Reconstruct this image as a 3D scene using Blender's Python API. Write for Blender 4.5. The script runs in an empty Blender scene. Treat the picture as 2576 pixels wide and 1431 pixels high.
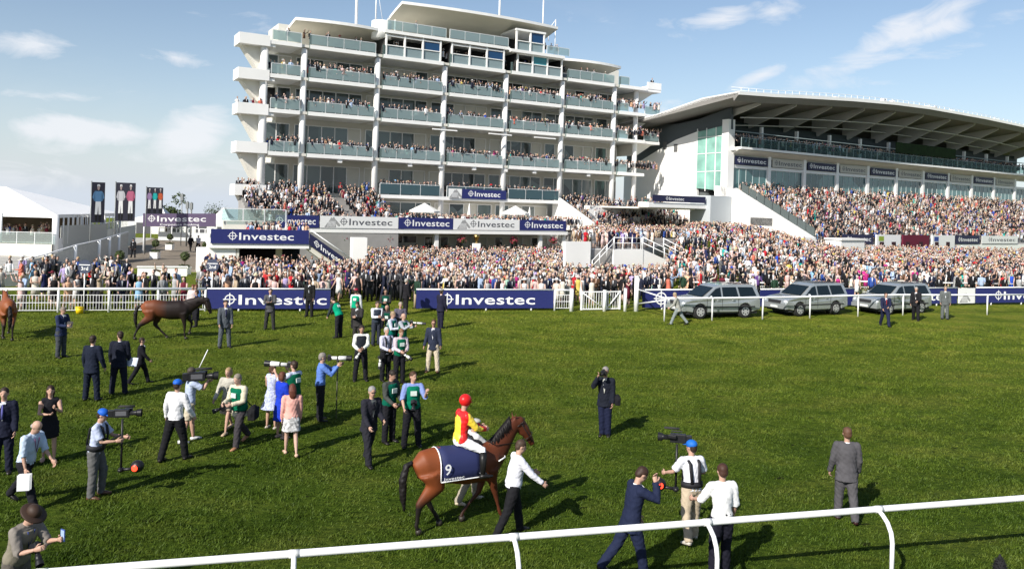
import bpy, bmesh, math, random
import numpy as np
from mathutils import Vector, Matrix
random.seed(7); RNG = np.random.default_rng(11)
R = math.radians
S = bpy.context.scene; COL = S.collection
# ---------- camera ----------
F = 2012.; RHO = .03; YH = 520.; CH = 6.15; SL = .012     # focal in photo pixels (2576 wide), roll, eye level, eye height, camber of the course
cam = bpy.data.cameras.new('camera'); co = bpy.data.objects.new('camera', cam); COL.objects.link(co)
cam.lens = 36 * F / 2576; cam.shift_y = -195.5 / 2576; cam.clip_end = 5000; cam.clip_start = .1
cr, sr = math.cos(RHO), math.sin(RHO)
co.matrix_world = Matrix(((cr, -sr, 0, 0), (0, 0, -1, 0), (sr, cr, 0, CH), (0, 0, 0, 1)))
S.camera = co
# ---------- light ----------
SUN_EL, = (R(35),)
SUN_AZ = math.atan2(-.58, -.81)                            # the sun stands behind the camera's left shoulder
w = bpy.data.worlds.new('World'); S.world = w; w.use_nodes = True
NT = w.node_tree; NT.nodes.clear()
def nn(t, k, **a):
    n = t.nodes.new(k)
    for x, y in a.items(): setattr(n, x, y)
    return n
def ln(t, a, b): t.links.new(a, b)
sky = nn(NT, 'ShaderNodeTexSky', sky_type='NISHITA', sun_disc=False, sun_elevation=SUN_EL, sun_rotation=SUN_AZ, altitude=100)
sky.air_density = 1.0; sky.dust_density = .7; sky.ozone_density = 1.6
bg = nn(NT, 'ShaderNodeBackground'); bg.inputs[1].default_value = .077
out = nn(NT, 'ShaderNodeOutputWorld'); ln(NT, bg.outputs[0], out.inputs[0])
tc = nn(NT, 'ShaderNodeTexCoord')
def M2(op, a, b=None, c=None):
    n = nn(NT, 'ShaderNodeMath', operation=op)
    for i, x in enumerate((a, b, c)):
        if x is None: continue
        if isinstance(x, (int, float)): n.inputs[i].default_value = x
        else: ln(NT, x, n.inputs[i])
    return n.outputs[0]
def fbm(scale, det, sc=(1, 1, 2.2), dist=0.4, off=0):
    mp = nn(NT, 'ShaderNodeMapping'); mp.inputs['Scale'].default_value = sc; mp.inputs['Location'].default_value = (off, off*.7, 0)
    ln(NT, tc.outputs['Generated'], mp.inputs[0])
    n = nn(NT, 'ShaderNodeTexNoise'); n.inputs['Scale'].default_value = scale; n.inputs['Detail'].default_value = det
    n.inputs['Roughness'].default_value = .62; n.inputs['Distortion'].default_value = dist
    ln(NT, mp.outputs[0], n.inputs['Vector']); return n.outputs['Fac']
def ray(px, py):
    dx = px - 1288; dy = py - YH
    return Vector(((dx * cr + dy * sr) / F, 1, (dx * sr - dy * cr) / F))
n1 = fbm(11, 9, (1, 1, 2.6), .8)
tot = None
# drifting clouds: each a soft patch of sky in one direction, broken up by noise
for px, py, wx, wy, st, rot in [(2240,100,215,44,1.1,-28),(2340,75,100,30,1.1,-20),(1820,46,95,26,1.1,-6),(1955,28,70,34,1.0,0),(1915,190,90,18,.75,-25),(2540,30,70,28,.8,0),
                           (485,335,95,62,1.5,-20),(215,330,140,34,1.5,0),(440,145,80,24,1.2,4),(75,118,80,36,1.2,-8),(120,350,260,60,.45,0),
                           (330,395,360,70,.4,0),(300,455,460,60,.45,0),(1640,300,130,60,.55,0),(2120,205,150,30,.5,0),(60,235,120,24,.45,0),(470,430,100,26,.7,0)]:
    d = ray(px, py).normalized()
    s1 = nn(NT, 'ShaderNodeVectorMath', operation='SUBTRACT'); ln(NT, tc.outputs['Generated'], s1.inputs[0]); s1.inputs[1].default_value = d
    vr = nn(NT, 'ShaderNodeVectorRotate', rotation_type='AXIS_ANGLE'); vr.inputs['Axis'].default_value = (0, 1, 0); vr.inputs['Angle'].default_value = R(-rot)
    ln(NT, s1.outputs[0], vr.inputs['Vector'])
    s2 = nn(NT, 'ShaderNodeVectorMath', operation='MULTIPLY'); ln(NT, vr.outputs[0], s2.inputs[0]); s2.inputs[1].default_value = (F / wx, 3, F / wy)
    s3 = nn(NT, 'ShaderNodeVectorMath', operation='LENGTH'); ln(NT, s2.outputs[0], s3.inputs[0])
    m = M2('MAXIMUM', M2('SUBTRACT', 1.15, s3.outputs['Value']), 0)
    m = M2('MULTIPLY', M2('POWER', m, .8), st)
    tot = m if tot is None else M2('MAXIMUM', tot, m)
cl = M2('MULTIPLY', M2('SUBTRACT', M2('ADD', M2('MULTIPLY', tot, .46), M2('MULTIPLY', n1, 1.25)), .80), 2.1)
cl = M2('MINIMUM', M2('MAXIMUM', cl, 0), .78)
veil = M2('MULTIPLY', M2('MAXIMUM', M2('SUBTRACT', fbm(3, 6, off=4), .54), 0), .4)
cl = M2('MINIMUM', M2('ADD', cl, veil), .85)
szz = nn(NT, 'ShaderNodeSeparateXYZ'); ln(NT, tc.outputs['Generated'], szz.inputs[0])
hz = M2('MULTIPLY', M2('POWER', 2.718, M2('MULTIPLY', M2('MAXIMUM', szz.outputs['Z'], 0), -10.0)), .84)   # pale air low over the horizon
mh = nn(NT, 'ShaderNodeMixRGB'); ln(NT, hz, mh.inputs[0]); ln(NT, sky.outputs[0], mh.inputs[1]); mh.inputs[2].default_value = (5.6, 6.25, 7.25, 1)
mx = nn(NT, 'ShaderNodeMixRGB'); ln(NT, cl, mx.inputs[0]); ln(NT, mh.outputs[0], mx.inputs[1]); mx.inputs[2].default_value = (7.2, 7.35, 7.7, 1)
ln(NT, mx.outputs[0], bg.inputs[0])
sl = bpy.data.lights.new('sun', 'SUN'); sl.energy = 4.2; sl.angle = R(.53); sl.color = (1, .95, .87)
so = bpy.data.objects.new('sun', sl); COL.objects.link(so)
sd = Vector((math.sin(SUN_AZ) * math.cos(SUN_EL), math.cos(SUN_AZ) * math.cos(SUN_EL), math.sin(SUN_EL)))
so.rotation_euler = sd.to_track_quat('Z', 'Y').to_euler(); so.location = (-30, -40, 60)
V_ = S.view_settings; V_.view_transform = 'Standard'; V_.look = 'None'; V_.gamma = 1; V_.exposure = 0.72
S.render.resolution_x = 1024; S.render.resolution_y = 568
S.cycles.max_bounces = 6; S.cycles.transparent_max_bounces = 12; S.cycles.use_denoising = True
# ---------- helpers ----------
def G(px, py, h=0):                                        # point of the turf (or h above it) seen at a photo pixel
    r = ray(px, py); t = (CH - h) / (SL - r[2]); return Vector((r[0] * t, t, SL * t + h))
def gz(y): return SL * max(y, 0)
class Fr:                                                  # building frame: u along the front, v towards the course, z up
    def __init__(s, O, U): s.O = O; s.U = U; s.N = (U[1], -U[0])
    def p(s, u, v, z): return (s.O[0] + u * s.U[0] + v * s.N[0], s.O[1] + u * s.U[1] + v * s.N[1], z)
    def at(s, px, py, v=0):
        O, N = s.O, s.N; r = ray(px, py); t = (v + O[0]*N[0] + O[1]*N[1]) / (r[0]*N[0] + r[1]*N[1])
        x, y = r[0]*t, t
        return (x - O[0]) * s.U[0] + (y - O[1]) * s.U[1], CH + r[2] * t
W0 = Fr((0, 0), (1, 0))                                    # world: v = -y
Q = Fr((-23.57, 88.), (.8666, .499)); D = Fr((34.3, 108.4), (.8366, .5478))
class MB:
    def __init__(s): s.v = []; s.f = []; s.m = []; s.sm = []
    def add(s, vs, fs, m=0, sm=False):
        b = len(s.v); s.v += [tuple(x) for x in vs]
        for f in fs: s.f.append(tuple(b + i for i in f)); s.m.append(m); s.sm.append(sm)
        return s
    def box(s, u0, u1, v0, v1, z0, z1, fr=W0, m=0, z2=None):  # z2: (z0,z1) at the v1 end for sloping boxes
        a, b = (z0, z1); c, d = z2 or (z0, z1)
        P = fr.p
        return s.add([P(u0, v0, a), P(u1, v0, a), P(u1, v1, c), P(u0, v1, c), P(u0, v0, b), P(u1, v0, b), P(u1, v1, d), P(u0, v1, d)],
              [(0, 3, 2, 1), (4, 5, 6, 7), (0, 1, 5, 4), (1, 2, 6, 5), (2, 3, 7, 6), (3, 0, 4, 7)], m)
    def prism(s, poly, a, b, fn, m=0):                     # 2-D outline swept from a to b; fn(x, y, t) -> point
        n = len(poly)
        return s.add([fn(x, y, a) for x, y in poly] + [fn(x, y, b) for x, y in poly],
              [tuple(range(n))[::-1], tuple(range(n, 2 * n))] + [(i, (i + 1) % n, n + (i + 1) % n, n + i) for i in range(n)], m)
    def tube(s, pts, rad, n=8, side=None, m=0, sm=True, cap=True):
        pts = [Vector(p) for p in pts]; k = len(pts)
        if isinstance(rad, (int, float)): rad = [rad] * k
        rings = []; prev = None
        for i, p in enumerate(pts):
            t = (pts[min(i + 1, k - 1)] - pts[max(i - 1, 0)]).normalized()
            a = Vector(side) if side is not None else (prev if prev is not None else (Vector((1, 0, 0)) if abs(t.x) < .9 else Vector((0, 1, 0))))
            a = (a - t * a.dot(t)).normalized(); prev = a; b = t.cross(a)
            r = rad[i]; rx, ry = (r, r) if isinstance(r, (int, float)) else r
            rings.append([p + a * (rx * math.cos(2*math.pi*j/n)) + b * (ry * math.sin(2*math.pi*j/n)) for j in range(n)])
        vs = [q for r_ in rings for q in r_]
        fs = [(i*n + j, i*n + (j+1) % n, (i+1)*n + (j+1) % n, (i+1)*n + j) for i in range(k-1) for j in range(n)]
        if cap: fs += [tuple(range(n))[::-1], tuple(range((k-1)*n, k*n))]
        return s.add(vs, fs, m, sm)
    def ball(s, c, r, n=10, k=6, m=0, rot=None):
        r = (r, r, r) if isinstance(r, (int, float)) else r
        vs = [Vector((0, 0, -r[2]))]; fs = []
        for i in range(1, k):
            th = math.pi * i / k - math.pi / 2
            for j in range(n):
                ph = 2 * math.pi * j / n; vs.append(Vector((r[0]*math.cos(th)*math.cos(ph), r[1]*math.cos(th)*math.sin(ph), r[2]*math.sin(th))))
        vs.append(Vector((0, 0, r[2]))); e = len(vs) - 1
        fs += [(0, 1 + (j+1) % n, 1 + j) for j in range(n)]
        for i in range(k - 2):
            for j in range(n): a = 1 + i*n; fs.append((a + j, a + (j+1) % n, a + n + (j+1) % n, a + n + j))
        a = 1 + (k-2)*n; fs += [(a + j, a + (j+1) % n, e) for j in range(n)]
        if rot is not None: vs = [rot @ q for q in vs]
        c = Vector(c); return s.add([q + c for q in vs], fs, m, True)
    def xf(s, Mx): s.v = [tuple(Mx @ Vector(q)) for q in s.v]; return s
    def mesh(s, name, mats):
        me = bpy.data.meshes.new(name); me.from_pydata(s.v, [], s.f)
        for x in (mats if isinstance(mats, (list, tuple)) else [mats]): me.materials.append(x)
        me.polygons.foreach_set('material_index', s.m); me.polygons.foreach_set('use_smooth', s.sm); me.update(); return me
    def build(s, name, mats, parent=None, **k):
        return link(name, s.mesh(name, mats), parent, **k)
def link(name, me, parent=None, **k):
    o = bpy.data.objects.new(name, me); COL.objects.link(o)
    if parent is not None: o.parent = parent
    return tag(o, **k)
def tag(o, label=None, cat=None, group=None, kind=None):
    if label: o['label'] = label
    if cat: o['category'] = cat
    if group: o['group'] = group
    if kind: o['kind'] = kind
    return o
def thing(name, label, cat, loc=(0, 0, 0), rz=0, group=None):
    o = bpy.data.objects.new(name, None); COL.objects.link(o); o.location = loc; o.rotation_euler = (0, 0, rz); o.empty_display_size = .2
    return tag(o, label, cat, group)
def copy_tree(o, parent=None, **k):
    c = o.copy(); COL.objects.link(c)
    if parent is not None: c.parent = parent
    for ch in o.children: copy_tree(ch, c)
    return tag(c, **k)
# ---------- materials ----------
MC = {}
def mat(name, col, rough=.7, spec=.3, metal=0, var=.0, vs=6., bump=0., bs=40., coat=0, emit=None):
    key = (name, tuple(col), rough, metal, var, bump)
    if key in MC: return MC[key]
    m = bpy.data.materials.new(name); m.use_nodes = True; t = m.node_tree; b = t.nodes['Principled BSDF']
    c = (*col, 1); b.inputs['Base Color'].default_value = c; b.inputs['Roughness'].default_value = rough
    b.inputs['Specular IOR Level'].default_value = spec; b.inputs['Metallic'].default_value = metal; b.inputs['Coat Weight'].default_value = coat
    if emit: b.inputs['Emission Color'].default_value = (*emit[0], 1); b.inputs['Emission Strength'].default_value = emit[1]
    if var or bump:
        tcn = nn(t, 'ShaderNodeTexCoord')
    if var:
        n = nn(t, 'ShaderNodeTexNoise'); n.inputs['Scale'].default_value = vs; n.inputs['Detail'].default_value = 5; ln(t, tcn.outputs['Object'], n.inputs['Vector'])
        r = nn(t, 'ShaderNodeMapRange'); r.inputs['From Min'].default_value = .3; r.inputs['From Max'].default_value = .7
        r.inputs['To Min'].default_value = 1 - var; r.inputs['To Max'].default_value = 1 + var; ln(t, n.outputs['Fac'], r.inputs['Value'])
        h = nn(t, 'ShaderNodeVectorMath', operation='SCALE'); h.inputs[0].default_value = col; ln(t, r.outputs[0], h.inputs['Scale']); ln(t, h.outputs[0], b.inputs['Base Color'])
    if bump:
        n = nn(t, 'ShaderNodeTexNoise'); n.inputs['Scale'].default_value = bs; n.inputs['Detail'].default_value = 4; ln(t, tcn.outputs['Object'], n.inputs['Vector'])
        q = nn(t, 'ShaderNodeBump'); q.inputs['Strength'].default_value = bump; q.inputs['Distance'].default_value = .03; ln(t, n.outputs['Fac'], q.inputs['Height']); ln(t, q.outputs[0], b.inputs['Normal'])
    MC[key] = m; return m
def glass(name, col, alpha, rough=.06):                    # thin tinted sheet: part clear, part milky, with a mirror sheen
    m = bpy.data.materials.new(name); m.use_nodes = True; t = m.node_tree; t.nodes.remove(t.nodes['Principled BSDF']); o = t.nodes['Material Output']
    tr = nn(t, 'ShaderNodeBsdfTransparent'); tr.inputs[0].default_value = (.72, .84, .83, 1)
    df = nn(t, 'ShaderNodeBsdfDiffuse'); df.inputs[0].default_value = (*col, 1)
    gl = nn(t, 'ShaderNodeBsdfGlossy'); gl.inputs['Roughness'].default_value = rough
    m1 = nn(t, 'ShaderNodeMixShader'); m1.inputs[0].default_value = alpha; ln(t, tr.outputs[0], m1.inputs[1]); ln(t, df.outputs[0], m1.inputs[2])
    lw = nn(t, 'ShaderNodeFresnel'); lw.inputs[0].default_value = 1.5; ge = nn(t, 'ShaderNodeNewGeometry'); mb = nn(t, 'ShaderNodeMath', operation='SUBTRACT'); mb.inputs[0].default_value = 1; ln(t, ge.outputs['Backfacing'], mb.inputs[1]); mf = nn(t, 'ShaderNodeMath', operation='MULTIPLY'); ln(t, lw.outputs[0], mf.inputs[0]); ln(t, mb.outputs[0], mf.inputs[1])   # a thin pane mirrors once, on its outer face
    m2 = nn(t, 'ShaderNodeMixShader'); ln(t, mf.outputs[0], m2.inputs[0]); ln(t, m1.outputs[0], m2.inputs[1]); ln(t, gl.outputs[0], m2.inputs[2]); ln(t, m2.outputs[0], o.inputs[0])
    return m
WHITE = mat('white_paint', (.82, .81, .785), .5, var=.045, vs=.35)
CREAM = mat('cream_render', (.62, .60, .53), .75, var=.05, vs=.5)
SOFF = mat('soffit_paint', (.68, .65, .58), .8, var=.05, vs=.4)
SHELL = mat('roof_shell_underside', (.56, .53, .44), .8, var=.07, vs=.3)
STEEL = mat('grey_steel', (.22, .23, .23), .45, metal=.3)
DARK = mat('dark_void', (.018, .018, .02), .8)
BALG = glass('balcony_glass', (.34, .43, .44), .50)
def wglass(name, c1, c2, sc=(.25, .25, .25)):               # window glass with curtains and rooms behind showing as broad tones
    m = mat(name, c1, .08, .6, coat=.3); t = m.node_tree; b = t.nodes['Principled BSDF']
    tcn = nn(t, 'ShaderNodeTexCoord'); mp = nn(t, 'ShaderNodeMapping'); mp.inputs['Scale'].default_value = sc
    v = nn(t, 'ShaderNodeTexVoronoi', distance='CHEBYCHEV'); v.inputs['Scale'].default_value = 1; ln(t, tcn.outputs['Object'], mp.inputs[0]); ln(t, mp.outputs[0], v.inputs['Vector'])
    x = nn(t, 'ShaderNodeMixRGB'); x.inputs[1].default_value = (*c1, 1); x.inputs[2].default_value = (*c2, 1)
    sp = nn(t, 'ShaderNodeSeparateColor'); ln(t, v.outputs['Color'], sp.inputs[0]); ln(t, sp.outputs[0], x.inputs[0]); ln(t, x.outputs[0], b.inputs['Base Color']); return m
WINQ = wglass('stand_window_glass', (.012, .02, .022), (.12, .16, .16))
WIND = wglass('tinted_window_glass', (.02, .07, .08), (.10, .22, .22))
GREENG = mat('green_stair_glass', (.22, .42, .36), .12, .6, coat=.3, var=.3, vs=.5)
NAVY = mat('navy_board', (.022, .028, .13), .45, var=.05)
NAVYD = mat('dark_navy_board', (.018, .02, .06), .45)
LETW = mat('white_lettering', (.80, .80, .80), .5)
LETG = mat('grey_lettering', (.09, .095, .11), .6)
RAILW = mat('white_rail_plastic', (.82, .82, .82), .35, .4, var=.03, vs=3)
# ---------- lettering ----------
TXC = {}
def text_geo(s, bold=.012):                                # outlines of a word, as flat mesh data with unit cap height
    if (s, bold) in TXC: return TXC[s, bold]
    c = bpy.data.curves.new('word', 'FONT'); c.body = s; c.size = 1; c.offset = bold; c.resolution_u = 3; c.space_character = 1.04
    o = bpy.data.objects.new('word', c); COL.objects.link(o); dg = bpy.context.evaluated_depsgraph_get(); me = bpy.data.meshes.new_from_object(o.evaluated_get(dg))
    v = np.array([x.co[:] for x in me.vertices]); f = [tuple(p.vertices) for p in me.polygons]
    bpy.data.objects.remove(o); bpy.data.curves.remove(c); bpy.data.meshes.remove(me)
    v[:, 0] -= v[:, 0].min(); v /= .73
    TXC[s, bold] = (v, f); return v, f
def word(mb, s, org, ax, up, h, nrm, length=None, m=0, bold=.012):
    v, f = text_geo(s, bold); org, ax, up, nrm = map(Vector, (org, ax, up, nrm)); k = (length / v[:, 0].max() / h) if length else 1
    mb.add([org + ax * (x * h * k) + up * (y * h) + nrm * .004 for x, y, _ in v], f, m)
    return v[:, 0].max() * h * k
def emblem(mb, c, ax, up, nrm, r, m=0):                    # ring with a cross through it
    c, ax, up, nrm = map(Vector, (c, ax, up, nrm)); n = 28; vs = []
    for q in (.78, .62):
        vs += [c + ax * (r*q*math.cos(2*math.pi*i/n)) + up * (r*q*math.sin(2*math.pi*i/n)) + nrm * .004 for i in range(n)]
    mb.add(vs, [(i, (i+1) % n, n + (i+1) % n, n + i) for i in range(n)], m)
    t = .075 * r
    for a, b in ((ax, up), (up, ax)):
        mb.add([c - a*r - b*t + nrm*.007, c + a*r - b*t + nrm*.007, c + a*r + b*t + nrm*.007, c - a*r + b*t + nrm*.007], [(0, 1, 2, 3)], m)
def zebra(par, org, ax, up, nrm, h):                        # grey striped zebra printed on the white banners
    b = MB(); org, ax, up, nrm = map(Vector, (org, ax, up, nrm))
    P = lambda x, y, e: org + ax*(x*h) + up*(y*h) + nrm*e
    out = [(0,0),(.25,.35),(.55,.75),(.7,1.0),(.8,.9),(.95,1.05),(1.05,.85),(1.3,.6),(1.6,.25),(1.55,.1),(1.4,.12),(1.1,.4),(1.2,0)]
    b.add([P(x, y, .004) for x, y in out], [tuple(range(len(out)))], 0)
    for i in range(6):
        x = .3 + i*.13; b.add([P(x, .05, .007), P(x+.05, .05, .007), P(x+.17, .62, .007), P(x+.1, .62, .007)], [(0, 1, 2, 3)], 1)
    b.build('printed_zebra', [mat('print_grey', (.3, .3, .3), .6), mat('print_light', (.7, .7, .7), .6)], par)
def sponsor_board(name, label, org, ax, wid, hgt, col, letcol, tx0, txl, txh, logo=True, up=(0, 0, 1), nrm=None, txt='Investec', ty=.27, zeb=None, sub=None, group=None, frame=None, th=.06, cat='banner'):
    """board with its lower left corner at org, running along ax; word starts at tx0 (share of width), txl long (share), txh tall (share of height)"""
    ax = Vector(ax).normalized(); up = Vector(up).normalized(); nrm = Vector(nrm) if nrm is not None else Vector((ax.y, -ax.x, 0)).normalized(); org = Vector(org)
    t = thing(name, label, cat, org, 0, group)
    o = Vector((0, 0, 0)); b = MB()
    q = [o, o + ax*wid, o + ax*wid + up*hgt, o + up*hgt]
    b.add([p for p in q] + [p - nrm*th for p in q], [(0, 1, 2, 3), (7, 6, 5, 4), (0, 4, 5, 1), (1, 5, 6, 2), (2, 6, 7, 3), (3, 7, 4, 0)])
    b.build('panel', col, t)
    l = MB(); h = hgt*txh; word(l, txt, o + ax*(wid*tx0) + up*(hgt*ty), ax, up, h, nrm, wid*txl)
    if sub: word(l, sub, o + ax*(wid*(tx0+.04)) + up*(hgt*.08), ax, up, hgt*.16, nrm, wid*txl*.8)
    l.build('lettering', letcol, t)
    if logo:
        l = MB(); rr = h*.62; emblem(l, o + ax*(wid*tx0 - rr*1.35) + up*(hgt*ty + h*.5), ax, up, nrm, rr); l.build('emblem', letcol, t)
    if zeb: zebra(t, o + ax*(wid*zeb) + up*(hgt*.05), ax, up, nrm, hgt*.85)
    return t
# ================= THE SETTING =================
def sstep(a, b, t): t = min(1, max(0, (t-a)/(b-a))); return t*t*(3-2*t)
def gz(y, x=-9.):                                          # height of the ground: cambered course, low lawn in the middle, bank between the stands
    if y < 46: return SL*max(y, 0)
    lo = .552 - .652*min(1, (y-46)/30)
    if y > 130: lo -= 6*sstep(130, 320, y) + 60*max(0, y-320)/2180
    k = x/y
    if k < .05: return lo
    hi = .552 + .010*(min(y, 110)-46)
    bank = .60 + 2.75*sstep(50, 88, y)
    f = sstep(.17, .21, k); h = lo*(1-f) + hi*f
    return h + (bank - h)*sstep(.19, .225, k)*(1 - sstep(.27, .44, k)) if y < 130 else h + (lo-h)*sstep(130, 200, y)
def sheet(name, xs, ys, dz, m, kind='structure', **k):
    b = MB(); n = len(ys)
    b.add([(x, y, gz(y, x) + dz) for x in xs for y in ys], [(i*n+j, (i+1)*n+j, (i+1)*n+j+1, i*n+j+1) for i in range(len(xs)-1) for j in range(n-1)])
    return b.build(name, m, kind=kind, **k)
GRASS = bpy.data.materials.new('turf'); GRASS.use_nodes = True
def turf_nodes(m, blades=False):
    t = m.node_tree; b = t.nodes['Principled BSDF']; b.inputs['Roughness'].default_value = .75 if not blades else .55
    b.inputs['Specular IOR Level'].default_value = .03 if not blades else .12
    g = nn(t, 'ShaderNodeNewGeometry')
    def noise(sc, det=4, sx=1, sy=1, rough=.6):
        mp = nn(t, 'ShaderNodeMapping'); mp.inputs['Scale'].default_value = (sx, sy, 1); ln(t, g.outputs['Position'], mp.inputs[0])
        n = nn(t, 'ShaderNodeTexNoise'); n.inputs['Scale'].default_value = sc; n.inputs['Detail'].default_value = det; n.inputs['Roughness'].default_value = rough; ln(t, mp.outputs[0], n.inputs['Vector']); return n.outputs['Fac']
    def ramp(f, stops):
        r = nn(t, 'ShaderNodeValToRGB'); e = r.color_ramp.elements; e[0].position = stops[0][0]; e[0].color = (*stops[0][1], 1); e[1].position = stops[-1][0]; e[1].color = (*stops[-1][1], 1)
        for p, c in stops[1:-1]: x = e.new(p); x.color = (*c, 1)
        ln(t, f, r.inputs[0]); return r.outputs[0]
    a = ramp(noise(.45, 6, 1, 1.6), [(.30, (.035, .064, .006)), (.5, (.060, .094, .011)), (.72, (.092, .116, .019))])
    c = ramp(noise(5.5, 6, 1, 2.0, .7), [(.33, (.30, .36, .28)), (.45, (.80, .86, .8)), (.56, (1.15, 1.12, 1.05)), (.70, (1.7, 1.55, 1.35))])
    x = nn(t, 'ShaderNodeMixRGB', blend_type='MULTIPLY'); x.inputs[0].default_value = 1; ln(t, a, x.inputs[1]); ln(t, c, x.inputs[2])
    # paler and yellower towards the stands
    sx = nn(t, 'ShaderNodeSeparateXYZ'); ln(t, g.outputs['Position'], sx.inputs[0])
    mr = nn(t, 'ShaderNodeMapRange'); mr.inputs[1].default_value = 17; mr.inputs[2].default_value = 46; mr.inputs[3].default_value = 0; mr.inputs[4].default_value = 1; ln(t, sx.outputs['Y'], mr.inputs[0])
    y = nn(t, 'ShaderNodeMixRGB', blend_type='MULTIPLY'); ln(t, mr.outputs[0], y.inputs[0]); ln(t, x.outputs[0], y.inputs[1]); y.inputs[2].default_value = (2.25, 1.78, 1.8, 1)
    # mowing bands along the course and trodden patches
    ml = nn(t, 'ShaderNodeMath', operation='MULTIPLY_ADD'); ln(t, sx.outputs['X'], ml.inputs[0]); ml.inputs[1].default_value = -.257; ln(t, sx.outputs['Y'], ml.inputs[2])
    m3 = nn(t, 'ShaderNodeMath', operation='SINE'); m4 = nn(t, 'ShaderNodeMath', operation='MULTIPLY'); ln(t, ml.outputs[0], m4.inputs[0]); m4.inputs[1].default_value = 1.9; ln(t, m4.outputs[0], m3.inputs[0])
    m5 = nn(t, 'ShaderNodeMath', operation='MULTIPLY_ADD'); ln(t, m3.outputs[0], m5.inputs[0]); m5.inputs[1].default_value = .055; m5.inputs[2].default_value = 1.0
    bn = nn(t, 'ShaderNodeVectorMath', operation='SCALE'); ln(t, y.outputs[0], bn.inputs[0]); ln(t, m5.outputs[0], bn.inputs['Scale'])
    wr = ramp(noise(.9, 7, 1, 1.4, .75), [(.62, (0, 0, 0)), (.78, (.22, .22, .22))]); yy = nn(t, 'ShaderNodeMixRGB'); ln(t, wr, yy.inputs[0]); ln(t, bn.outputs[0], yy.inputs[1]); yy.inputs[2].default_value = (.135, .115, .035, 1)
    dv = ramp(noise(2.6, 2, 1, 1.5, .5), [(.255, (.9, .9, .9)), (.30, (0, 0, 0))]); zz = nn(t, 'ShaderNodeMixRGB'); ln(t, dv, zz.inputs[0]); ln(t, yy.outputs[0], zz.inputs[1]); zz.inputs[2].default_value = (.016, .020, .006, 1)   # hoof divots
    ln(t, zz.outputs[0], b.inputs['Base Color'])
    if not blades:
        q = nn(t, 'ShaderNodeBump'); q.inputs['Strength'].default_value = 1; q.inputs['Distance'].default_value = .12; ln(t, noise(7, 8, 1, 1.6, .75), q.inputs['Height']); ln(t, q.outputs[0], b.inputs['Normal'])
    else:
        b.inputs['Subsurface Weight'].default_value = 0
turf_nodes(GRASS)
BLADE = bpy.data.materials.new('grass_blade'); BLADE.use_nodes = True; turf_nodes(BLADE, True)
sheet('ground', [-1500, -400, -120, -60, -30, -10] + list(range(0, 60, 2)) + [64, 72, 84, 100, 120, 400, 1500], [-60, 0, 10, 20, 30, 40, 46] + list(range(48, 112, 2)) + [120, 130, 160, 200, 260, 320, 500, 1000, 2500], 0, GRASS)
# grass growing thick enough to see near the rail
def make_grass(n=640000):
    g = np.random.default_rng(3)
    u = g.random(n); y = 9.5 * (43.5/9.5) ** (u ** 1.15); x = (g.random(n)*2 - 1) * (y*.74 + 2)
    # clumps: density follows a lattice noise
    def vn(x, y, s, seed):
        r = np.random.default_rng(seed).random((256, 256)); X = x*s + 500; Y = y*s + 500; i = np.floor(X).astype(int) % 255; j = np.floor(Y).astype(int) % 255
        fx = X - np.floor(X); fy = Y - np.floor(Y); fx = fx*fx*(3-2*fx); fy = fy*fy*(3-2*fy)
        return (r[i, j]*(1-fx) + r[i+1, j]*fx)*(1-fy) + (r[i, j+1]*(1-fx) + r[i+1, j+1]*fx)*fy
    d = .5*vn(x, y, 1.3, 1) + .5*vn(x, y, 4.5, 2); k = d > g.random(n)*.62 + .12
    x, y, d = x[k], y[k], d[k]; n = len(x)
    h = (.026 + .036*g.random(n))*(.45 + d)*(1 + .010*y); a = g.random(n)*6.283; wd = (.0038 + .0032*g.random(n))*(1 + .05*y)
    lx = g.normal(0, .5, n)*h + .2*h; ly = g.normal(0, .5, n)*h; z = SL*y - .004
    P = np.empty((n, 3, 3)); P[:, 0] = np.stack([x - wd*np.cos(a), y - wd*np.sin(a), z], 1); P[:, 1] = np.stack([x + wd*np.cos(a), y + wd*np.sin(a), z], 1)
    P[:, 2] = np.stack([x + lx, y + ly, z + h], 1)
    me = bpy.data.meshes.new('grass'); me.vertices.add(n*3); me.vertices.foreach_set('co', P.ravel())
    me.loops.add(n*3); me.loops.foreach_set('vertex_index', np.arange(n*3)); me.polygons.add(n); me.polygons.foreach_set('loop_start', np.arange(n)*3)
    me.materials.append(BLADE); me.update(); link('grass', me, kind='stuff', label='rough green turf of the racecourse on both sides of the near rail', cat='grass')
make_grass()
# paved walk on the far left and concrete of the enclosures
PAVE = mat('paving', (.20, .165, .125), .85, var=.16, vs=.8, bump=.3, bs=5)
b = MB(); b.add([(-25, 58, .25), (-17.5, 58, .25), (-21, 80, -.08), (-30, 118, -.08), (-52, 118, -.08), (-47, 80, -.08), (-36, 66, .08)], [(0, 1, 2, 3, 4, 5, 6)]); b.build('paved_path', PAVE, kind='structure')
b = MB(); b.add([(-60, 56, .36), (-25.5, 57, .30), (-33.5, 66, .10), (-41.5, 80, -.07), (-52.5, 118, -.07), (-80, 118, -.07)], [(0, 1, 2, 3, 4, 5)]); b.build('pale_apron', mat('pale_paving', (.40, .385, .35), .85, var=.12, vs=.6), kind='structure')
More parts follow.
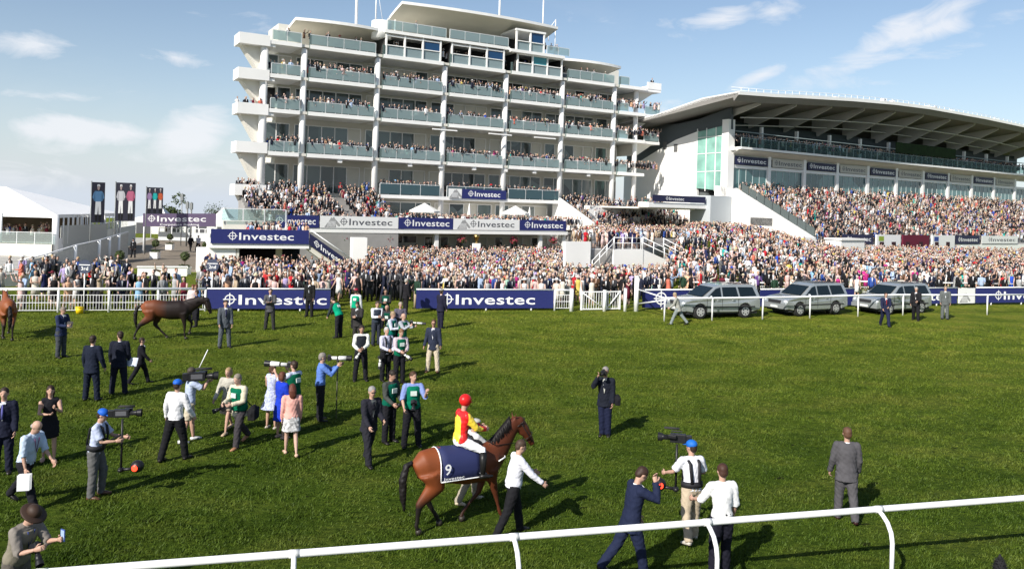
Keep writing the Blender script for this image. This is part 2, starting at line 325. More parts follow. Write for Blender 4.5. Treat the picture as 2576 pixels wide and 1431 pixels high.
# ================= TALL STAND (left) =================
LV = [10.85, 15.4, 19.1, 22.65]                             # undersides of the balcony slabs
B = 8.43
RAILG = mat('railing_metal', (.62, .64, .64), .4)
def balustrade(par, fr, u0, u1, v, z, h=1.1, step=2.05, gl=BALG, name='balcony_railing', posts=RAILG, off=0):
    f = MB(); n = max(1, round((u1-u0)/step)); s = (u1-u0)/n
    for i in range(n+1): f.box(u0+i*s-.035, u0+i*s+.035, v-.05, v+.03, z, z+h, fr)
    f.box(u0, u1, v-.06, v+.02, z+h, z+h+.06, fr)
    r = f.build(name, posts, par); g = MB()
    for i in range(n): g.box(u0+i*s+.06, u0+i*s+s-.06, v+.035, v+.05, z+.08, z+h-.03, fr)
    g.build('glass_panel', gl, r); return r
def window_bay(par, fr, u0, u1, v, z0, z1, n, m, fm=WHITE, open_at=(), head=.0, mull=.05):
    f = MB(); s = (u1-u0)/n
    for i in range(n+1): f.box(u0+i*s-mull, u0+i*s+mull, v-.06, v+.05, z0, z1, fr)
    f.box(u0, u1, v-.05, v+.04, z1-.06, z1+.06, fr)
    w = f.build('window', fm, par); i = 0
    while i < n:
        if i in open_at: i += 1; continue
        j = i
        while j < n and j not in open_at: j += 1
        g = MB(); g.box(u0+i*s+mull, u0+j*s-mull, v-.03, v, z0, z1, fr); g.build('pane', m, w); i = j
    if open_at:
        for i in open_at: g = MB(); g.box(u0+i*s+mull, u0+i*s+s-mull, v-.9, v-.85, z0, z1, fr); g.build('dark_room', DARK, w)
    return w
SCRG = glass('screen_glass', (.10, .14, .14), .6)
def tall_stand():
    T = thing('grandstand', 'tall white grandstand with stacked glass balconies and curved roof canopies', 'grandstand', (0, 0, 0))
    U0, U1 = -3.7, 47.2
    rnd = random.Random(5)
    b = MB(); b.box(-1.8, 46.2, -8.5, -3.6, 3.4, 26, Q); b.build('core_wall', CREAM, T)
    for k, z in enumerate(LV):
        for n in range(-1, 6):
            s = MB(); u0 = n*B + .45 if n >= 0 else U0; u1 = (n+1)*B - .45 if n < 5 else U1
            s.box(u0, u1, -.2, 1.5, z, z+.42, Q); s.box(u0, u1, -5, -.2, z+.06, z+.40, Q); s.build('floor_slab', [WHITE], T)
            if n >= 0: g = MB(); g.box(n*B-.45, n*B+.45, -4.6, 1.28, z+.1, z+.39, Q); g.build('slab_joint', SOFF, T)
        for n in range(-1, 6):
            u0 = n*B + .5 if n >= 0 else U0+.1; u1 = (n+1)*B - .5 if n < 5 else U1-3.0
            if k == 3 and 1 <= n <= 3: continue
            balustrade(T, Q, u0, u1, 1.42, z+.42)
        for n in range(0, 6): g = MB(); g.box(n*B+.40, n*B+.62, 1.25, 1.46, z+.05, z+1.5, Q); g.build('balcony_screen', SCRG, T)
        if k < 3:
            h = (LV[k+1]) - (z+.42)
            for n in range(-1, 6):
                u0 = n*B + .3 if n >= 0 else -3.2; u1 = (n+1)*B - .3 if n < 5 else 46.1
                m = max(2, round((u1-u0)/1.6))
                window_bay(T, Q, u0, u1, -3.5, z+.42, z+.42+min(h-.25, 3.5), m, WINQ, open_at=[i for i in range(m) if rnd.random() < .24])
    # ground-to-first levels
    for n in range(-1, 6):
        u0 = n*B + .3 if n >= 0 else -3.2; u1 = (n+1)*B - .3 if n < 5 else 46.1; m = max(2, round((u1-u0)/1.7))
        window_bay(T, Q, u0, u1, -3.5, 7.1, 10.2, m, WINQ, open_at=[i for i in range(m) if rnd.random() < .25])
        if 1 <= n <= 3: window_bay(T, Q, u0, u1, -1.5, 3.6, 6.3, 4, WINQ, open_at=[i for i in range(4) if rnd.random() < .4])
    s = MB(); s.box(8.9, 33.3, -3.6, 1.5, 6.7, 7.1, Q); s.build('floor_slab', WHITE, T)
    for n in range(1, 4): balustrade(T, Q, n*B+.5, (n+1)*B-.45, 1.42, 7.1, 1.25, 2.3, glass('smoked_glass', (.07, .12, .14), .75))
    b = MB(); b.box(8.6, 33.6, -3.6, -1.6, 3.4, 6.7, Q); b.build('back_wall', CREAM, T)
    # columns
    for u in [-4.25, 0, B, 2*B, 3*B, 4*B, 5*B, 46.2]:
        c = MB(); z1 = 22.65 if u not in () else 22
        vc = .85 if u < 46 else .5; c.tube([Q.p(u, vc, 3.3), Q.p(u, vc, z1)], .42 if u in (-4.25,) else .34, 16); c.build('column', WHITE, T)
    # end galleries, boxed in white, on sloping brackets
    for z, bot in ((22.35, 19.97), (18.7, 16.6), (15.05, 12.3), (11.0, 7.93), (6.5, 3.4)):
        e = MB(); e.box(-7.0, -6.85, -1.2, 1.5, z, z+1.15, Q); e.box(-6.85, -3.8, 1.35, 1.5, z, z+1.15, Q); e.box(-6.85, -3.2, -1.2, 1.35, z, z+.3, Q)
        e.build('end_gallery', WHITE, T)
        w = MB(); fn = lambda x, y, t: Q.p(x, t, y)
        w.prism([(-6.5, z), (-4.3, z), (-4.3, bot-.2), (-4.9, bot)], .5, -1.0, fn); w.build('gallery_bracket', SOFF, T)
    for z in (22.65, 19.1, 15.4):
        e = MB(); e.box(47.2, 50.0, -6, 1.2, z-.02, z+.35, Q, z2=None)
        if z > 20: e.box(47.6, 50.0, 1.05, 1.25, z+.35, z+1.3, Q); e.box(49.85, 50.0, -6, 1.05, z+.35, z+1.3, Q)
        e.build('end_gallery', WHITE, T)
        if z < 20: balustrade(T, Q, 47.3, 49.9, 1.1, z+.36)
        w = MB(); w.prism([(47.0, z-.02), (49.6, z-.02), (47.0, z-1.6)], 0, -6, lambda x, y, t: Q.p(x, t, y)); w.build('gallery_bracket', SOFF, T)
    # top deck: glazed boxes, upper deck, canopies
    s = MB(); s.box(8.9, 25.3, -6, 1.6, 25.55, 25.9, Q); s.box(25.3, 33.3, -6, 1.9, 25.35, 25.7, Q); s.build('floor_slab', WHITE, T)
    BOXG = glass('box_glass', (.30, .38, .40), .7); TEAL = mat('teal_blind', (.06, .26, .30), .5); BLUEW = mat('blue_window', (.01, .05, .13), .08, .6)
    for n, (u0, u1) in enumerate(((8.9+.3, 16.0), (17.5, 24.6), (26.6, 33.2))):
        f = MB(); k = 3
        for i in range(k+1): f.box(u0+(u1-u0)*i/k-.09, u0+(u1-u0)*i/k+.09, 1.2, 1.45, 23.07, 25.5, Q)
        f.box(u0, u1, 1.2, 1.42, 24.15, 24.25, Q); f.box(u0, u1, 1.2, 1.42, 25.2, 25.35, Q)
        w = f.build('box_front', WHITE, T)
        for i in range(k): g = MB(); g.box(u0+(u1-u0)*i/k+.1, u0+(u1-u0)*(i+1)/k-.1, 1.3, 1.33, 23.1, 24.14, Q); g.build('lower_pane', BOXG, w)
        g = MB(); q = 2 if n < 2 else 1; g.box(u0+(u1-u0)*q/k+.1, u0+(u1-u0)*(q+1)/k-.1, 1.3, 1.33, 24.26, 25.18, Q); g.build('upper_pane', BLUEW if n < 2 else TEAL, w)
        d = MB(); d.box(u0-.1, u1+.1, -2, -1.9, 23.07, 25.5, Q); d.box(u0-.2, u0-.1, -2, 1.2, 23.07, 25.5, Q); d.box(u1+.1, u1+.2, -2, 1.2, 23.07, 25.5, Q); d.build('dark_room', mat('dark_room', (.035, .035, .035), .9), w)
    BG2 = glass('upper_balcony_glass', (.42, .52, .55), .4)
    balustrade(T, Q, 9.2, 16.6, 1.5, 25.9, 1.1, 1.8, BG2); balustrade(T, Q, 17.1, 25.1, 1.5, 25.9, 1.1, 1.8, BG2); balustrade(T, Q, 30.6, 34.0, 1.8, 25.7, 1.0, 1.6, BG2)
    f = MB()
    for u in (26.2, 28.2, 30.2): f.box(u-.1, u+.1, 1.5, 1.75, 25.7, 28.2, Q)
    f.box(26.2, 30.2, 1.5, 1.75, 26.8, 26.9, Q); f.box(26.0, 30.4, -3, 1.8, 28.1, 28.35, Q); w = f.build('box_front', WHITE, T)
    g = MB(); g.box(26.3, 30.1, 1.6, 1.63, 25.75, 26.8, Q); g.build('lower_pane', glass('box_glass2', (.30, .38, .40), .7), w)
    g = MB(); g.box(28.3, 30.1, 1.6, 1.63, 26.9, 28.1, Q); g.build('upper_pane', BLUEW, w)
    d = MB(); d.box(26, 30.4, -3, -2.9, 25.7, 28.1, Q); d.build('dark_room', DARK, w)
    # curved canopies
    def canopy(u0, u1, zf, zb, vf, vb, curve=.5, th=.28, end=0., name='roof_canopy'):
        top = MB(); und = MB(); N = 10; M = 12; Pt = []; 
        for i in range(M+1):
            s_ = i/M; row = []
            uu = u0 + (u1-u0)*s_; tip = 1 - abs(2*s_-1)**2.2*.0
            for j in range(N+1):
                t_ = j/N; v = vf + (vb-vf)*t_; z = zf + (zb-zf)*(t_**1.0) + curve*math.sin(math.pi*t_)*(zf-zb)*.25
                shr = end*(1-t_)*0 + end*t_*(1 if s_ > .5 else 0)
                row.append(Q.p(uu - end*t_*s_, v - .9*(2*s_-1)**2*(1-t_), z))
            Pt.append(row)
        flat = [p for r in Pt for p in r]; n = N+1
        fs = [(i*n+j, i*n+j+1, (i+1)*n+j+1, (i+1)*n+j) for i in range(M) for j in range(N)]
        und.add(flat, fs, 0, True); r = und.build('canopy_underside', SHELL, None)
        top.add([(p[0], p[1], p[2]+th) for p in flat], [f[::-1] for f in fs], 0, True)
        loop = [i*n for i in range(M+1)] + [M*n+j for j in range(1, N+1)] + [i*n+N for i in range(M-1, -1, -1)] + [j for j in range(N-1, 0, -1)]
        e = [flat[i] for i in loop]; k = len(e)
        top.add([(p[0], p[1], p[2]-.05) for p in e] + [(p[0], p[1], p[2]+th) for p in e], [(i, (i+1) % k, k+(i+1) % k, k+i) for i in range(k)], 0)
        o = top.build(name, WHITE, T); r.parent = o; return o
    canopy(-1.0, 10.2, 25.75, 23.9, 1.5, -7, .6); canopy(11.0, 32.5, 29.2, 25.4, 2.2, -9, .5); canopy(33.6, 43.6, 25.5, 24.1, 1.2, -7, .6)
    b = MB(); b.box(3.5, 8.3, -4, -3.9, 23.07, 24.7, Q); b.build('back_wall', CREAM, T); window_bay(T, Q, 4.2, 8.2, -2.2, 23.07, 24.5, 3, WINQ); window_bay(T, Q, 34.2, 38.6, -2.2, 23.07, 24.3, 3, WINQ)
    b = MB(); b.tube([Q.p(9.0, .2, 25.0), Q.p(9.0, .2, 27.0)], 1.15, 20, sm=True); b.build('white_drum', WHITE, T)
    for u, v in ((11.5, -2), (17, -3), (24.5, -3), (31.5, -2)):
        c = MB(); c.tube([Q.p(u, v, 25.9), Q.p(u, v, 28.0)], .1, 8); c.build('roof_post', WHITE, T)
    for px, r_, z0, z1, dx in ((897, .16, 25.4, 34, 0), (946, .08, 27, 34, 0), (966, .03, 27, 33, -1.2), (1257, .13, 29.0, 36, 0), (1367, .09, 28, 36, 0), (1399, .06, 26.5, 31.2, 0)):
        u, _ = Q.at(px, 20, -2); c = MB(); c.tube([Q.p(u, -2, z0), Q.p(u+dx, -2, z1)], r_, 8); c.build('mast', RAILW, T)
    u, _ = Q.at(1381, 60, -2); c = MB(); c.ball(Q.p(u, -2, 29.6), (.5, .5, .5)); c.tube([Q.p(u, -2, 28.3), Q.p(u, -2, 29.6)], .06); c.tube([Q.p(u, -2, 29.8), Q.p(u+1.1, -2, 31.3)], .05); c.build('satellite_dish', RAILW, T)
    for n, u in enumerate((4.2, 12.6, 16.5, 21, 25.4, 29.6, 38)):
        c = MB(); c.box(u-.25, u+.25, 1.0, 1.35, 10.45, 10.8, Q); c.build('light_fitting', WHITE, T)
    for u in (15, 22.5, 29): c = MB(); c.box(u, u+3.2, 1.9, 2.05, 14.9, 15.05, Q); c.build('awning_arm', WHITE, T)
    # deck over the ground floor
    d = MB(); d.box(-4.4, 30.4, 1.5, 8.05, 2.95, 3.38, Q); d.box(-4.4, 33.6, -3.6, 1.5, 3.0, 3.39, Q); d.build('terrace_deck', WHITE, T)
    d = MB(); d.box(-3, 33, 2.6, 2.8, -.1, 2.95, Q); d.build('ground_floor_wall', CREAM, T)
    for u0, u1, z0, z1, n, op in ((1.5, 5.5, 1.7, 2.5, 3, ()), (6, 13, 1.7, 2.5, 4, ()), (14.0, 19, -.1, 2.4, 5, (1, 3)), (20, 26.5, -.1, 2.4, 6, (0, 1, 2, 4)), (27.2, 32, -.1, 2.4, 4, (0, 2, 3))):
        window_bay(T, Q, u0, u1, 2.9, z0, z1, n, WINQ, open_at=op)
    for u in (13.4, 26.9, 30.2): d = MB(); d.box(u-.22, u+.22, 7.2, 7.6, -.1, 2.95, Q); d.build('ground_column', WHITE, T)
    # raked standing terraces at both ends of the front
    STEP = mat('terrace_concrete', (.30, .29, .28), .9, var=.12, vs=.8)
    for a, e, v1, zt, zb in ((-6.3, 8.7, 8.0, 6.7, 3.38), (33.7, 52, 8.6, 6.5, 2.9)):
        s = MB(); n = 12
        for i in range(n):
            v0 = -.0 + (v1)*i/n; z = zt + (zb-zt)*(i+.5)/n; s.box(a, e, v0, v0+v1/n, -.2, z, Q)
        s.build('standing_terrace', STEP, T)
    s = MB(); s.prism([(0, 8.0), (0, 3.4), (9, 3.4), (9, 4.5)], 33.3, 33.65, lambda x, y, t: Q.p(t, x, y)); s.build('terrace_side_wall', WHITE, T)
    return T
tall_stand()
# raised terrace in front of the gap between the stands, with its white front wall and stair
def raised_terrace():
    T = thing('raised_terrace', 'white walled raised terrace with a railed stair behind the white gates', 'terrace'); a = (4.3, 64.); c = (10.9, 67.5)
    b = MB(); poly = [a, c, (17.5, 84), (21.0, 97), (13.6, 99), (9.6, 96), (8.0, 84)]; b.prism(poly, -.2, 2.85, lambda x, y, t: (x, y, t)); b.build('platform', mat('terrace_concrete', (.30, .29, .28), .9, var=.12, vs=.8), T)
    fr = Fr(a, ((c[0]-a[0])/7.47, (c[1]-a[1])/7.47)); b = MB(); b.box(-.1, 2.3, 0, .3, -.2, 3.5, fr); b.box(4.6, 7.6, 0, .3, -.2, 2.9, fr); b.box(2.3, 4.6, -.3, -.05, -.2, 2.9, fr); b.build('front_wall', WHITE, T)
    def rails(u0, z0, v0, u1, z1, v1, n):
        for h in (1.0, .55): b = MB(); b.tube([fr.p(u0, v0, z0+h), fr.p(u1, v1, z1+h)], .035, 6); b.build('handrail', RAILW, T)
        for i in range(n+1): t = i/n; q = fr.p(u0+(u1-u0)*t, v0+(v1-v0)*t, z0+(z1-z0)*t); b = MB(); b.tube([q, (q[0], q[1], q[2]+1.05)], .045, 6); b.build('rail_post', RAILW, T)
    rails(4.7, 2.85, .1, 7.5, 2.85, .1, 3); rails(2.3, 1.0, .6, 4.6, 2.9, .3, 3)
    b = MB(); b.prism([(7.6, 2.9), (7.6, -.2), (13.6, -.2), (13.6, .75)], -.2, .25, lambda x, y, t: fr.p(x, t, y)); b.build('stair_side_wall', WHITE, T); rails(7.6, 2.9, .2, 13.4, .75, .2, 5); rails(8.6, 2.9, 1.7, 13.6, .9, 1.7, 4)
    b = MB(); b.prism([(7.6, 2.7), (7.6, -.2), (13.6, -.2), (13.6, .65)], -2.4, -.2, lambda x, y, t: fr.p(x, t, y)); b.build('stair_flight', CREAM, T)
raised_terrace()
def qboard(label, u0, u1, col, letc, tx0, txl, zeb=None, z0=3.42, z1=4.65, v=8.12, txh=.56, grp='boards along the terrace balustrade'):
    sponsor_board('sponsor_banner', label, Q.p(u0, v, z0), (Q.U[0], Q.U[1], 0), u1-u0, z1-z0, col, letc, tx0, txl, txh, zeb=zeb, group=grp)
qboard('navy banner at the left end of the terrace, half hidden by people', -4.3, .05, NAVY, LETW, .22, .7)
WB = mat('white_banner', (.74, .74, .73), .6)
qboard('left one of the two white banners with a grey zebra on the terrace front', .16, 8.6, WB, LETG, .36, .56, .05)
qboard('navy banner between the two white zebra banners on the terrace', 8.64, 15.08, NAVY, LETW, .25, .68)
qboard('right one of the two white banners with a grey zebra on the terrace front', 15.12, 23.6, WB, LETG, .36, .56, .05)
qboard('navy banner at the right end of the terrace above the flower baskets', 23.66, 30.1, NAVY, LETW, .25, .68)
qboard('small navy banner on the middle balcony above the two parasols', 19.3, 25.4, NAVY, LETW, .28, .58, z0=6.95, z1=8.1, v=1.62, grp=None)
t = thing('zebra_panel', 'small white panel with a grey zebra left of the middle balcony banner', 'banner', Q.p(17.5, 1.62, 6.95)); o = MB(); ax = Vector((*Q.U, 0)); nv = Vector((*Q.N, 0))
o.add([(0, 0, 0), ax*1.75, ax*1.75+Vector((0, 0, 1.15)), (0, 0, 1.15)], [(0, 1, 2, 3)]); o.add([-nv*.05, ax*1.75-nv*.05, ax*1.75+Vector((0, 0, 1.15))-nv*.05, Vector((0, 0, 1.15))-nv*.05], [(3, 2, 1, 0)]); o.build('panel', WB, t); zebra(t, Vector((.1, 0, .05)), ax, (0, 0, 1), nv, 1.0)
def parasol(label, u, v, z, r, h, closed=False):
    t = thing('parasol', label, 'parasol', Q.p(u, v, z), 0, 'parasols on the terrace'); p = MB(); p.tube([(0, 0, 0), (0, 0, h)], .04, 8); p.build('pole', RAILW, t)
    c = MB()
    if closed: c.tube([(0, 0, h-1.9), (0, 0, h-1.2), (0, 0, h+.1)], [.16, .22, .03], 10)
    else:
        n = 8; vs = [(0, 0, h+.15)] + [(r*math.cos(2*math.pi*i/n), r*math.sin(2*math.pi*i/n), h-.75) for i in range(n)] + [(r*math.cos(2*math.pi*i/n), r*math.sin(2*math.pi*i/n), h-.95) for i in range(n)]
        c.add(vs, [(0, 1+i, 1+(i+1) % n) for i in range(n)] + [(1+i, 9+i, 9+(i+1) % n, 1+(i+1) % n) for i in range(n)])
    c.build('canopy', mat('parasol_canvas', (.75, .74, .70), .8), t)
parasol('open white parasol on the left half of the terrace', 13.4, 4, 3.38, 1.75, 2.75); parasol('open white parasol on the right half of the terrace', 25.4, 4, 3.38, 1.7, 2.75)
parasol('folded white parasol left of the middle of the terrace', 18.6, 5, 3.38, 1, 2.9, True); parasol('folded white parasol beside the right open parasol', 27.4, 4, 3.38, 1, 2.7, True)
def basket(label, u, v, z):
    t = thing('hanging_basket', label, 'flower basket', Q.p(u, v, z), 0, 'flower baskets hanging under the terrace'); b = MB(); b.ball((0, 0, -.2), (.28, .28, .22)); b.build('bowl', mat('basket_moss', (.05, .04, .02), .9), t)
    b = MB(); rr = random.Random(int(u*10))
    for i in range(170):
        d = Vector((rr.gauss(0, 1), rr.gauss(0, 1), rr.gauss(0, .8))).normalized()*(.25+.3*rr.random()); a = Vector((rr.gauss(0, 1), rr.gauss(0, 1), rr.gauss(0, 1))).normalized()*.07; c = d.cross(a).normalized()*.07
        b.add([d-a, d+c, d+a, d-c], [(0, 1, 2, 3)], 0 if rr.random() < .75 else 1)
    b.build('flowers', [mat('pink_petal', (.42, .05, .09), .7), mat('basket_leaf', (.05, .09, .02), .7)], t)
    b = MB(); b.tube([(0, 0, 0), (0, 0, .8)], .015, 5); b.build('chain', STEEL, t)
for i, (u, l) in enumerate(((2.9, 'first hanging basket of pink flowers from the left'), (7.8, 'second hanging basket of pink flowers from the left'), (16.5, 'third hanging basket of pink flowers, beside the trophy'), (23.2, 'fourth hanging basket of pink flowers from the left'), (28.6, 'last hanging basket of pink flowers on the right'))): basket(l, u, 7.6, 2.3)
t = thing('trophy', 'golden trophy on a white plinth above the crowd heads', 'trophy', Q.p(17.6, 9, .0))
b = MB(); b.box(-.45, .45, -.3, .3, 0, 1.95); b.build('plinth', WHITE, t); b = MB(); b.tube([(0, 0, 1.95), (0, 0, 2.1), (0, 0, 2.3), (0, 0, 2.6), (0, 0, 2.9)], [.2, .08, .14, .3, .34], 14); b.build('cup', mat('gold', (.5, .33, .1), .3, metal=1), t)
# ================= WHITE PAVILION WITH STAIR (left of the terrace) =================
P = Fr((-23.28, 62.), (.923, .384))
def pavilion():
    T = thing('pavilion', 'white pavilion with a flat roof and dark open front below the navy board', 'pavilion', (0, 0, 0))
    b = MB(); b.box(-.1, 7.5, -9, .0, 2.25, 2.62, P); b.build('roof_slab', WHITE, T)
    b = MB(); b.box(-.1, 1.9, -6, -.3, .0, 2.25, P); b.build('wall', WHITE, T)
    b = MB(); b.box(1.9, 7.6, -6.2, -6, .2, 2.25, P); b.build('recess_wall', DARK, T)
    b = MB(); b.box(5.2, 5.7, -3.0, -2.6, .2, 2.25, P); b.build('pillar', CREAM, T); b = MB(); b.box(1.95, 2.15, -.5, -.3, .2, 2.25, P); b.build('pillar', CREAM, T)
    for k in range(3): b = MB(); b.box(-.9-.0*k, -.1, -5.5+k*1.5, -4.5+k*1.5, .0, 2.0-.55*k, P); b.build('stepped_wall', WHITE, T)
    # podium behind with rails
    b = MB(); b.box(1.0, 4.4, -4.6, -2.0, 2.62, 4.3, P); b.build('podium', CREAM, T)
    b = MB(); b.prism([(4.4, 4.3), (4.4, 2.7), (6.4, 2.7), (6.4, 3.1)], -2.5, -3.6, lambda x, y, t: P.p(x, t, y)); b.build('ramp_wall', mat('grey_render', (.5, .53, .54), .7), T)
    balustrade(T, P, .8, 5.8, -1.8, 4.3, 1.0, 1.9, glass('podium_glass', (.5, .55, .5), .15)); 
    b = MB(); b.box(5.8, 5.9, -1.9, -1.8, 2.62, 5.3, P); b.build('rail_post', RAILW, T)
    # stair going down to the right, its side clad by the sloping board
    b = MB(); b.prism([(7.5, 3.1), (7.5, 2.1), (11.1, -.6), (11.1, .4)], -1.6, -.1, lambda x, y, t: P.p(x, t, y)); b.build('stair_flight', CREAM, T)
    b = MB(); b.tube([P.p(7.6, .15, 3.75), P.p(11.2, .15, 1.3)], .04); b.build('handrail', RAILW, T)
    b = MB(); b.box(11.0, 12.2, -.9, .2, -.2, 3.2, P); b.build('white_pillar', WHITE, T)
pavilion()
sponsor_board('sponsor_banner', 'long navy board along the roof edge of the white pavilion', P.p(0, .12, 2.62), (*P.U, 0), 7.45, 1.12, NAVY, LETW, .28, .56, .52)
sd_ = (Vector(P.p(11.0, 0, .2)) - Vector(P.p(7.5, 0, 2.62))).normalized()
sponsor_board('sponsor_banner', 'navy board sloping down along the pavilion stair', P.p(7.5, .12, 2.55), sd_, 4.3, .95, NAVYD, LETW, .26, .66, .5, up=Vector((0, 0, 1)), nrm=Vector((*P.N, 0)))
# purple sponsor hoarding with posts over the walk
o0 = Vector(ray(359, 570)); Z0 = 86.
def at(px, py, Y): r = ray(px, py); return Vector((r[0]*Y, Y, CH + r[2]*Y))
a0, a1 = at(359, 570, Z0), at(543, 570, Z0+2)
sponsor_board('sponsor_banner', 'purple grey hoarding over the paved walk beside the flags', a0, a1-a0, (a1-a0).length, 1.42, mat('purple_board', (.115, .085, .15), .6), LETW, .19, .67, .46, ty=.38, sub='Corporate Banking')
b = MB(); b.tube([a0+Vector((.1, .1, -3.9)), a0+Vector((.1, .1, 1.4))], .07); b.tube([a1+Vector((-.1, .1, -4)), a1+Vector((-.1, .1, 1.4))], .07)
b.build('hoarding_frame', RAILW, label='pair of white posts holding up the purple grey hoarding', cat='frame')
# ================= WIDE STAND (right) =================
E = Fr(D.p(-8.0, 0, 0)[:2], (-.5478, .8366))
def wide_stand():
    T = thing('grandstand', 'wide grandstand with dark overhanging roof and packed lower terrace on the right', 'grandstand')
    U0, U1 = -8., 76.
    GREY = mat('grey_cladding', (.085, .10, .11), .6, var=.05); UND = mat('dark_roof_underside', (.22, .21, .195), .85, var=.05)  # GREY is darkened to carry the roof overhang's shade over the gable
    ep = lambda pts: [E.at(*p) for p in pts]
    fn = lambda x, y, t: E.p(x, t, y)
    # end wall
    w = MB(); c = ep([(1757, 330), (1700, 352), (1650, 381), (1600, 412), (1570, 440)]); 
    w.prism([(c[0][0], 2)] + c + [(c[-1][0], 2)], 0, .4, fn); w.build('end_wall', WHITE, T)
    g = ep([(1838, 270), (1757, 300), (1690, 315), (1620, 340)]); h = ep([(1590, 425), (1650, 385), (1700, 356), (1757, 334), (1838, 325)])
    w = MB(); w.prism(g + h, .12, .5, fn); w.build('gable_cladding', GREY, T)
    w = MB(); a = E.at(1757, 325)[0]; w.prism([(.0, 17.6), (a, 17.0), (a, 9.4), (0, 9.0)], -.06, 0, fn); w.build('stair_glazing', GREENG, T)
    w = MB()
    for k in range(4): x = a*k/3; w.prism([(x, 17.4), (x+.12, 17.4), (x+.12, 9), (x, 9)], -.12, -.07, fn)
    for z in (11.6, 14.0, 16.2): w.prism([(0, z), (a, z-.05), (a, z+.03), (0, z+.08)], -.12, -.07, fn)
    w.build('glazing_bar', WHITE, T)
    for p in ((1673, 366), (1700, 372)):
        x, z = E.at(*p); w = MB(); w.box(x-.35, x+.35, .02, -.05, z-.6, z+.5, E); w.build('small_window', mat('window_grey', (.12, .12, .12), .3), T)
    # body behind the glass
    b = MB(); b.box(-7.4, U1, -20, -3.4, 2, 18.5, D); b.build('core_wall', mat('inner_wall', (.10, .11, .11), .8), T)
    b = MB(); b.box(-7.8, U1, -4.2, 1.2, 14.3, 14.75, D); b.box(-7.4, U1, .0, 2.0, 14.45, 14.74, D); b.build('balcony_slab', WHITE, T)
    b = MB(); b.prism([(0, 14.3), (1.6, 14.4), (0, 13.6)], -7.4, U1, lambda x, y, t: D.p(t, x, y)); b.build('slab_haunch', SOFF, T)
    b = MB(); b.box(-7.4, U1, -3.4, -3.2, 14.75, 18.6, D); b.build('upper_glazing', mat('upper_window_glass', (.02, .03, .03), .5, .2, var=.3, vs=.3), T)
    cols = [-7.4] + [B2*i for i in range(11) for B2 in (7.5,)]
    DBG = glass('dark_balcony_glass', (.08, .13, .13), .12, .3); BMET = mat('balcony_metal', (.25, .31, .31), .5); MUL = mat('pale_mullion', (.45, .52, .52), .5)
    for i, u in enumerate(cols[:-1]):
        n = 5; window_bay(T, D, u+.35, cols[i+1]-.35, .25, 8.7, 12.1, n, WIND, fm=mat('pale_mullion', (.45, .52, .52), .5), mull=.035)
        balustrade(T, D, u+.1, cols[i+1]-.1, 1.9, 14.75, 1.15, 1.5, DBG, posts=BMET)
        b = MB(); b.box(u+.35, cols[i+1]-.35, .1, .3, 13.55, 14.4, D); b.build('spandrel', CREAM, T)
        s = MB(); s.box(u+.3, cols[i+1]-.3, .1, .4, 12.1, 12.5, D); s.build('transom', WHITE, T)
    for u in cols: b = MB(); b.box(u-.3, u+.3, -.2, .55, 2, 14.4, D); b.box(u-.18, u+.18, -1.2, -.8, 14.7, 18, D); b.build('column', WHITE, T)
    b = MB(); b.box(-8.3, -7.1, -.5, .6, 2, 18.3, D); b.build('corner_pier', WHITE, T)
    b = MB(); b.tube([D.p(-7, -.3, 17.0), D.p(U1, -.3, 17.0)], .07, 6); b.tube([D.p(-7, -.3, 16.5), D.p(U1, -.3, 16.5)], .05, 6); b.build('upper_handrail', mat('balcony_metal', (.35, .42, .42), .5), T)
    # roof
    fe = [(-12.7, 20.75), (-6, 21.1), (-1.3, 21.45), (10, 22.15), (20, 22.6), (29, 22.8), (45, 22.7), (57.8, 22.4), (66, 22.0), (80, 21.0)]
    rb = D.at(1613, 335, -20)[1]
    prof = lambda t: [(8.4, 0), (0.5, -1.9), (-8, -3.6), (-20, -6.4)]
    top = MB(); und = MB(); rows = []
    for u, z in fe:
        rows.append([D.p(u, 6, z), D.p(u, 0, z-.25), D.p(u, -8, z-1.6), D.p(u, -20, rb if u < 0 else rb)])
    k = 4
    def grid(dz): return [(p[0], p[1], p[2]+dz) for r in rows for p in r]
    fs = [(i*k+j, i*k+j+1, (i+1)*k+j+1, (i+1)*k+j) for i in range(len(fe)-1) for j in range(k-1)]
    top.add(grid(0), fs[::]); o = top.build('roof', mat('roof_sheet', (.5, .5, .5), .5), T)
    f = MB()
    for r0, r1 in zip(rows[:-1], rows[1:]):
        a_, b_ = Vector(r0[0]), Vector(r1[0]); f.add([a_+Vector((0, 0, .12)), b_+Vector((0, 0, .12)), b_-Vector((0, 0, .28)), a_-Vector((0, 0, .28))], [(0, 1, 2, 3)])
    for j in range(3):
        a_, b_ = Vector(rows[0][j]), Vector(rows[0][j+1]); f.add([a_+Vector((0, 0, .12)), b_+Vector((0, 0, .12)), b_-Vector((0, 0, .28)), a_-Vector((0, 0, .28))], [(0, 1, 2, 3)])
    f.build('roof_edge', WHITE, o)
    for u_ in range(2):
        pass
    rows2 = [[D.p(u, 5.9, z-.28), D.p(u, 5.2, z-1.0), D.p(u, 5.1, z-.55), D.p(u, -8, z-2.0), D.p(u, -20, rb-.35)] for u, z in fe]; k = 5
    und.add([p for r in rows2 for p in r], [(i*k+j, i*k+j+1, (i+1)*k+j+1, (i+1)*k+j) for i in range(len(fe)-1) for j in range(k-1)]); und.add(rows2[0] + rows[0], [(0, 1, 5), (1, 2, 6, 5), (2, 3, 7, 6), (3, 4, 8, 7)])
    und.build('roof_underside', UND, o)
    zf = lambda u: np.interp(u, [a for a, _ in fe], [c for _, c in fe])
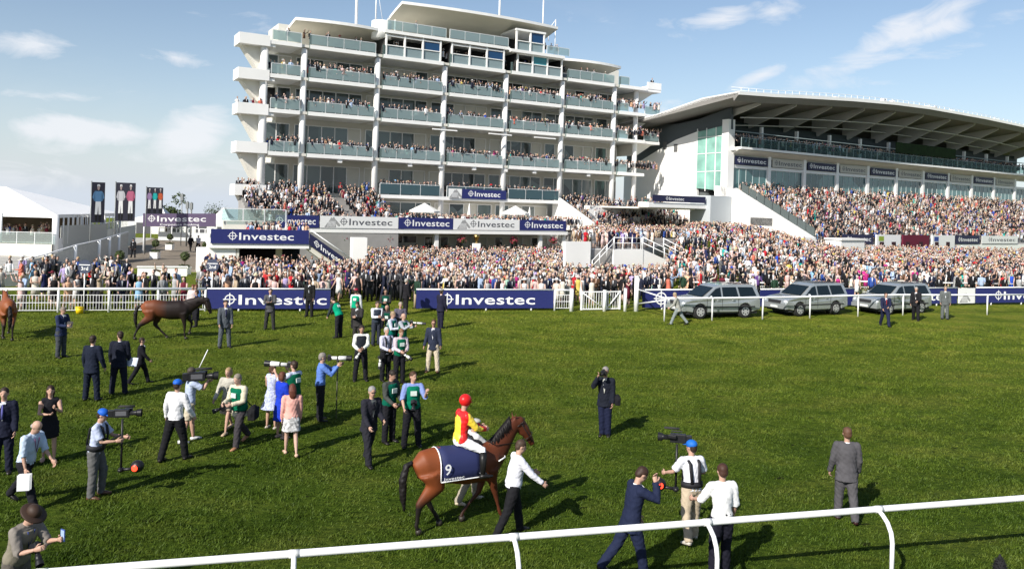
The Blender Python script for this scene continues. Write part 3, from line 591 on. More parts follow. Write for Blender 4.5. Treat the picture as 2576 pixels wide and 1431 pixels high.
    for u in cols[1:] + [-7.0]:
        b = MB(); z = float(zf(u)); b.prism([(4.5, z-.8), (4.5, z-1.15), (-3, 18.0), (-4, 18.0), (-4, z-1.9)], u-.12, u+.12, lambda x, y, t: D.p(t, x, y)); b.build('roof_beam', mat('beam_paint', (.50, .49, .45), .7), o)
    for v, dz in ((1.4, 2.5), (-1.5, 3.3)):
        b = MB(); b.tube([D.p(-7, v, float(zf(-7))-dz)] + [D.p(u, v, z-dz) for u, z in fe[2:-1]], .09, 6); b.build('tie_rod', mat('beam_paint', (.50, .49, .45), .7), o)
    b = MB(); gv = lambda u: zf(u)
    for i, u in enumerate(np.arange(-11, 78, 1.4)):
        z = float(gv(u)); b.tube([D.p(u, 4.8, z), D.p(u, 4.8, z+.75)], .03, 4)
    pts = [(u, z) for u, z in fe]
    for h_ in (.4, .75): b.tube([D.p(u, 4.8, z+h_) for u, z in pts], .03, 4)
    rng2 = random.Random(2)
    for i in range(40): u = rng2.uniform(-10, 76); z = float(gv(u)); b.box(u-.3, u+.3, 3.6, 4.2, z, z+.3+.5*rng2.random(), D)
    b.build('roof_handrail', RAILW, o)
    b = MB(); b.box(27, 44, 2.0, 2.1, 16.1, 17.7, D); b.build('hedge_screen', mat('screen_green', (.010, .026, .005), .9, var=.4, vs=2), T)
    # terrace and its walls
    s = MB(); n = 16
    for i in range(n): s.box(-6, U1, 12.*i/n, 12.*(i+1)/n, 0, 8.7 + (2.8-8.7)*(i+.5)/n, D)
    s.build('standing_terrace', mat('terrace_concrete', (.30, .29, .28), .9, var=.12, vs=.8), T)
    s = MB(); s.prism([(-1.5, 9.7), (0, 9.6), (12.4, 3.6), (12.4, -.2), (-1.5, -.2)], -8.3, -6.0, lambda x, y, t: D.p(t, x, y)); s.build('terrace_side_wall', WHITE, T)
    s = MB(); s.box(-6, U1, 12.0, 12.4, -.2, 2.75, D); s.build('front_wall', WHITE, T)
    x0, z0 = Fr(D.p(-8.3, 0, 0)[:2], D.N).at(1865, 565); s = MB(); FW = Fr(D.p(-8.3, 0, 0)[:2], D.N)
    u_, z_ = FW.at(1915, 560); s.box(u_-1.7, u_+1.7, -.04, .0, z_-.4, z_+.6, Fr(FW.O, FW.U)); s.build('low_window', mat('window_grey', (.12, .12, .12), .3), T)
    for i in range(9):
        v = 1.2 + i*1.25; z = 9.7 - .49*v; r = MB(); r.box(-6.2, -6.1, v, v+1.15, z+.0, z+1.0, D, z2=(z-.55, z+.45)); r.build('side_glass', glass('side_glass', (.10, .12, .12), .8), T)
    # service tower with canopy between the stands
    s = MB(); a_ = D.p(-8.4, 4.2, 0); s.box(-12.2, -8.4, -2, 1.5, -.1, 8.3, D); s.build('service_tower', mat('tower_grey', (.42, .45, .47), .7), T)
    s = MB(); s.box(-22, -12.2, -1, .8, 6.6, 7.2, D, m=0); s.box(-24, -12.2, -9, -8, -.1, 6.6, D); s.build('link_bridge', WHITE, T)
    s = MB(); s.box(-22, -12.3, -8, -1, 6.4, 6.6, D); s.build('bridge_soffit', SOFF, T)
wide_stand()
a_, c_ = D.at(1590, 462, .9), D.at(1722, 458, .9)
sponsor_board('sponsor_banner', 'navy and white strip banner on the bridge between the two stands', D.p(-21.5, .95, 7.3), (*D.U, 0), 9.0, .8, NAVYD, LETW, .30, .28, .5, group=None)
names = ['first', 'second', 'third', 'fourth', 'fifth', 'sixth', 'seventh', 'eighth', 'ninth', 'tenth']
cc = [-7.4] + [7.5*i for i in range(11)]
for i in range(10):
    u0, u1 = cc[i]+.5, cc[i+1]-.45; dk = i % 2 == 0
    sponsor_board('sponsor_banner', f'{"dark navy" if dk else "cream"} banner under the long balcony of the wide stand, {names[i]} from its left end', D.p(u0, .62, 12.55), (*D.U, 0), u1-u0, 1.1, NAVYD if dk else mat('cream_banner', (.5, .48, .42), .7), LETW if dk else LETG, .2, .74, .56, group='banners under the balcony of the wide stand')
cols_ = [('dark navy', NAVYD, LETW, 'Investec'), ('white and green', WB, mat('green_letter', (.05, .25, .1), .6), None), ('maroon and blue', mat('maroon_board', (.12, .01, .03), .6), LETW, None), ('white', WB, LETG, None), ('dark blue', NAVYD, LETW, 'Investec'), ('plain white', WB, LETG, 'Investec')]
xs = [(2120, 2196), (2202, 2262), (2268, 2334), (2342, 2398), (2402, 2464), (2470, 2560)]
for i, ((x0, x1), (cn, cm, lm, tx)) in enumerate(zip(xs, cols_)):
    u0, z0 = D.at(x0, 612, 12.5); u1, _ = D.at(x1, 612, 12.5)
    if tx: sponsor_board('sponsor_banner', f'{cn} board on the front wall below the packed terrace, {names[i]} from the left', D.p(u0, 12.5, 2.85), (*D.U, 0), u1-u0, 1.15, cm, lm, .25, .68, .5, group='boards on the front wall of the wide stand')
    else:
        t = thing('kiosk_front', f'{cn} kiosk front with dark hatches in the wall below the packed terrace', 'kiosk', D.p(u0, 12.5, 0), 0, 'kiosks in the front wall of the wide stand'); FL = Fr((0, 0), D.U)
        k = MB(); k.box(0, u1-u0, -.02, .2, 1.2, 4.0, FL); k.build('kiosk_panel', cm, t); k = MB()
        for q in range(2): k = MB(); k.box(.6+q*(u1-u0)*.5, 1.5+q*(u1-u0)*.5, .2, .24, 1.3, 3.1, FL); k.build('hatch', mat('hatch_dark', (.04, .015, .02), .8), t)
        if cn != 'maroon and blue': k = MB(); k.box(.4, 1.5, .205, .22, 3.2, 3.8, FL); k.build('sign_patch', mat('patch_green' if 'green' in cn else 'patch_blue', (.25, .35, .04) if 'green' in cn else (.03, .06, .25), .6), t)
# white box office left of those
t = thing('ticket_kiosk', 'low white kiosk with a flat top at the foot of the wide stand', 'kiosk', D.p(-5, 14.5, 0)); FL = Fr((0, 0), D.U)
k = MB(); k.box(0, 4.6, -1.5, .6, -.1, 3.4, FL); k.build('walls', WHITE, t); k = MB(); k.box(-.15, 4.75, -1.6, .75, 3.4, 3.6, FL); k.build('roof', WHITE, t)
# ================= PEOPLE =================
def cloth(col, bump=.25): return mat('cloth', col, .85, .15, var=.10, vs=7, bump=bump, bs=16)
SK = [(.44, .27, .20), (.50, .32, .25), (.38, .22, .16), (.10, .05, .03)]
def skinm(i): return mat('skin', SK[i], .55, .3, var=.05, vs=9)
EYE = mat('eye', (.03, .02, .02), .3); LIP = mat('lip', (.30, .11, .09), .5)
def fk(H, p):                                              # joints of a posed figure: x right, y ahead, z up, feet on z = 0
    J = {}; g = p.get
    lean, sl = R(g('lean', 3)), R(g('side', 0))
    ax = Vector((math.sin(sl), math.sin(lean)*math.cos(sl), math.cos(lean)*math.cos(sl)))
    up = lambda d: ax * (d*H)
    for s, k in ((-1, 'L'), (1, 'R')):
        a, kn, o = (R(q) for q in g('leg'+k, (2, 3, 3)))
        hip = Vector((s*.047*H, 0, 0)); knee = hip + Vector((s*math.sin(o), math.sin(a)*math.cos(o), -math.cos(a)*math.cos(o)))*(.245*H)
        b = a - kn; ank = knee + Vector((s*math.sin(o)*.6, math.sin(b), -math.cos(b))).normalized()*(.235*H)
        fp = min(0, b + R(14)) if b < R(-14) else 0
        toe = ank + Vector((s*.015*H, math.cos(fp)*.095*H, -.028*H + math.sin(fp)*.095*H)); heel = ank + Vector((0, -.025*H*math.cos(fp), -.028*H - math.sin(fp)*.02*H))
        J['hip'+k], J['knee'+k], J['ank'+k], J['toe'+k], J['heel'+k] = hip, knee, ank, toe, heel
    tw = R(g('twist', 0)); rt = Vector((math.cos(tw), -math.sin(tw)*1, 0)); fw = Vector((math.sin(tw), math.cos(tw), 0))
    J['pel'] = Vector((0, 0, 0)); J['waist'] = up(.10) * .97; J['chest'] = up(.20); J['shc'] = up(.272); J['neck'] = up(.305)
    hp = R(g('hpitch', 0)); hy = R(g('hyaw', 0)); ha = ax + Vector((0, math.sin(hp)*.7, 0)); ha.normalize(); J['head'] = J['neck'] + ha*(.092*H)
    J['hM'] = Matrix.Rotation(-hy, 3, 'Z') @ Matrix.Rotation(-hp - lean*.6, 3, 'X'); J['rt'], J['fw'], J['ax'] = rt, fw, ax
    for s, k in ((-1, 'L'), (1, 'R')):
        f, o, e, i = (R(q) for q in g('arm'+k, (5, 8, 12, 0)))
        sh = J['shc'] + rt*(s*.098*H)
        u = rt*(s*math.sin(o)) + fw*(math.sin(f)*math.cos(o)) + Vector((0, 0, -math.cos(f)*math.cos(o)))
        q = f + e; w_ = rt*(-s*math.sin(i) + s*math.sin(o)*.35*math.cos(i)) + fw*(math.sin(q)*math.cos(i)) + Vector((0, 0, -math.cos(q)*math.cos(i)))
        el = sh + u.normalized()*(.165*H); wr = el + w_.normalized()*(.145*H)
        J['sh'+k], J['el'+k], J['wr'+k], J['fd'+k] = sh, el, wr, w_.normalized()
    if g('seat') is None:
        zm = min(min(J['toe'+k].z, J['heel'+k].z) for k in 'LR') - .010*H
        zm = -zm
    else: zm = g('seat')
    for k in list(J):
        if k not in ('hM', 'rt', 'fw', 'ax', 'fdL', 'fdR'): J[k] = J[k] + Vector((0, 0, zm))
    return J
def torso(J, H, e=0., sx=1., f=False, z0=-.015, hem=None, belly=0.):
    X = .94 if f else 1.; a = J['ax']; p = lambda d: J['pel'] + a*(d*H)
    pts = [p(z0), p(.03), p(.09), p(.15), p(.21), p(.258), p(.285), p(.300)]
    w_ = [(.084, .060), (.086, .062), (.072*X, .054), (.080*X, .058), (.090*X, .060), (.092*X, .053), (.062*X, .043), (.034, .034)]
    w_ = [((x*sx + e)*H, (y + e + (belly if 0 < i < 4 else 0))*H) for i, (x, y) in enumerate(w_)]
    if hem is not None:
        pts = [p(hem[0])] + pts; w_ = [((hem[1])*H, hem[2]*H)] + w_
    return pts, w_
def limb(mb, pts, rad, H, n=10, m=0): mb.tube(pts, [r*H for r in rad], n, m=m)
def headgeo(b, J, H, M=None):
    c = J['head']; M = J['hM']; P = lambda x, y, z: c + M @ Vector((x*H, y*H, z*H))
    b.ball(P(0, -.004, .014), (.044*H, .054*H, .050*H), 14, 9, rot=M); b.ball(P(0, .014, -.020), (.034*H, .037*H, .042*H), 12, 8, rot=M)
    b.tube([P(0, .046, .004), P(0, .061, -.016)], [.005*H, .010*H], 6); b.ball(P(0, .036, -.052), (.015*H, .014*H, .012*H), 8, 5)
    for s in (-1, 1): b.ball(P(s*.044, -.004, -.004), (.006*H, .012*H, .017*H), 8, 5, rot=M)
    b.tube([J['neck'] - J['ax']*(.03*H), J['neck'] + J['ax']*(.012*H), P(0, -.008, -.03)], [.036*H, .030*H, .030*H], 10)
def hand(b, J, k, H, curl=.5, m=0):
    s = -1 if k == 'L' else 1; w_, d = J['wr'+k], J['fd'+k]; side = J['fw'] if abs(d.dot(J['fw'])) < .8 else Vector((0, 0, 1)) ; side = (side - d*side.dot(d)).normalized(); nrm = d.cross(side)*s*-1
    pal = w_ + d*(.025*H); b.tube([w_ - d*(.01*H), w_ + d*(.012*H), w_ + d*(.045*H), w_ + d*(.054*H)], [(.014*H, .010*H), (.021*H, .011*H), (.024*H, .011*H), (.018*H, .008*H)], 8, side=side, m=m)
    for i, (o, L) in enumerate(((.016, .040), (.0055, .046), (-.0055, .042), (-.0155, .033))):
        p0 = w_ + d*(.048*H) + side*(o*H); a1 = curl*(.9 + .1*i); d1 = d*math.cos(a1) + nrm*math.sin(a1); a2 = a1*2.1; d2 = d*math.cos(a2) + nrm*math.sin(a2)
        p1 = p0 + d1*(L*.5*H); b.tube([p0, p1, p1 + d2*(L*.5*H)], [.0055*H, .0050*H, .0038*H], 6, m=m)
    t0 = w_ + d*(.014*H) + side*(.018*H); t1 = t0 + (d*.6 + side*.6 + nrm*.3).normalized()*(.022*H); b.tube([t0, t1, t1 + (d*.9 + nrm*.4).normalized()*(.018*H)], [.0075*H, .0062*H, .0045*H], 6, m=m)
def remesh(name, mb, mats, vox, parent, fold=0., seed=0, extra=None, smooth=3):
    me = mb.mesh('tmp', []); o = bpy.data.objects.new('tmp', me); COL.objects.link(o)
    r = o.modifiers.new('r', 'REMESH'); r.mode = 'VOXEL'; r.voxel_size = vox; r.use_smooth_shade = True
    s = o.modifiers.new('s', 'SMOOTH'); s.iterations = smooth; s.factor = .5
    dg = bpy.context.evaluated_depsgraph_get(); m2 = bpy.data.meshes.new_from_object(o.evaluated_get(dg)); bpy.data.objects.remove(o); bpy.data.meshes.remove(me)
    m2.name = name; n = len(m2.vertices); v = np.empty(n*3); m2.vertices.foreach_get('co', v); v = v.reshape(-1, 3)
    if fold:
        nr = np.empty(n*3); m2.vertex_normals.foreach_get('vector', nr); nr = nr.reshape(-1, 3)
        d = np.sin(v[:, 2]*37 + 9*np.sin(v[:, 0]*11 + seed) + v[:, 1]*14)*.5 + np.sin(v[:, 2]*71 + v[:, 0]*33 - v[:, 1]*41 + seed*2)*.35 + np.sin(v[:, 0]*55 + v[:, 2]*19 + 5*np.sin(v[:, 1]*17))*.3
        v = v + nr*(fold*d)[:, None]; m2.vertices.foreach_set('co', v.ravel())
    for x in (mats if isinstance(mats, (list, tuple)) else [mats]): m2.materials.append(x)
    if extra:                                              # join un-remeshed details (fingers, eyes) to the same mesh
        bm = bmesh.new(); bm.from_mesh(m2); e = extra.mesh('e', mats); bm.from_mesh(e); bm.to_mesh(m2); bm.free(); bpy.data.meshes.remove(e)
    m2.update(); return link(name, m2, parent)
PEOPLE = []
def person(label, foot, H, yaw, pose, o, group=None, vox=.017, loc=None):
    """o: skin, hair=(style,col), top=(kind,col), bottom=(kind,col), shoes, shirt, tie, bib, hat, harness, sleeve"""
    J = fk(H, pose); g = o.get
    base = Vector(loc) if loc is not None else (G(*foot) if len(foot) == 2 else Vector(foot))
    T = thing('person', label, 'person', base, R(-yaw), group); PEOPLE.append(T)
    fem = g('f', False); sk = skinm(g('skin', 0)); seed = len(PEOPLE); top = g('top', ('jacket', (.02, .02, .03))); bot = g('bottom', ('trousers', (.02, .02, .03)))
    # body
    b = MB(); pts, rd = torso(J, H, 0, f=fem); b.tube(pts, rd, 14, side=J['rt']); headgeo(b, J, H)
    for k in 'LR':
        b.tube([J['sh'+k], J['sh'+k].lerp(J['el'+k], .4), J['el'+k], J['el'+k].lerp(J['wr'+k], .35), J['wr'+k]], [q*H for q in (.031, .028, .021, .022, .014)], 9)
        b.tube([J['pel'].lerp(J['shc'], .25), J['sh'+k]], [.03*H, .030*H], 8)
        lr = (.050, .047, .032, .033, .018) if not fem else (.048, .045, .030, .029, .016)
        b.tube([J['hip'+k], J['hip'+k].lerp(J['knee'+k], .35), J['knee'+k], J['knee'+k].lerp(J['ank'+k], .35), J['ank'+k]], [q*H for q in lr], 10)
        b.tube([J['heel'+k], J['ank'+k] + (J['toe'+k]-J['ank'+k])*.3, J['toe'+k].lerp(J['heel'+k], .15)], [.013*H, .015*H, .008*H], 8)
    x = MB(); c = J['head']; M = J['hM']; PH = lambda x_, y_, z_: c + M @ Vector((x_*H, y_*H, z_*H))
    for s in (-1, 1): x.ball(PH(s*.016, .047, .004), (.0055*H, .003*H, .0032*H), 6, 4, m=1)
    x.tube([PH(-.013, .049, -.032), PH(.013, .049, -.032)], .0028*H, 5, m=2)
    for k in 'LR': hand(x, J, k, H, g('curl', .55))
    remesh('body', b, [sk, EYE, LIP], vox, T, extra=x)
    # lower garment
    if bot[0] in ('trousers', 'shorts', 'boots'):
        b = MB(); a = J['ax']; b.tube([J['pel'] - Vector((0, 0, .05*H)), J['pel'], J['pel'] + a*(.05*H), J['pel'] + a*(.085*H)], [(.074*H, .062*H), (.097*H, .074*H), (.088*H, .066*H), (.074*H, .056*H)], 14, side=J['rt'])
        for k in 'LR':
            h, kn, an = J['hip'+k], J['knee'+k], J['ank'+k]; e = an + (kn-an).normalized()*(-.02*H)
            if bot[0] == 'shorts': b.tube([h, kn.lerp(h, .1)], [.060*H, .052*H], 10)
            elif bot[0] == 'boots': b.tube([h, h.lerp(kn, .5), kn, kn.lerp(an, .15)], [.058*H, .052*H, .038*H, .036*H], 10)
            else: b.tube([h, h.lerp(kn, .5), kn, kn.lerp(an, .4), e], [.065*H, .059*H, .048*H, .045*H, .041*H], 10)
        remesh('trousers' if bot[0] != 'shorts' else 'shorts', b, cloth(bot[1]), vox, T, .0065, seed)
    elif bot[0] == 'skirt':
        b = MB(); dn = J['pel'] - Vector((0, 0, g('skirt_len', .21)*H)); b.tube([dn, J['pel'] - Vector((0, 0, .09*H)), J['pel'], J['pel'] + J['ax']*(.08*H)], [(g('flare', .13)*H, g('flare', .13)*.85*H), (.112*H, .092*H), (.095*H, .075*H), (.076*H, .060*H)], 16, side=J['rt'])
        for k in 'LR': b.tube([J['hip'+k], J['hip'+k].lerp(J['knee'+k], .75)], [.062*H, .062*H], 8)
        remesh('skirt', b, g('skirtmat') or cloth(bot[1]), vox, T, .006, seed)
    # upper garment
    sl = g('sleeve', 'long')
    b = MB()
    if top[0] == 'jacket': pts, rd = torso(J, H, .018, hem=(-.095, .120 if not fem else .10, .092), f=fem, sx=1.04); rad = (.046, .044, .038, .034, .031)
    elif top[0] == 'shirt': pts, rd = torso(J, H, .009, hem=(-.014, .110, .089), f=fem, belly=g('belly', 0), sx=1.04 + g('bulk', 0)); rad = (.044, .041, .036, .032, .026)
    else: pts, rd = torso(J, H, .006, f=fem); rad = (.035, .032, .026, .026, .02)
    b.tube(pts, rd, 16, side=J['rt'])
    for k in 'LR':
        b.tube([J['shc'] + J['rt']*(.02*H*(-1 if k == 'L' else 1)), J['sh'+k]], [.046*H, .040*H], 9)
        s0, e0, w0 = J['sh'+k], J['el'+k], J['wr'+k]
        if sl != 'none': b.ball(s0, ((rad[0]-.001)*H,)*3, 10, 7)
        if sl == 'long': b.tube([s0, s0.lerp(e0, .5), e0, e0.lerp(w0, .4), w0 + J['fd'+k]*(.005*H)], [q*H for q in rad], 10)
        elif sl == 'short': b.tube([s0, s0.lerp(e0, .5), s0.lerp(e0, .8)], [rad[0]*H, rad[1]*H, rad[1]*1.05*H], 10)
        elif sl == 'rolled': b.tube([s0, s0.lerp(e0, .5), e0, e0.lerp(w0, .12)], [rad[0]*H, rad[1]*H, rad[2]*H, rad[2]*1.1*H], 10)
    nm = {'jacket': 'jacket', 'shirt': 'shirt', 'dress': 'dress_top'}.get(top[0], 'shirt')
    tp = remesh(nm, b, g('topmat') or cloth(top[1]), vox, T, .005 if top[0] != 'dress' else .002, seed+3)
    fy = (.062 + .016)*H; a = J['ax']; fwd = (J['fw'] - a*J['fw'].dot(a)).normalized(); ctr = lambda d, w_: J['pel'] + a*(d*H) + fwd*(w_*H)
    if top[0] in ('jacket',) and g('shirt'):
        b = MB(); v = [ctr(.10, .073), ctr(.285, .053) + J['rt']*(.028*H), ctr(.30, .040) + J['rt']*(.030*H), ctr(.30, .040) - J['rt']*(.030*H), ctr(.285, .053) - J['rt']*(.028*H)]
        v2 = [p + fwd*(.012*H) for p in v]; b.add(v + v2, [(0, 1, 2, 3, 4), (9, 8, 7, 6, 5)] + [(i, (i+1) % 5, 5+(i+1) % 5, 5+i) for i in range(5)]); b.tube([J['neck'] - a*(.012*H), J['neck'] + a*(.004*H)], [.037*H, .033*H], 12); b.build('shirt_front', cloth(g('shirt'), 0), T)
        if g('tie'): b = MB(); b.tube([ctr(.285, .070), ctr(.20, .088), ctr(.12, .090)], [(.007*H, .004*H), (.012*H, .004*H), (.010*H, .004*H)], 6, side=J['rt']); b.build('tie', cloth(g('tie'), 0), T)
    if top[0] == 'shirt' or g('collar'):
        b = MB(); b.tube([J['neck'] - a*(.014*H), J['neck'] + a*(.008*H)], [.038*H, .034*H], 12); b.build('collar', cloth(g('collar') or top[1], 0), T)
    if g('bib') or g('vest'):
        c_ = g('bib') or g('vest'); b = MB(); jk = .011 if top[0] == 'jacket' else 0; pts, rd = torso(J, H, .021 + jk, hem=(.005, .104 + jk*1.6, .084 + jk*1.4), sx=1.03); pts = pts[:-1]; rd = rd[:-1]; b.tube(pts, rd, 16, side=J['rt']); w_ = remesh('bib' if g('bib') else 'waistcoat', b, cloth(c_), vox, T, .003, seed+9)
        if g('bib'):
            for s in (1, -1):
                q = MB(); v = [ctr(.17, s*(.094 + jk)) - J['rt']*(.04*H), ctr(.17, s*(.094 + jk)) + J['rt']*(.04*H), ctr(.23, s*(.090 + jk)) + J['rt']*(.04*H), ctr(.23, s*(.090 + jk)) - J['rt']*(.04*H)]
                q.add(v + [p - fwd*(.012*H*s) for p in v], [(0, 1, 2, 3), (7, 6, 5, 4)] + [(k_, (k_+1) % 4, 4+(k_+1) % 4, 4+k_) for k_ in range(4)])
                q.build('bib_patch', cloth((.55, .62, .58), 0), w_)
    if g('harness'):
        b = MB()
        for s in (-1, 1): b.tube([ctr(.06, .09) + J['rt']*(s*.05*H), ctr(.2, .085) + J['rt']*(s*.05*H), ctr(.275, .06) + J['rt']*(s*.055*H), J['shc'] + J['rt']*(s*.055*H) + a*(.035*H), ctr(.25, -.075) + J['rt']*(s*.05*H), ctr(.06, -.085) + J['rt']*(s*.04*H)], [(.018*H, .010*H)]*6, 8, side=J['rt'])
        b.tube([ctr(.02, 0), ctr(.07, 0)], [(.112*H, .094*H), (.108*H, .092*H)], 16, side=J['rt']); b.build('harness', mat('webbing', (.015, .015, .018), .7), T)
    # shoes
    if g('shoes', (.012, .01, .01)) is not None:
        for k in 'LR':
            b = MB(); hl, an, to = J['heel'+k], J['ank'+k], J['toe'+k]; u = Vector((0, 0, .004*H))
            if bot[0] == 'boots': b.tube([J['knee'+k].lerp(an, .08), J['knee'+k].lerp(an, .4), an], [.040*H, .038*H, .026*H], 10)
            b.tube([hl - (to-hl).normalized()*(.010*H) + u, hl.lerp(to, .3) + u*2.2, hl.lerp(to, .7) + u, to + (to-hl).normalized()*(.012*H)], [(.021*H, .019*H), (.027*H, .027*H), (.028*H, .019*H), (.020*H, .012*H)], 10, side=J['rt'])
            b.build('shoe' if bot[0] != 'boots' else 'boot', mat('shoe_leather', g('shoes', (.012, .01, .01)), .4, var=.05), T)
    # hair and hats
    st, hc = g('hair', ('short', (.03, .018, .012))); hm = mat('hair', hc, .6, .3, var=.2, vs=60); b = MB()
    if st != 'bald':
        b.ball(PH(0, -.010, .021), (.048*H, .056*H, .051*H), 14, 9, rot=M)
        if st == 'short': b.ball(PH(0, -.030, -.008), (.042*H, .034*H, .042*H), 12, 8, rot=M)
        elif st == 'long': b.tube([PH(0, -.03, .02), PH(0, -.046, -.03), PH(.006, -.052, -.09), PH(.01, -.046, -.15)], [(.05*H, .034*H), (.054*H, .034*H), (.05*H, .026*H), (.02*H, .012*H)], 12, side=M @ Vector((1, 0, 0)))
        elif st == 'bob': b.tube([PH(0, -.022, .02), PH(0, -.03, -.03), PH(0, -.03, -.062)], [(.052*H, .042*H), (.056*H, .038*H), (.048*H, .03*H)], 12, side=M @ Vector((1, 0, 0)))
    else: b.ball(PH(0, -.030, -.012), (.0455*H, .033*H, .026*H), 12, 8, rot=M)
    if not (g('hat') and g('hat')[0] == 'helmet'): remesh('hair', b, hm, .012, T, .0025, seed)
    else: pass
    if g('hat'):
        kd, c_ = g('hat'); b = MB(); hm = mat('hat_fabric', c_, .6 if kd != 'helmet' else .35, .3)
        if kd == 'cap': b.ball(PH(0, -.006, .030), (.052*H, .060*H, .046*H), 14, 9, rot=M); f_ = g('brim', 1); b.tube([PH(0, .045*f_, .026), PH(0, .088*f_, .016)], [(.044*H, .006*H), (.030*H, .005*H)], 12, side=M @ Vector((1, 0, 0)))
        elif kd == 'helmet': b.ball(PH(0, -.004, .026), (.064*H, .074*H, .066*H), 18, 12, rot=M); b.tube([PH(0, .05, .012), PH(0, .095, .004)], [(.05*H, .006*H), (.034*H, .005*H)], 12, side=M @ Vector((1, 0, 0)))
        elif kd == 'flat': b.ball(PH(0, .006, .040), (.056*H, .072*H, .030*H), 14, 8, rot=M)
        elif kd == 'brim': b.ball(PH(0, -.004, .045), (.052*H, .062*H, .052*H), 14, 8, rot=M); b.tube([PH(0, 0, .028), PH(0, 0, .036)], [(.098*H, .105*H), (.09*H, .098*H)], 20, side=M @ Vector((1, 0, 0)))
        b.build('helmet' if kd == 'helmet' else 'hat', hm, T)
    if g('glasses'): b = MB(); b.tube([PH(-.03, .050, .004), PH(0, .056, .004), PH(.03, .050, .004)], .006*H, 6); b.build('sunglasses', mat('lens_black', (.01, .01, .01), .1), T)
    if g('lanyard'): b = MB(); b.tube([ctr(.285, .062) - J['rt']*(.03*H), ctr(.14, .085 + g('belly', 0)), ctr(.285, .062) + J['rt']*(.03*H)], .005*H, 5); b.build('lanyard', mat('lanyard', g('lanyard'), .6), T)
    T['_wR'] = 0; del T['_wR']
    return T, J
def wpt(T, p): return T.matrix_basis @ Vector(p)           # point of a figure in the world
BLK = mat('black_plastic', (.014, .014, .016), .4); LENSW = mat('white_lens_barrel', (.62, .62, .60), .4); GLS = mat('lens_glass', (.01, .012, .03), .05, .6)
def press_camera(label, at, d, L=.42, white=True, fat=.055):
    """stills camera with a long lens, its body at `at`, pointing along d"""
    d = Vector(d).normalized(); t = thing('press_camera', label, 'camera', at); s = Vector((d.y, -d.x, 0)).normalized(); u = s.cross(d)
    b = MB(); pts = [-d*.05 + s*a + u*c for a, c in ((-.075, -.07), (.075, -.07), (.075, .04), (.03, .05), (.02, .085), (-.02, .085), (-.03, .05), (-.075, .04))]; n = len(pts)
    b.add(pts + [p + d*.085 for p in pts], [tuple(range(n))[::-1], tuple(range(n, 2*n))] + [(i, (i+1) % n, n+(i+1) % n, n+i) for i in range(n)]); b.build('camera_body', BLK, t)
    l = MB(); l.tube([d*.03, d*(.03+L*.35), d*(.04+L*.38), d*(.04+L*.75)], [fat*.62, fat*.62, fat*.8, fat*.9], 14); l.build('lens', LENSW if white else BLK, t)
    l = MB(); l.tube([d*(.03+L*.75), d*(.03+L)], [fat*.98, fat*1.1], 14, cap=False); l.tube([d*(.03+L*.3), d*(.03+L*.36)], fat*.7, 14); l.build('lens_hood', BLK, t)
    return t
def video_camera(label, at, d, scale=1.):
    d = Vector(d).normalized(); s = Vector((d.y, -d.x, 0)).normalized(); u = s.cross(d); t = thing('video_camera', label, 'camera', at); k = scale
    def bx(name, y0, y1, x0, x1, z0, z1, m=BLK):
        b = MB(); P_ = lambda x, y, z: d*(y*k) + s*(x*k) + u*(z*k); e = .012
        b.add([P_(x, y, z) for x in (x0, x1) for y in (y0, y1) for z in (z0, z1)], [(0, 1, 3, 2), (4, 6, 7, 5), (0, 4, 5, 1), (2, 3, 7, 6), (0, 2, 6, 4), (1, 5, 7, 3)]); o = b.build(name, m, t)
        md = o.modifiers.new('b', 'BEVEL'); md.width = .012; md.segments = 2; return o
    bx('camera_body', -.2, .16, -.07, .07, -.1, .1); bx('battery', -.33, -.2, -.055, .055, -.09, .08); bx('carry_handle', -.12, .14, -.015, .015, .14, .17); bx('viewfinder', .02, .2, -.17, -.09, .02, .1); bx('side_panel', -.15, .1, .07, .076, -.05, .06, mat('panel_grey', (.10, .10, .11), .5))
    b = MB(); b.tube([d*.16*k, d*.30*k, d*.34*k], [.055*k, .06*k, .085*k], 12); b.tube([d*.34*k, d*.44*k], [.09*k, .1*k], 12, cap=False); b.build('lens', BLK, t)
    b = MB(); b.ball(d*.35*k, (.05*k, .05*k, .05*k)); b.build('lens_glass', GLS, t)
    b = MB(); b.tube([s*.1*k + u*.19*k - d*.05*k, s*.1*k + u*.19*k + d*.3*k], .028*k, 8); b.build('microphone', mat('foam', (.03, .03, .03), .95), t)
    return t
def papers(label, at, n, w_=.21, h_=.29, col=(.75, .75, .76), cat='papers', up=(0, 0, 1)):
    n = Vector(n).normalized(); s = n.cross(Vector(up)).normalized(); u = s.cross(n); t = MB(); rr = random.Random(4)
    for i in range(3):
        o = n*(.006*i) + s*(.015*i) + u*(-.012*i); q = [o - s*w_/2 - u*h_/2, o + s*w_/2 - u*h_/2, o + s*w_/2 + u*h_/2 + n*.02, o - s*w_/2 + u*h_/2 + n*.01]; q2 = [p - n*.003 for p in q]
        t.add(q + q2, [(0, 1, 2, 3), (7, 6, 5, 4)] + [(i_, (i_+1) % 4, 4+(i_+1) % 4, 4+i_) for i_ in range(4)])
    o = t.build('papers', mat('paper', col, .7), label=label, cat=cat); o.location = at; return o
def shoulder_bag(label, at, r=(.10, .2, .16), col=(.012, .012, .014), strap=None):
    t = thing('shoulder_bag', label, 'bag', at); b = MB(); b.ball((0, 0, 0), r, 12, 8); b.box(-r[0]*.8, r[0]*.8, -r[1]*.85, r[1]*.85, -r[2]*.9, r[2]*.6); remesh('bag_body', b, cloth(col), .02, t, .003)
    if strap: b = MB(); b.tube([Vector((0, 0, r[2]*.6)), (Vector(strap)-Vector(at))*.5 + Vector((0, .02, 0)), Vector(strap)-Vector(at)], .013, 6); b.build('strap', cloth(col, 0), t)
    return t
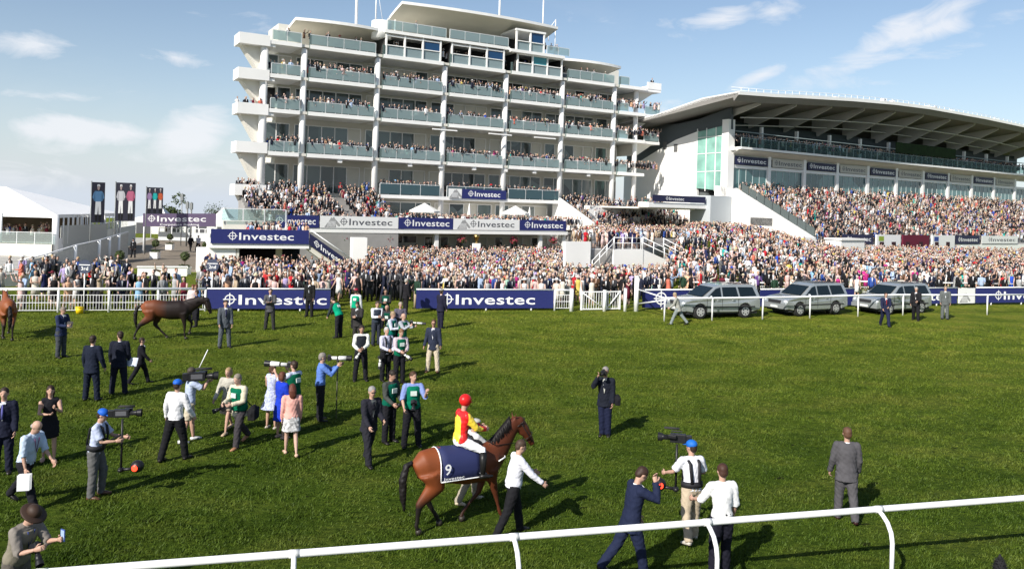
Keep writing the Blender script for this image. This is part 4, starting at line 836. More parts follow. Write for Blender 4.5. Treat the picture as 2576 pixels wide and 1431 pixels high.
# ---------- low-detail figures for the crowd ----------
def crowd_template(H, pose, kind, n=6, legs=True, hat=None, hair='short'):
    """returns verts, faces, region per face: 0 skin 1 hair 2 top 3 bottom 4 shoes 5 shirt front"""
    J = fk(H, pose); b = MB(); fem = kind == 'f'
    pts, rd = torso(J, H, .012, f=fem, hem=(-.07, .098, .078) if not fem else None); sel = range(len(pts)) if n > 6 else [0, 2, 4, 6, 8] if not fem else [0, 2, 4, 5, 7]
    b.tube([pts[i] for i in sel], [rd[i] for i in sel], n+2, side=J['rt'], m=2)
    c = J['head']; M = J['hM']; PH = lambda x_, y_, z_: c + M @ Vector((x_*H, y_*H, z_*H))
    b.ball(PH(0, .004, 0), (.043*H, .050*H, .062*H), n+1, 5, m=0, rot=M); b.tube([J['neck'], c], .03*H, 5, m=0)
    b.ball(PH(0, -.012, .022), (.048*H, .054*H, .050*H), n+1, 5, m=1, rot=M)
    if hair == 'long': b.tube([PH(0, -.03, .0), PH(0, -.045, -.1)], [(.05*H, .03*H), (.04*H, .02*H)], 6, m=1, side=M @ Vector((1, 0, 0)))
    if hat: b.tube([PH(0, 0, .03), PH(0, 0, .038)], [(hat*H, hat*H)]*2, 8, m=6); b.tube([PH(0, 0, .03), PH(0, 0, .085)], [.05*H, .04*H], 7, m=6)
    for k in 'LR':
        bare = fem
        b.tube([J['sh'+k], J['el'+k], J['wr'+k]], [.036*H, .030*H, .022*H] if not bare else [.028*H, .023*H, .016*H], n-1, m=2 if not bare else 7); b.tube([J['wr'+k], J['wr'+k] + J['fd'+k]*(.08*H)], [.017*H, .012*H], 4, m=0)
        if legs:
            if fem: b.tube([J['knee'+k] + Vector((0, 0, .05*H)), J['knee'+k].lerp(J['ank'+k], .4), J['ank'+k]], [.034*H, .03*H, .017*H], n-1, m=0)
            else: b.tube([J['hip'+k], J['knee'+k], J['ank'+k] - Vector((0, 0, .02*H))], [.058*H, .043*H, .036*H], n-1, m=3)
            b.tube([J['heel'+k], J['toe'+k]], [.02*H, .016*H], 4, m=4)
    if fem: b.tube([J['pel'] - Vector((0, 0, .23*H if legs else .1*H)), J['pel'], J['pel'] + Vector((0, 0, .09*H))], [(.12*H, .10*H), (.098*H, .078*H), (.076*H, .06*H)], n+2, m=3, side=J['rt'])
    else:
        a = J['ax']; f_ = J['fw']; q = J['pel']; b.add([q + a*(.12*H) + f_*(.079*H), q + a*(.285*H) + f_*(.068*H) + J['rt']*(.025*H), q + a*(.285*H) + f_*(.068*H) - J['rt']*(.025*H)], [(0, 1, 2)], 5)
    return np.array([tuple(x) for x in b.v]), b.f, b.m
ATTR = bpy.data.materials.new('crowd_clothing'); ATTR.use_nodes = True
_t = ATTR.node_tree; _a = nn(_t, 'ShaderNodeAttribute'); _a.attribute_name = 'col'; _b = _t.nodes['Principled BSDF']; ln(_t, _a.outputs['Color'], _b.inputs['Base Color']); _b.inputs['Roughness'].default_value = .8; _b.inputs['Specular IOR Level'].default_value = .2
SKINC = [(.52, .34, .27), (.58, .40, .33), (.46, .29, .22), (.62, .45, .38), (.10, .05, .03)]
HAIRC = [('dark brown', (.03, .018, .012)), ('brown', (.08, .045, .025)), ('grey', (.30, .29, .28)), ('blonde', (.40, .28, .13)), ('auburn', (.16, .05, .02)), ('black', (.012, .01, .01))]
TOPM = [('navy suit', (.014, .017, .036), 7), ('black suit', (.010, .010, .012), 7), ('charcoal suit', (.03, .03, .034), 5), ('mid grey suit', (.12, .12, .125), 2), ('light grey suit', (.28, .28, .28), 1.2), ('white shirt', (.74, .74, .74), 3.4),
        ('pale blue shirt', (.38, .48, .66), 1.6), ('beige jacket', (.42, .33, .23), 2), ('brown jacket', (.11, .06, .035), 1), ('blue jacket', (.03, .07, .28), 1), ('purple jacket', (.10, .05, .18), .4), ('dark green coat', (.02, .05, .03), .4)]
TOPF = [('cream', (.66, .61, .53), 4), ('pale pink', (.64, .46, .44), 3.4), ('white', (.72, .71, .70), 4.2), ('black', (.013, .011, .013), 5), ('red', (.50, .02, .03), 2.2), ('coral', (.58, .16, .11), 1.8), ('teal', (.02, .34, .30), .7), ('royal blue', (.02, .07, .42), .8),
        ('navy', (.02, .025, .09), 1.5), ('magenta', (.45, .03, .20), .6), ('yellow', (.62, .50, .12), .6), ('lilac', (.42, .34, .58), .8), ('peach', (.64, .38, .24), 1.4), ('light grey', (.42, .42, .42), 1), ('sky blue', (.25, .45, .66), .6), ('maroon', (.14, .015, .03), 1.6), ('mint', (.35, .58, .46), .4)]
def pick(rng, L): w_ = np.array([x[2] for x in L]); return L[rng.choice(len(L), p=w_/w_.sum())]
POSES = [dict(), dict(armL=(20, 8, 70, 25), armR=(5, 6, 10, 0)), dict(armR=(30, 10, 75, 20), armL=(5, 7, 12, 0)), dict(armL=(15, 6, 85, 40), armR=(15, 6, 85, 40)), dict(legL=(14, 6, 4), legR=(-12, 6, 4), armL=(-15, 8, 15, 0), armR=(20, 8, 20, 0)), dict(armR=(70, 20, 80, 20), armL=(5, 8, 10, 0)), dict(lean=8, hpitch=15), dict(armL=(110, 20, 50, 10), armR=(110, 20, 50, 10))]
TPL = {}
def template(kind, pi, lod, hat, hair):
    key = (kind, pi, lod, hat, hair)
    if key not in TPL: TPL[key] = crowd_template(1.75 if kind == 'm' else 1.66, POSES[pi], kind, *((9, True) if lod == 2 else (5, True) if lod == 1 else (4, False)), hat=hat, hair=hair)
    return TPL[key]
def outfit(rng):
    kind = 'm' if rng.random() < .54 else 'f'; skin = SKINC[rng.choice(5, p=[.3, .28, .2, .19, .03])]; hi = rng.choice(6, p=[.26, .24, .16, .18, .06, .10])
    hat = None; hatc = None; hair = 'short'
    if kind == 'm':
        top = pick(rng, TOPM); bottom = top[1] if 'suit' in top[0] else [(.015, .015, .02), (.05, .05, .055), (.35, .28, .19)][rng.integers(3)]
        if rng.random() < .07: hat = .08; hatc = (.60, .52, .36)
    else:
        top = pick(rng, TOPF); bottom = top[1]; hair = 'long' if rng.random() < .55 else 'short'
        if rng.random() < .3: hat = .1 + .03*rng.random(); hatc = pick(rng, TOPF)[1]; hat = round(hat, 2)
    return dict(kind=kind, skin=skin, hi=hi, top=top, bottom=bottom, hat=hat if hat is None else (.08 if kind == 'm' else .115), hatc=hatc, hair=hair, pose=int(rng.integers(len(POSES))))
def colours(o, rng):
    j = 1 + rng.normal(0, .08); t = tuple(min(.9, c*j) for c in o['top'][1]); sh = (.7, .7, .72) if 'suit' in o['top'][0] or 'jacket' in o['top'][0] else t
    bare = o['skin'] if (o['kind'] == 'f' and rng.random() < .6) else t
    return np.array([o['skin'], HAIRC[o['hi']][1], t, o['bottom'] if o['kind'] == 'm' else t, (.015, .012, .012), sh, o['hatc'] or (.3, .3, .3), bare])
def crowd_mesh(name, people):
    """people: list of (x, y, z, yaw, outfit, lod); one mesh of them all"""
    V, Fv, Fn, C = [], [], [], []; base = 0; rng = np.random.default_rng(5)
    for x, y, z, yaw, o, lod in people:
        v, f, m = template(o['kind'], o['pose'], lod, o['hat'], o['hair']); s = .90 + .17*rng.random(); c, q = math.cos(yaw), math.sin(yaw)
        w_ = np.empty_like(v); w_[:, 0] = x + s*(v[:, 0]*c - v[:, 1]*q); w_[:, 1] = y + s*(v[:, 0]*q + v[:, 1]*c); w_[:, 2] = z + s*v[:, 2]
        V.append(w_); cl_ = colours(o, rng)
        key = id(f)
        if key not in FC: FC[key] = (np.array([i for t_ in f for i in t_]), np.array([len(t_) for t_ in f]), np.repeat(np.array(m), [len(t_) for t_ in f]))
        li, nf, ml = FC[key]; Fv.append(li + base); Fn.append(nf); C.append(cl_[ml]); base += len(v)
    V = np.concatenate(V); Fv = np.concatenate(Fv); Fn = np.concatenate(Fn); C = np.concatenate(C)
    me = bpy.data.meshes.new(name); me.vertices.add(len(V)); me.vertices.foreach_set('co', V.ravel()); me.loops.add(len(Fv)); me.loops.foreach_set('vertex_index', Fv.astype(np.int32))
    me.polygons.add(len(Fn)); me.polygons.foreach_set('loop_start', np.concatenate([[0], np.cumsum(Fn)[:-1]]).astype(np.int32)); me.update(calc_edges=True)
    at_ = me.color_attributes.new('col', 'FLOAT_COLOR', 'CORNER'); at_.data.foreach_set('color', np.concatenate([C, np.ones((len(C), 1))], 1).astype(np.float32).ravel())
    me.polygons.foreach_set('use_smooth', [True]*len(Fn)); me.materials.append(ATTR); me.update(); return me
FC = {}
# ================= RAILS, FENCES, SIGNS =================
def GZ(px, py, z=0.): r = ray(px, py); t = (CH - z)/(-r[2]); return Vector((r[0]*t, t, z))
# near running rail on curved posts
n0, n1 = G(740, 1392, 1.17), G(2210, 1280, 1.17); nd = (n1-n0).normalized(); npn = Vector((nd.y, -nd.x, 0)).normalized()
T = thing('running_rail', 'thick white plastic running rail on curved posts crossing the foreground', 'rail')
b = MB(); b.tube([n0 + nd*s for s in (-30, -9, -4, 0, 4, 8, 12, 20, 45)], .052, 18); b.build('rail_tube', RAILW, T)
sp = (n1-n0).length/3
for i in range(-9, 14):
    p = n0 + nd*(sp*i); b = MB(); gzp = SL*p.y; z = p.z
    pts = [p + Vector((0, 0, -.02)), p + npn*.10 + Vector((0, 0, -.06)), p + npn*.22 + Vector((0, 0, -.14)), p + npn*.31 + Vector((0, 0, -.27)), p + npn*.345 + Vector((0, 0, -.42))]
    pts.append(Vector((pts[-1].x, pts[-1].y, gzp-.03))); b.tube(pts, .036, 12); b.build('post', RAILW, T); b = MB(); b.tube([p - nd*.07, p + nd*.07], .057, 16); b.build('rail_sleeve', mat('rail_sleeve_plastic', (.7, .7, .68), .4), T)
# far running rail, with posts, in front of the cars
pp = [(1671, 808), (1791, 807), (1918, 804), (2037, 801), (2158, 796), (2271, 793), (2378, 793), (2483, 792), (2590, 790)]
T = thing('running_rail', 'thin white running rail with straight posts in front of the silver cars', 'rail'); tops = []
for p in pp: g_ = G(*p); b = MB(); b.tube([g_, g_ + Vector((0, 0, 1.17))], .04, 8); b.build('post', RAILW, T); tops.append(g_ + Vector((0, 0, 1.19)))
b = MB(); b.tube(tops, .05, 10); b.build('rail_tube', RAILW, T)
def at(px, py, Y): r = ray(px, py); return Vector((r[0]*Y, Y, CH + r[2]*Y))
w0, w1 = at(1606, 728, 44.6), at(1606, 764, 44.6); b = MB(); b.tube([w0, tops[0]], .04, 8); b.tube([w1, tops[0] - Vector((0, 0, .1))], .04, 8); b.build('splayed_end', RAILW, T)
# boundary fence of the enclosure
def fence(label, pa, pb, rail_h=1.12, infill=True, step=2.3, name='picket_fence', top=True, thick=.05):
    a, c = G(*pa), G(*pb); a.z = gz(a.y); c.z = gz(c.y); d = (c-a); L = d.length; d.normalize(); T = thing(name, label, 'fence'); n = max(1, round(L/step))
    for i in range(n+1): q = a + d*(L*i/n); b = MB(); b.tube([q - Vector((0, 0, .05)), q + Vector((0, 0, rail_h))], .055, 8); b.build('post', RAILW, T)
    b = MB(); b.tube([a + Vector((0, 0, rail_h)), c + Vector((0, 0, rail_h))], thick, 8); b.build('top_rail', RAILW, T)
    if infill:
        b = MB(); k = int(L/.13); fr = Fr((a.x, a.y), (d.x, d.y))
        for i in range(k): u = L*i/k; z = a.z + (c.z-a.z)*i/k; b.box(u, u+.016, -.01, .01, z+.14, z+.86, fr)
        for h in (.14, .5, .86): b.box(0, L, -.016, .016, a.z+h-.014, a.z+h+.014, fr, m=0)
        b.build('pickets', RAILW, T)
    return T
fence('long white picket fence with a thick top rail in front of the left enclosure', (-260, 790), (516, 783), thick=.07)
fence('short white mesh fence between the second navy board and the gates', (1395, 781), (1436, 781))
fence('white picket fence continuing beyond the right edge boards', (2690, 764), (3300, 762))
fence('second white fence farther back behind the cars on the right', (2150, 738), (2640, 742), 1.25, step=2.0)
fence('white fence behind the first two silver cars', (1740, 742), (2140, 740), 1.1, step=2.6)
def gate(label, pa, pb, flip):
    a, c = G(*pa), G(*pb); d = (c-a); L = d.length; d.normalize(); fr = Fr((a.x, a.y), (d.x, d.y)); T = thing('white_gate', label, 'gate', (0, 0, 0), 0, 'white gates between the navy boards'); z = a.z
    b = MB()
    for u in (0, L): b.box(u-.05, u+.05, -.04, .04, z+.05, z+1.1, fr)
    for h in (.1, 1.05): b.box(.05, L-.05, -.03, .03, z+h-.03, z+h+.03, fr)
    b.build('frame', RAILW, T); b = MB(); k = int(L/.14)
    for i in range(1, k): b.box(L*i/k-.012, L*i/k+.012, -.01, .01, z+.13, z+1.02, fr)
    b.build('pickets', RAILW, T); b = MB(); p = [fr.p(.05, .045, z+.15), fr.p(L-.05, .045, z+1.0)] if not flip else [fr.p(.05, .045, z+1.0), fr.p(L-.05, .045, z+.15)]; b.tube(p, .035, 6); b.build('brace', RAILW, T)
gate('left leaf of the white double gate, brace falling to the right', (1462, 782), (1518, 781), True); gate('right leaf of the white double gate, brace rising to the right', (1524, 781), (1558, 780), False)
for i, (px, py, h, r, lab) in enumerate(((1437, 783, 1.22, .11, 'thick white gate post beside the short mesh fence'), (1520, 783, 1.15, .09, 'white post where the two gate leaves meet'), (1572, 783, 1.25, .09, 'white post right of the gate leaves'), (1600, 783, 1.95, .13, 'tallest and thickest white post beside the navy board with the big emblem'))):
    g_ = G(px, py); T = thing('gate_post', lab, 'post', g_, 0, 'white gate posts'); b = MB(); b.tube([(0, 0, -.05), (0, 0, h)], r, 12); b.build('shaft', RAILW, T); b = MB(); b.tube([(0, 0, h), (0, 0, h+.03)], r*1.15, 12); b.build('cap', RAILW, T)
def trackboard(label, xa, ya, xb, yb, hgt, tx0, txl, txh=.6, txt='Investec', col=NAVY, logo=True, ty=.22, up0=.13):
    a, c = G(xa, ya), G(xb, yb); L = (c-a).length; t = sponsor_board('sponsor_board', label, a + Vector((0, 0, up0)), c-a, L, hgt, col, LETW, tx0, txl, txh, txt=txt, logo=logo, ty=ty, group='navy boards along the course')
    d = (c-a).normalized(); n = max(2, int(L/2.3)); b = MB()
    b.tube([Vector((0, -.0, hgt+.03)), d*L + Vector((0, 0, hgt+.03))], .04, 8); b.build('top_rail', RAILW, t)
    for i in range(n): q = d*(L*(i+.5)/n) + Vector((0, .05, 0)); b = MB(); b.tube([q + Vector((0, 0, -up0-.05)), q + Vector((0, 0, .1))], .05, 6); b.build('foot_post', RAILW, t)
    return t
trackboard('navy board with the large white word left of the gap in the fence', 520, 783, 830, 783, .98, .25, .72, .52)
trackboard('navy board with the large white word between the gap and the gates', 1046, 782, 1392, 781, .98, .28, .58, .56)
trackboard('navy board with a large white emblem partly behind the first silver car', 1616, 780, 1900, 776, .98, .9, .05, .56, txt=' I', logo=False)
trackboard('navy board showing between the first and second silver cars', 1912, 776, 2148, 772, .98, .45, .4, .56)
trackboard('navy board behind the man in the long grey coat', 2200, 771, 2407, 768, .98, .28, .62, .56)
trackboard('last navy board at the right edge of the photo', 2455, 767, 2680, 764, .98, .30, .6, .56)
a = G(1616, 780); c = G(1900, 776); d = (c-a).normalized(); t = MB(); emblem(t, Vector((0, 0, 0)), d, (0, 0, 1), Vector((d.y, -d.x, 0)), .46); t.build('emblem', LETW, [o for o in COL.objects if o.get('label', '').startswith('navy board with a large white emblem')][0]).location = d*1.15 + Vector((0, -.004, .52))
a = G(2411, 768); c = G(2452, 767); t = thing('zebra_panel', 'small white panel with a grey zebra between two navy boards on the right', 'banner', a + Vector((0, 0, .13))); d = (c-a).normalized(); L = (c-a).length; fr = Fr((0, 0), (d.x, d.y)); b = MB(); b.box(0, L, -.05, 0, 0, .98, fr); b.build('panel', WB, t); zebra(t, d*.08 + Vector((0, 0, .05)), d, (0, 0, 1), Vector((d.y, -d.x, 0)), .6)
def round_sign(lab, px, py, rr, base, txt):
    Y = base.y; c = at(px, py, Y); t = thing('round_sign', lab, 'sign', base); b = MB(); b.tube([(0, 0, 0), (0, 0, c.z - base.z - rr)], .025, 8); b.build('pole', RAILW, t)
    h = c.z - base.z; b = MB(); b.tube([(0, .015, h), (0, -.015, h)], rr, 28, sm=False); b.build('disc', mat('sign_blue_grey', (.05, .06, .10), .5), t)
    b = MB(); v, f = text_geo(txt); wd = v[:, 0].max(); s = rr*.55; word(b, txt, (-wd*s/2, -.017, h - rr*.50), (1, 0, 0), (0, 0, 1), s, (0, -1, 0)); b.build('lettering', LETW, t)
    b = MB(); b.box(-rr*.8, rr*.8, .017, .022, h+rr*.22, h+rr*.34); b.build('stripe', LETW, t); return t
g3 = G(210, 786); round_sign('round blue sign reading 3rd on a thin pole', 209, 671, .33, g3, '3rd')
t = thing('bucket', 'bright yellow tub weighting the pole of the 3rd sign', 'bucket', g3 + Vector((0, -.35, 0))); b = MB(); b.tube([(0, 0, 0), (0, 0, .3)], [.15, .19], 16); b.build('tub', mat('yellow_plastic', (.72, .50, .01), .4), t); b = MB(); b.tube([(0, 0, .29), (0, 0, .32)], .2, 16); b.build('rim', mat('yellow_plastic', (.72, .50, .01), .4), t)
g2 = G(522, 783) + Vector((0, .5, 0)); g2.z = gz(g2.y); round_sign('round blue sign reading 2nd above the left end of the navy board', 522, 667, .32, g2, '2nd')
# ================= LEFT BACKGROUND =================
TENT = mat('marquee_canvas', (.78, .78, .78), .7, var=.03, vs=.3)
def marquee():
    T = thing('marquee', 'large white marquee with an open front and hanging lining', 'tent'); c = at(141, 540, 75); L = 26; e = c.z; cx, cy = c.x, 75
    dx, dy = -.99, -.06; bx_, by_ = -.06, .998
    P_ = lambda u, v, z: (cx + dx*u + bx_*v, cy + dy*u + by_*v, z)
    b = MB(); v = [P_(0, 0, e), P_(L, 0, e), P_(L, 14, e), P_(0, 14, e), P_(8.5, 7, e+2.5), P_(L, 7, e+2.9)]; b.add(v, [(0, 1, 5, 4), (3, 4, 5, 2), (0, 4, 3)]); b.add([P_(0, 0, e), P_(L, 0, e), P_(L, 0, e-.32), P_(0, 0, e-.32)], [(0, 1, 2, 3)]); b.add([P_(0, 0, e), P_(0, 14, e), P_(0, 14, e-.32), P_(0, 0, e-.32)], [(3, 2, 1, 0)]); b.build('roof', TENT, T)
    for u, v_ in ((0, 0), (5, 0), (10, 0), (0, 5), (0, 10), (0, 14)): b = MB(); p = P_(u, v_, 0); b.tube([(p[0], p[1], -.1), (p[0], p[1], e)], .13 if (u or v_) else .3, 8); b.build('tent_pole', RAILW, T)
    b = MB(); b.add([P_(-.05, .2, -.1), P_(-.05, 13.9, -.1), P_(-.05, 13.9, 1.9), P_(-.05, .2, 1.9)], [(0, 1, 2, 3)]); b.build('side_wall', TENT, T)
    for k in range(16): b = MB(); b.tube([P_(-.1, .3+k*.9, 1.3), P_(-.1, .3+k*.9, e-.3)], .05, 6); b.build('side_upright', RAILW, T); b = MB(); b.add([P_(0, 7, 1), P_(L, 7, 1), P_(L, 7, e), P_(0, 7, e)], [(0, 1, 2, 3)]); b.build('lining', mat('tan_lining', (.22, .17, .12), .9, var=.15, vs=.5), T)
    b = MB(); b.add([P_(0, -.6, 1.35), P_(L, -.6, 1.35), P_(L, 14, 1.35), P_(0, 14, 1.35), P_(0, -.6, -.1), P_(L, -.6, -.1)], [(0, 1, 2, 3), (4, 5, 1, 0)]); b.build('raised_floor', CREAM, T)
    fr = Fr(P_(L, -.5, 0)[:2], (-dx, -dy)); balustrade(T, fr, 0, L, 0, 1.35, 1.05, 1.6, glass('tent_glass', (.5, .52, .5), .3))
marquee()
def flagbanner(lab, x0, x1, y0, y1, Y, figs, yb=None):
    a, c = at(x0, y1, Y), at(x1, y1, Y+.8); H_ = at(x0, y0, Y).z - a.z; d = (c-a).normalized(); L = (c-a).length; nv = Vector((d.y, -d.x, 0)); t = thing('display_flag', lab, 'flag', a, 0, 'tall display flags with printed riders'); fr = Fr((0, 0), (d.x, d.y))
    b = MB(); b.box(0, L, -.05, 0, 0, H_, fr); b.build('panel', mat('flag_dark', (.03, .03, .045), .7), t); b = MB(); b.tube([(-.05, 0, -a.z), (-.05, 0, H_+.1)], .06, 6); b.build('pole', STEEL, t)
    w_ = L/len(figs)
    for i, c_ in enumerate(figs):                         # printed rider: flat shapes on the cloth
        b = MB(); x = w_*(i+.5); q = lambda px_, pz: d*(x + px_*w_) + Vector((0, 0, pz*H_)) + nv*.012
        b.add([q(-.28, .78), q(.28, .78), q(.36, .55), q(.2, .52), q(-.2, .52), q(-.36, .55)], [(0, 5, 4, 3, 2, 1)], 0); b.add([q(-.2, .52), q(.2, .52), q(.24, .2), q(.05, .2), q(0, .42), q(-.05, .2), q(-.24, .2)], [(6, 5, 4, 0), (4, 3, 1, 0), (3, 2, 1)], 1)
        b.add([q(-.36, .74), q(-.26, .78), q(-.24, .52), q(-.46, .62)], [(0, 3, 2, 1)], 0); b.add([q(.36, .74), q(.26, .78), q(.24, .52), q(.46, .62)], [(0, 1, 2, 3)], 0); b.add([q(-.12, .89), q(.12, .89), q(.09, .945), q(-.09, .945)], [(0, 1, 2, 3)], 1); b.add([q(.1*math.cos(k), .86 + .045*math.sin(k)*1.4) for k in np.linspace(0, 6.283, 9)[:-1]], [tuple(range(8))], 2); b.add([q(-.24, .2), q(-.05, .2), q(-.05, .03), q(-.2, .03)], [(0, 1, 2, 3)], 3); b.add([q(.05, .2), q(.24, .2), q(.2, .03), q(.05, .03)], [(0, 1, 2, 3)], 3)
        b.build('printed_rider', [mat('print', c_, .7), WB, mat('print', (.35, .27, .25), .7), mat('print', (.01, .01, .01), .7)], t)
flagbanner('tall dark flag printed with one rider in pale blue', 229, 262, 458, 560, 74, [(.10, .22, .38)]); flagbanner('wide dark flag printed with two riders in white and pink', 290, 339, 459, 556, 78, [(.5, .5, .52), (.45, .12, .2)]); flagbanner('dark flag printed with three riders in lilac, turquoise and orange', 368, 409, 471, 538, 84, [(.3, .2, .35), (.02, .4, .38), (.5, .10, .04)])
WALLS = [((345, 700), (470, 700), .9, 'low white wall in front of the paved walk'), ((-40, 742), (75, 735), 1.2, 'low white wall below the marquee')]
for pa, pb, h, lab in WALLS:
    a, c = GZ(*pa, .1), GZ(*pb, .1); d = c-a; L = d.length; d.normalize(); fr = Fr((a.x, a.y), (d.x, d.y)); T = thing('garden_wall', lab, 'wall'); b = MB(); b.box(0, L, -.25, 0, 0, h, fr); b.build('wall_face', WHITE, T); b = MB(); b.box(-.05, L+.05, -.3, .05, h, h+.08, fr); b.build('coping', WHITE, T)
# ramp with a white handrail climbing from the marquee towards the flags
def ramp_rail(lab, pts, post_z, name='handrail_fence', r=.06, infill=None):
    T = thing(name, lab, 'fence'); P3 = [at(*p) for p in pts]; b = MB(); b.tube(P3, r, 8); b.build('top_rail', RAILW, T)
    for q0, q1 in zip(P3[:-1], P3[1:]):
        n = max(1, round((q1-q0).length/2.2))
        for i in range(n): q = q0.lerp(q1, i/n); b = MB(); b.tube([q, Vector((q.x, q.y, post_z))], .15, 8); b.build('post', RAILW, T)
    if infill:
        b = MB(); 
        for q0, q1 in zip(P3[:-1], P3[1:]): b.add([q0 + Vector((0, .1, -.15)), q1 + Vector((0, .1, -.15)), Vector((q1.x, q1.y+.1, post_z)), Vector((q0.x, q0.y+.1, post_z))], [(0, 1, 2, 3)])
        b.build('infill_panel', infill, T)
ramp_rail('white handrail with thick posts climbing from the marquee to the flags', [(62, 652, 62), (115, 640, 64), (190, 617, 67), (250, 604, 70), (322, 583, 76)], .1, infill=mat('ramp_side', (.46, .45, .42), .8, var=.1))
def slat_fence(lab, x0, x1, y0, y1, Y0, Y1, m):
    a, c = at(x0, y1, Y0), at(x1, y1, Y1); hh = at(x0, y0, Y0).z - a.z; d = c-a; d.z = 0; L = d.length; d.normalize(); fr = Fr((a.x, a.y), (d.x, d.y)); T = thing('slatted_screen', lab, 'fence'); b = MB(); n = int(L/.8)
    for i in range(n+1): b.box(L*i/n-.05, L*i/n+.05, -.05, .05, 0, a.z+hh, fr)
    b.box(0, L, -.04, .04, a.z+hh-.08, a.z+hh, fr); b.build('uprights', RAILW, T); b = MB(); b.box(0, L, .2, .25, 0, a.z+hh*.62, fr); b.build('backing', m, T)
slat_fence('tall white slatted screen beside the marquee', 146, 262, 540, 612, 76, 84, mat('grey_backing', (.45, .46, .44), .8)); slat_fence('long white slatted screen beyond the flags', 262, 335, 560, 606, 84, 100, mat('pale_backing', (.6, .6, .56), .8)); slat_fence('low white fence at the end of the paved walk', 400, 530, 572, 600, 112, 112, mat('pale_backing2', (.55, .57, .57), .8))
def topiary(lab, px, py, pot_h=.55, ball=.33, bz=1.45):
    g_ = GZ(px, py, 0.15); t = thing('potted_tree', lab, 'potted tree', g_, 0, 'ball shaped trees in white planters'); b = MB(); b.box(-.36, .36, -.36, .36, 0, pot_h); b.box(-.4, .4, -.4, .4, pot_h, pot_h+.06); b.build('planter', WHITE, t); b = MB(); b.tube([(0, 0, pot_h), (0, 0, bz)], .03, 6); b.build('trunk', mat('bark', (.09, .06, .04), .9), t)
    rr = random.Random(int(px)); b = MB()
    for i in range(420):
        d = Vector((rr.gauss(0, 1), rr.gauss(0, 1), rr.gauss(0, 1))).normalized()*ball*(.72+.4*rr.random()); a_ = Vector((rr.gauss(0, 1), rr.gauss(0, 1), rr.gauss(0, 1))).normalized()*.06; c_ = d.cross(a_).normalized()*.05; d += Vector((0, 0, bz)); b.add([d-a_, d+c_, d+a_, d-c_], [(0, 1, 2, 3)])
    for i in range(120):
        d = Vector((rr.uniform(-.36, .36), rr.uniform(-.36, .36), pot_h + .05 + .2*rr.random())); a_ = Vector((rr.gauss(0, 1), rr.gauss(0, 1), rr.gauss(0, 1))).normalized()*.07; c_ = Vector((a_.y, -a_.x, .03)); b.add([d-a_, d+c_, d+a_, d-c_], [(0, 1, 2, 3)])
    b.build('crown', mat('box_leaf', (.045, .065, .015), .6, var=.4, vs=5), t)
for px, py, lab in ((300, 690, 'ball shaped tree in a white planter, leftmost by the seated figure'), (390, 650, 'ball shaped tree in a white planter behind the standing guard'), (427, 628, 'ball shaped tree in a white planter, farthest up the walk'), (464, 692, 'ball shaped tree in a white planter in the middle of the walk'), (517, 655, 'ball shaped tree in a white planter beside the pavilion')): topiary(lab, px, py)
def leafy_tree(lab, p, h, r, n, col=(.05, .075, .02)):
    t = thing('tree', lab, 'tree', p); b = MB(); b.tube([(0, 0, 0), (.1, 0, h*.5), (0, .1, h*.8)], [h*.035, h*.025, h*.01], 7)
    for k in range(5): a_ = k*1.3; b.tube([(0, 0, h*(.35+.07*k)), (r*.6*math.cos(a_), r*.6*math.sin(a_), h*(.6+.06*k))], [h*.015, h*.004], 5)
    b.build('trunk', mat('bark', (.09, .06, .04), .9), t); rr = random.Random(n); b = MB(); cl = [(Vector((rr.gauss(0, .42), rr.gauss(0, .42), rr.gauss(0, .3)))*r + Vector((0, 0, h*.68)), r*(.25+.3*rr.random())) for _ in range(16)]
    for i in range(n):
        c_, q = cl[i % 16]; d = c_ + Vector((rr.gauss(0, 1), rr.gauss(0, 1), rr.gauss(0, 1))).normalized()*q*(.6+.5*rr.random()); a_ = Vector((rr.gauss(0, 1), rr.gauss(0, 1), rr.gauss(0, 1))).normalized()*.22; e = Vector((rr.gauss(0, 1), rr.gauss(0, 1), rr.gauss(0, 1))).normalized()*.16; b.add([d-a_, d+e, d+a_, d-e], [(0, 1, 2, 3)])
    b.build('crown', mat('tree_leaf', col, .6, var=.45, vs=1.2), t)
leafy_tree('small round tree behind the hoarding next to the riders flags', (-57, 132, -.5), 5.6, 2.6, 1500); 
for i, (x, y, h, lab) in enumerate(((-92, 250, 9, 'dark distant tree on the far left skyline'), (-84, 262, 7, 'low distant tree left of the flags'), (-104, 240, 8, 'distant bushy tree behind the marquee'))): leafy_tree(lab, (x, y, -5), h, h*.5, 900)
def peaked_tent(lab, x, y, s):
    t = thing('peaked_tent', lab, 'tent', (x, y, -.1), 0, 'small peaked tents behind the hoarding'); b = MB(); v = [(-s, -s, 2.6), (s, -s, 2.6), (s, s, 2.6), (-s, s, 2.6), (0, 0, 4.9)]; m_ = [(q[0]*.45, q[1]*.45, 3.35) for q in v[:4]]; b.add(v[:4] + m_ + [v[4]], [(0, 1, 5, 4), (1, 2, 6, 5), (2, 3, 7, 6), (3, 0, 4, 7), (4, 5, 8), (5, 6, 8), (6, 7, 8), (7, 4, 8)]); b.build('roof', TENT, t)
    b = MB(); [b.tube([(q[0], q[1], 0), (q[0], q[1], 2.6)], .06, 6) for q in v[:4]]; b.build('tent_poles', RAILW, t)
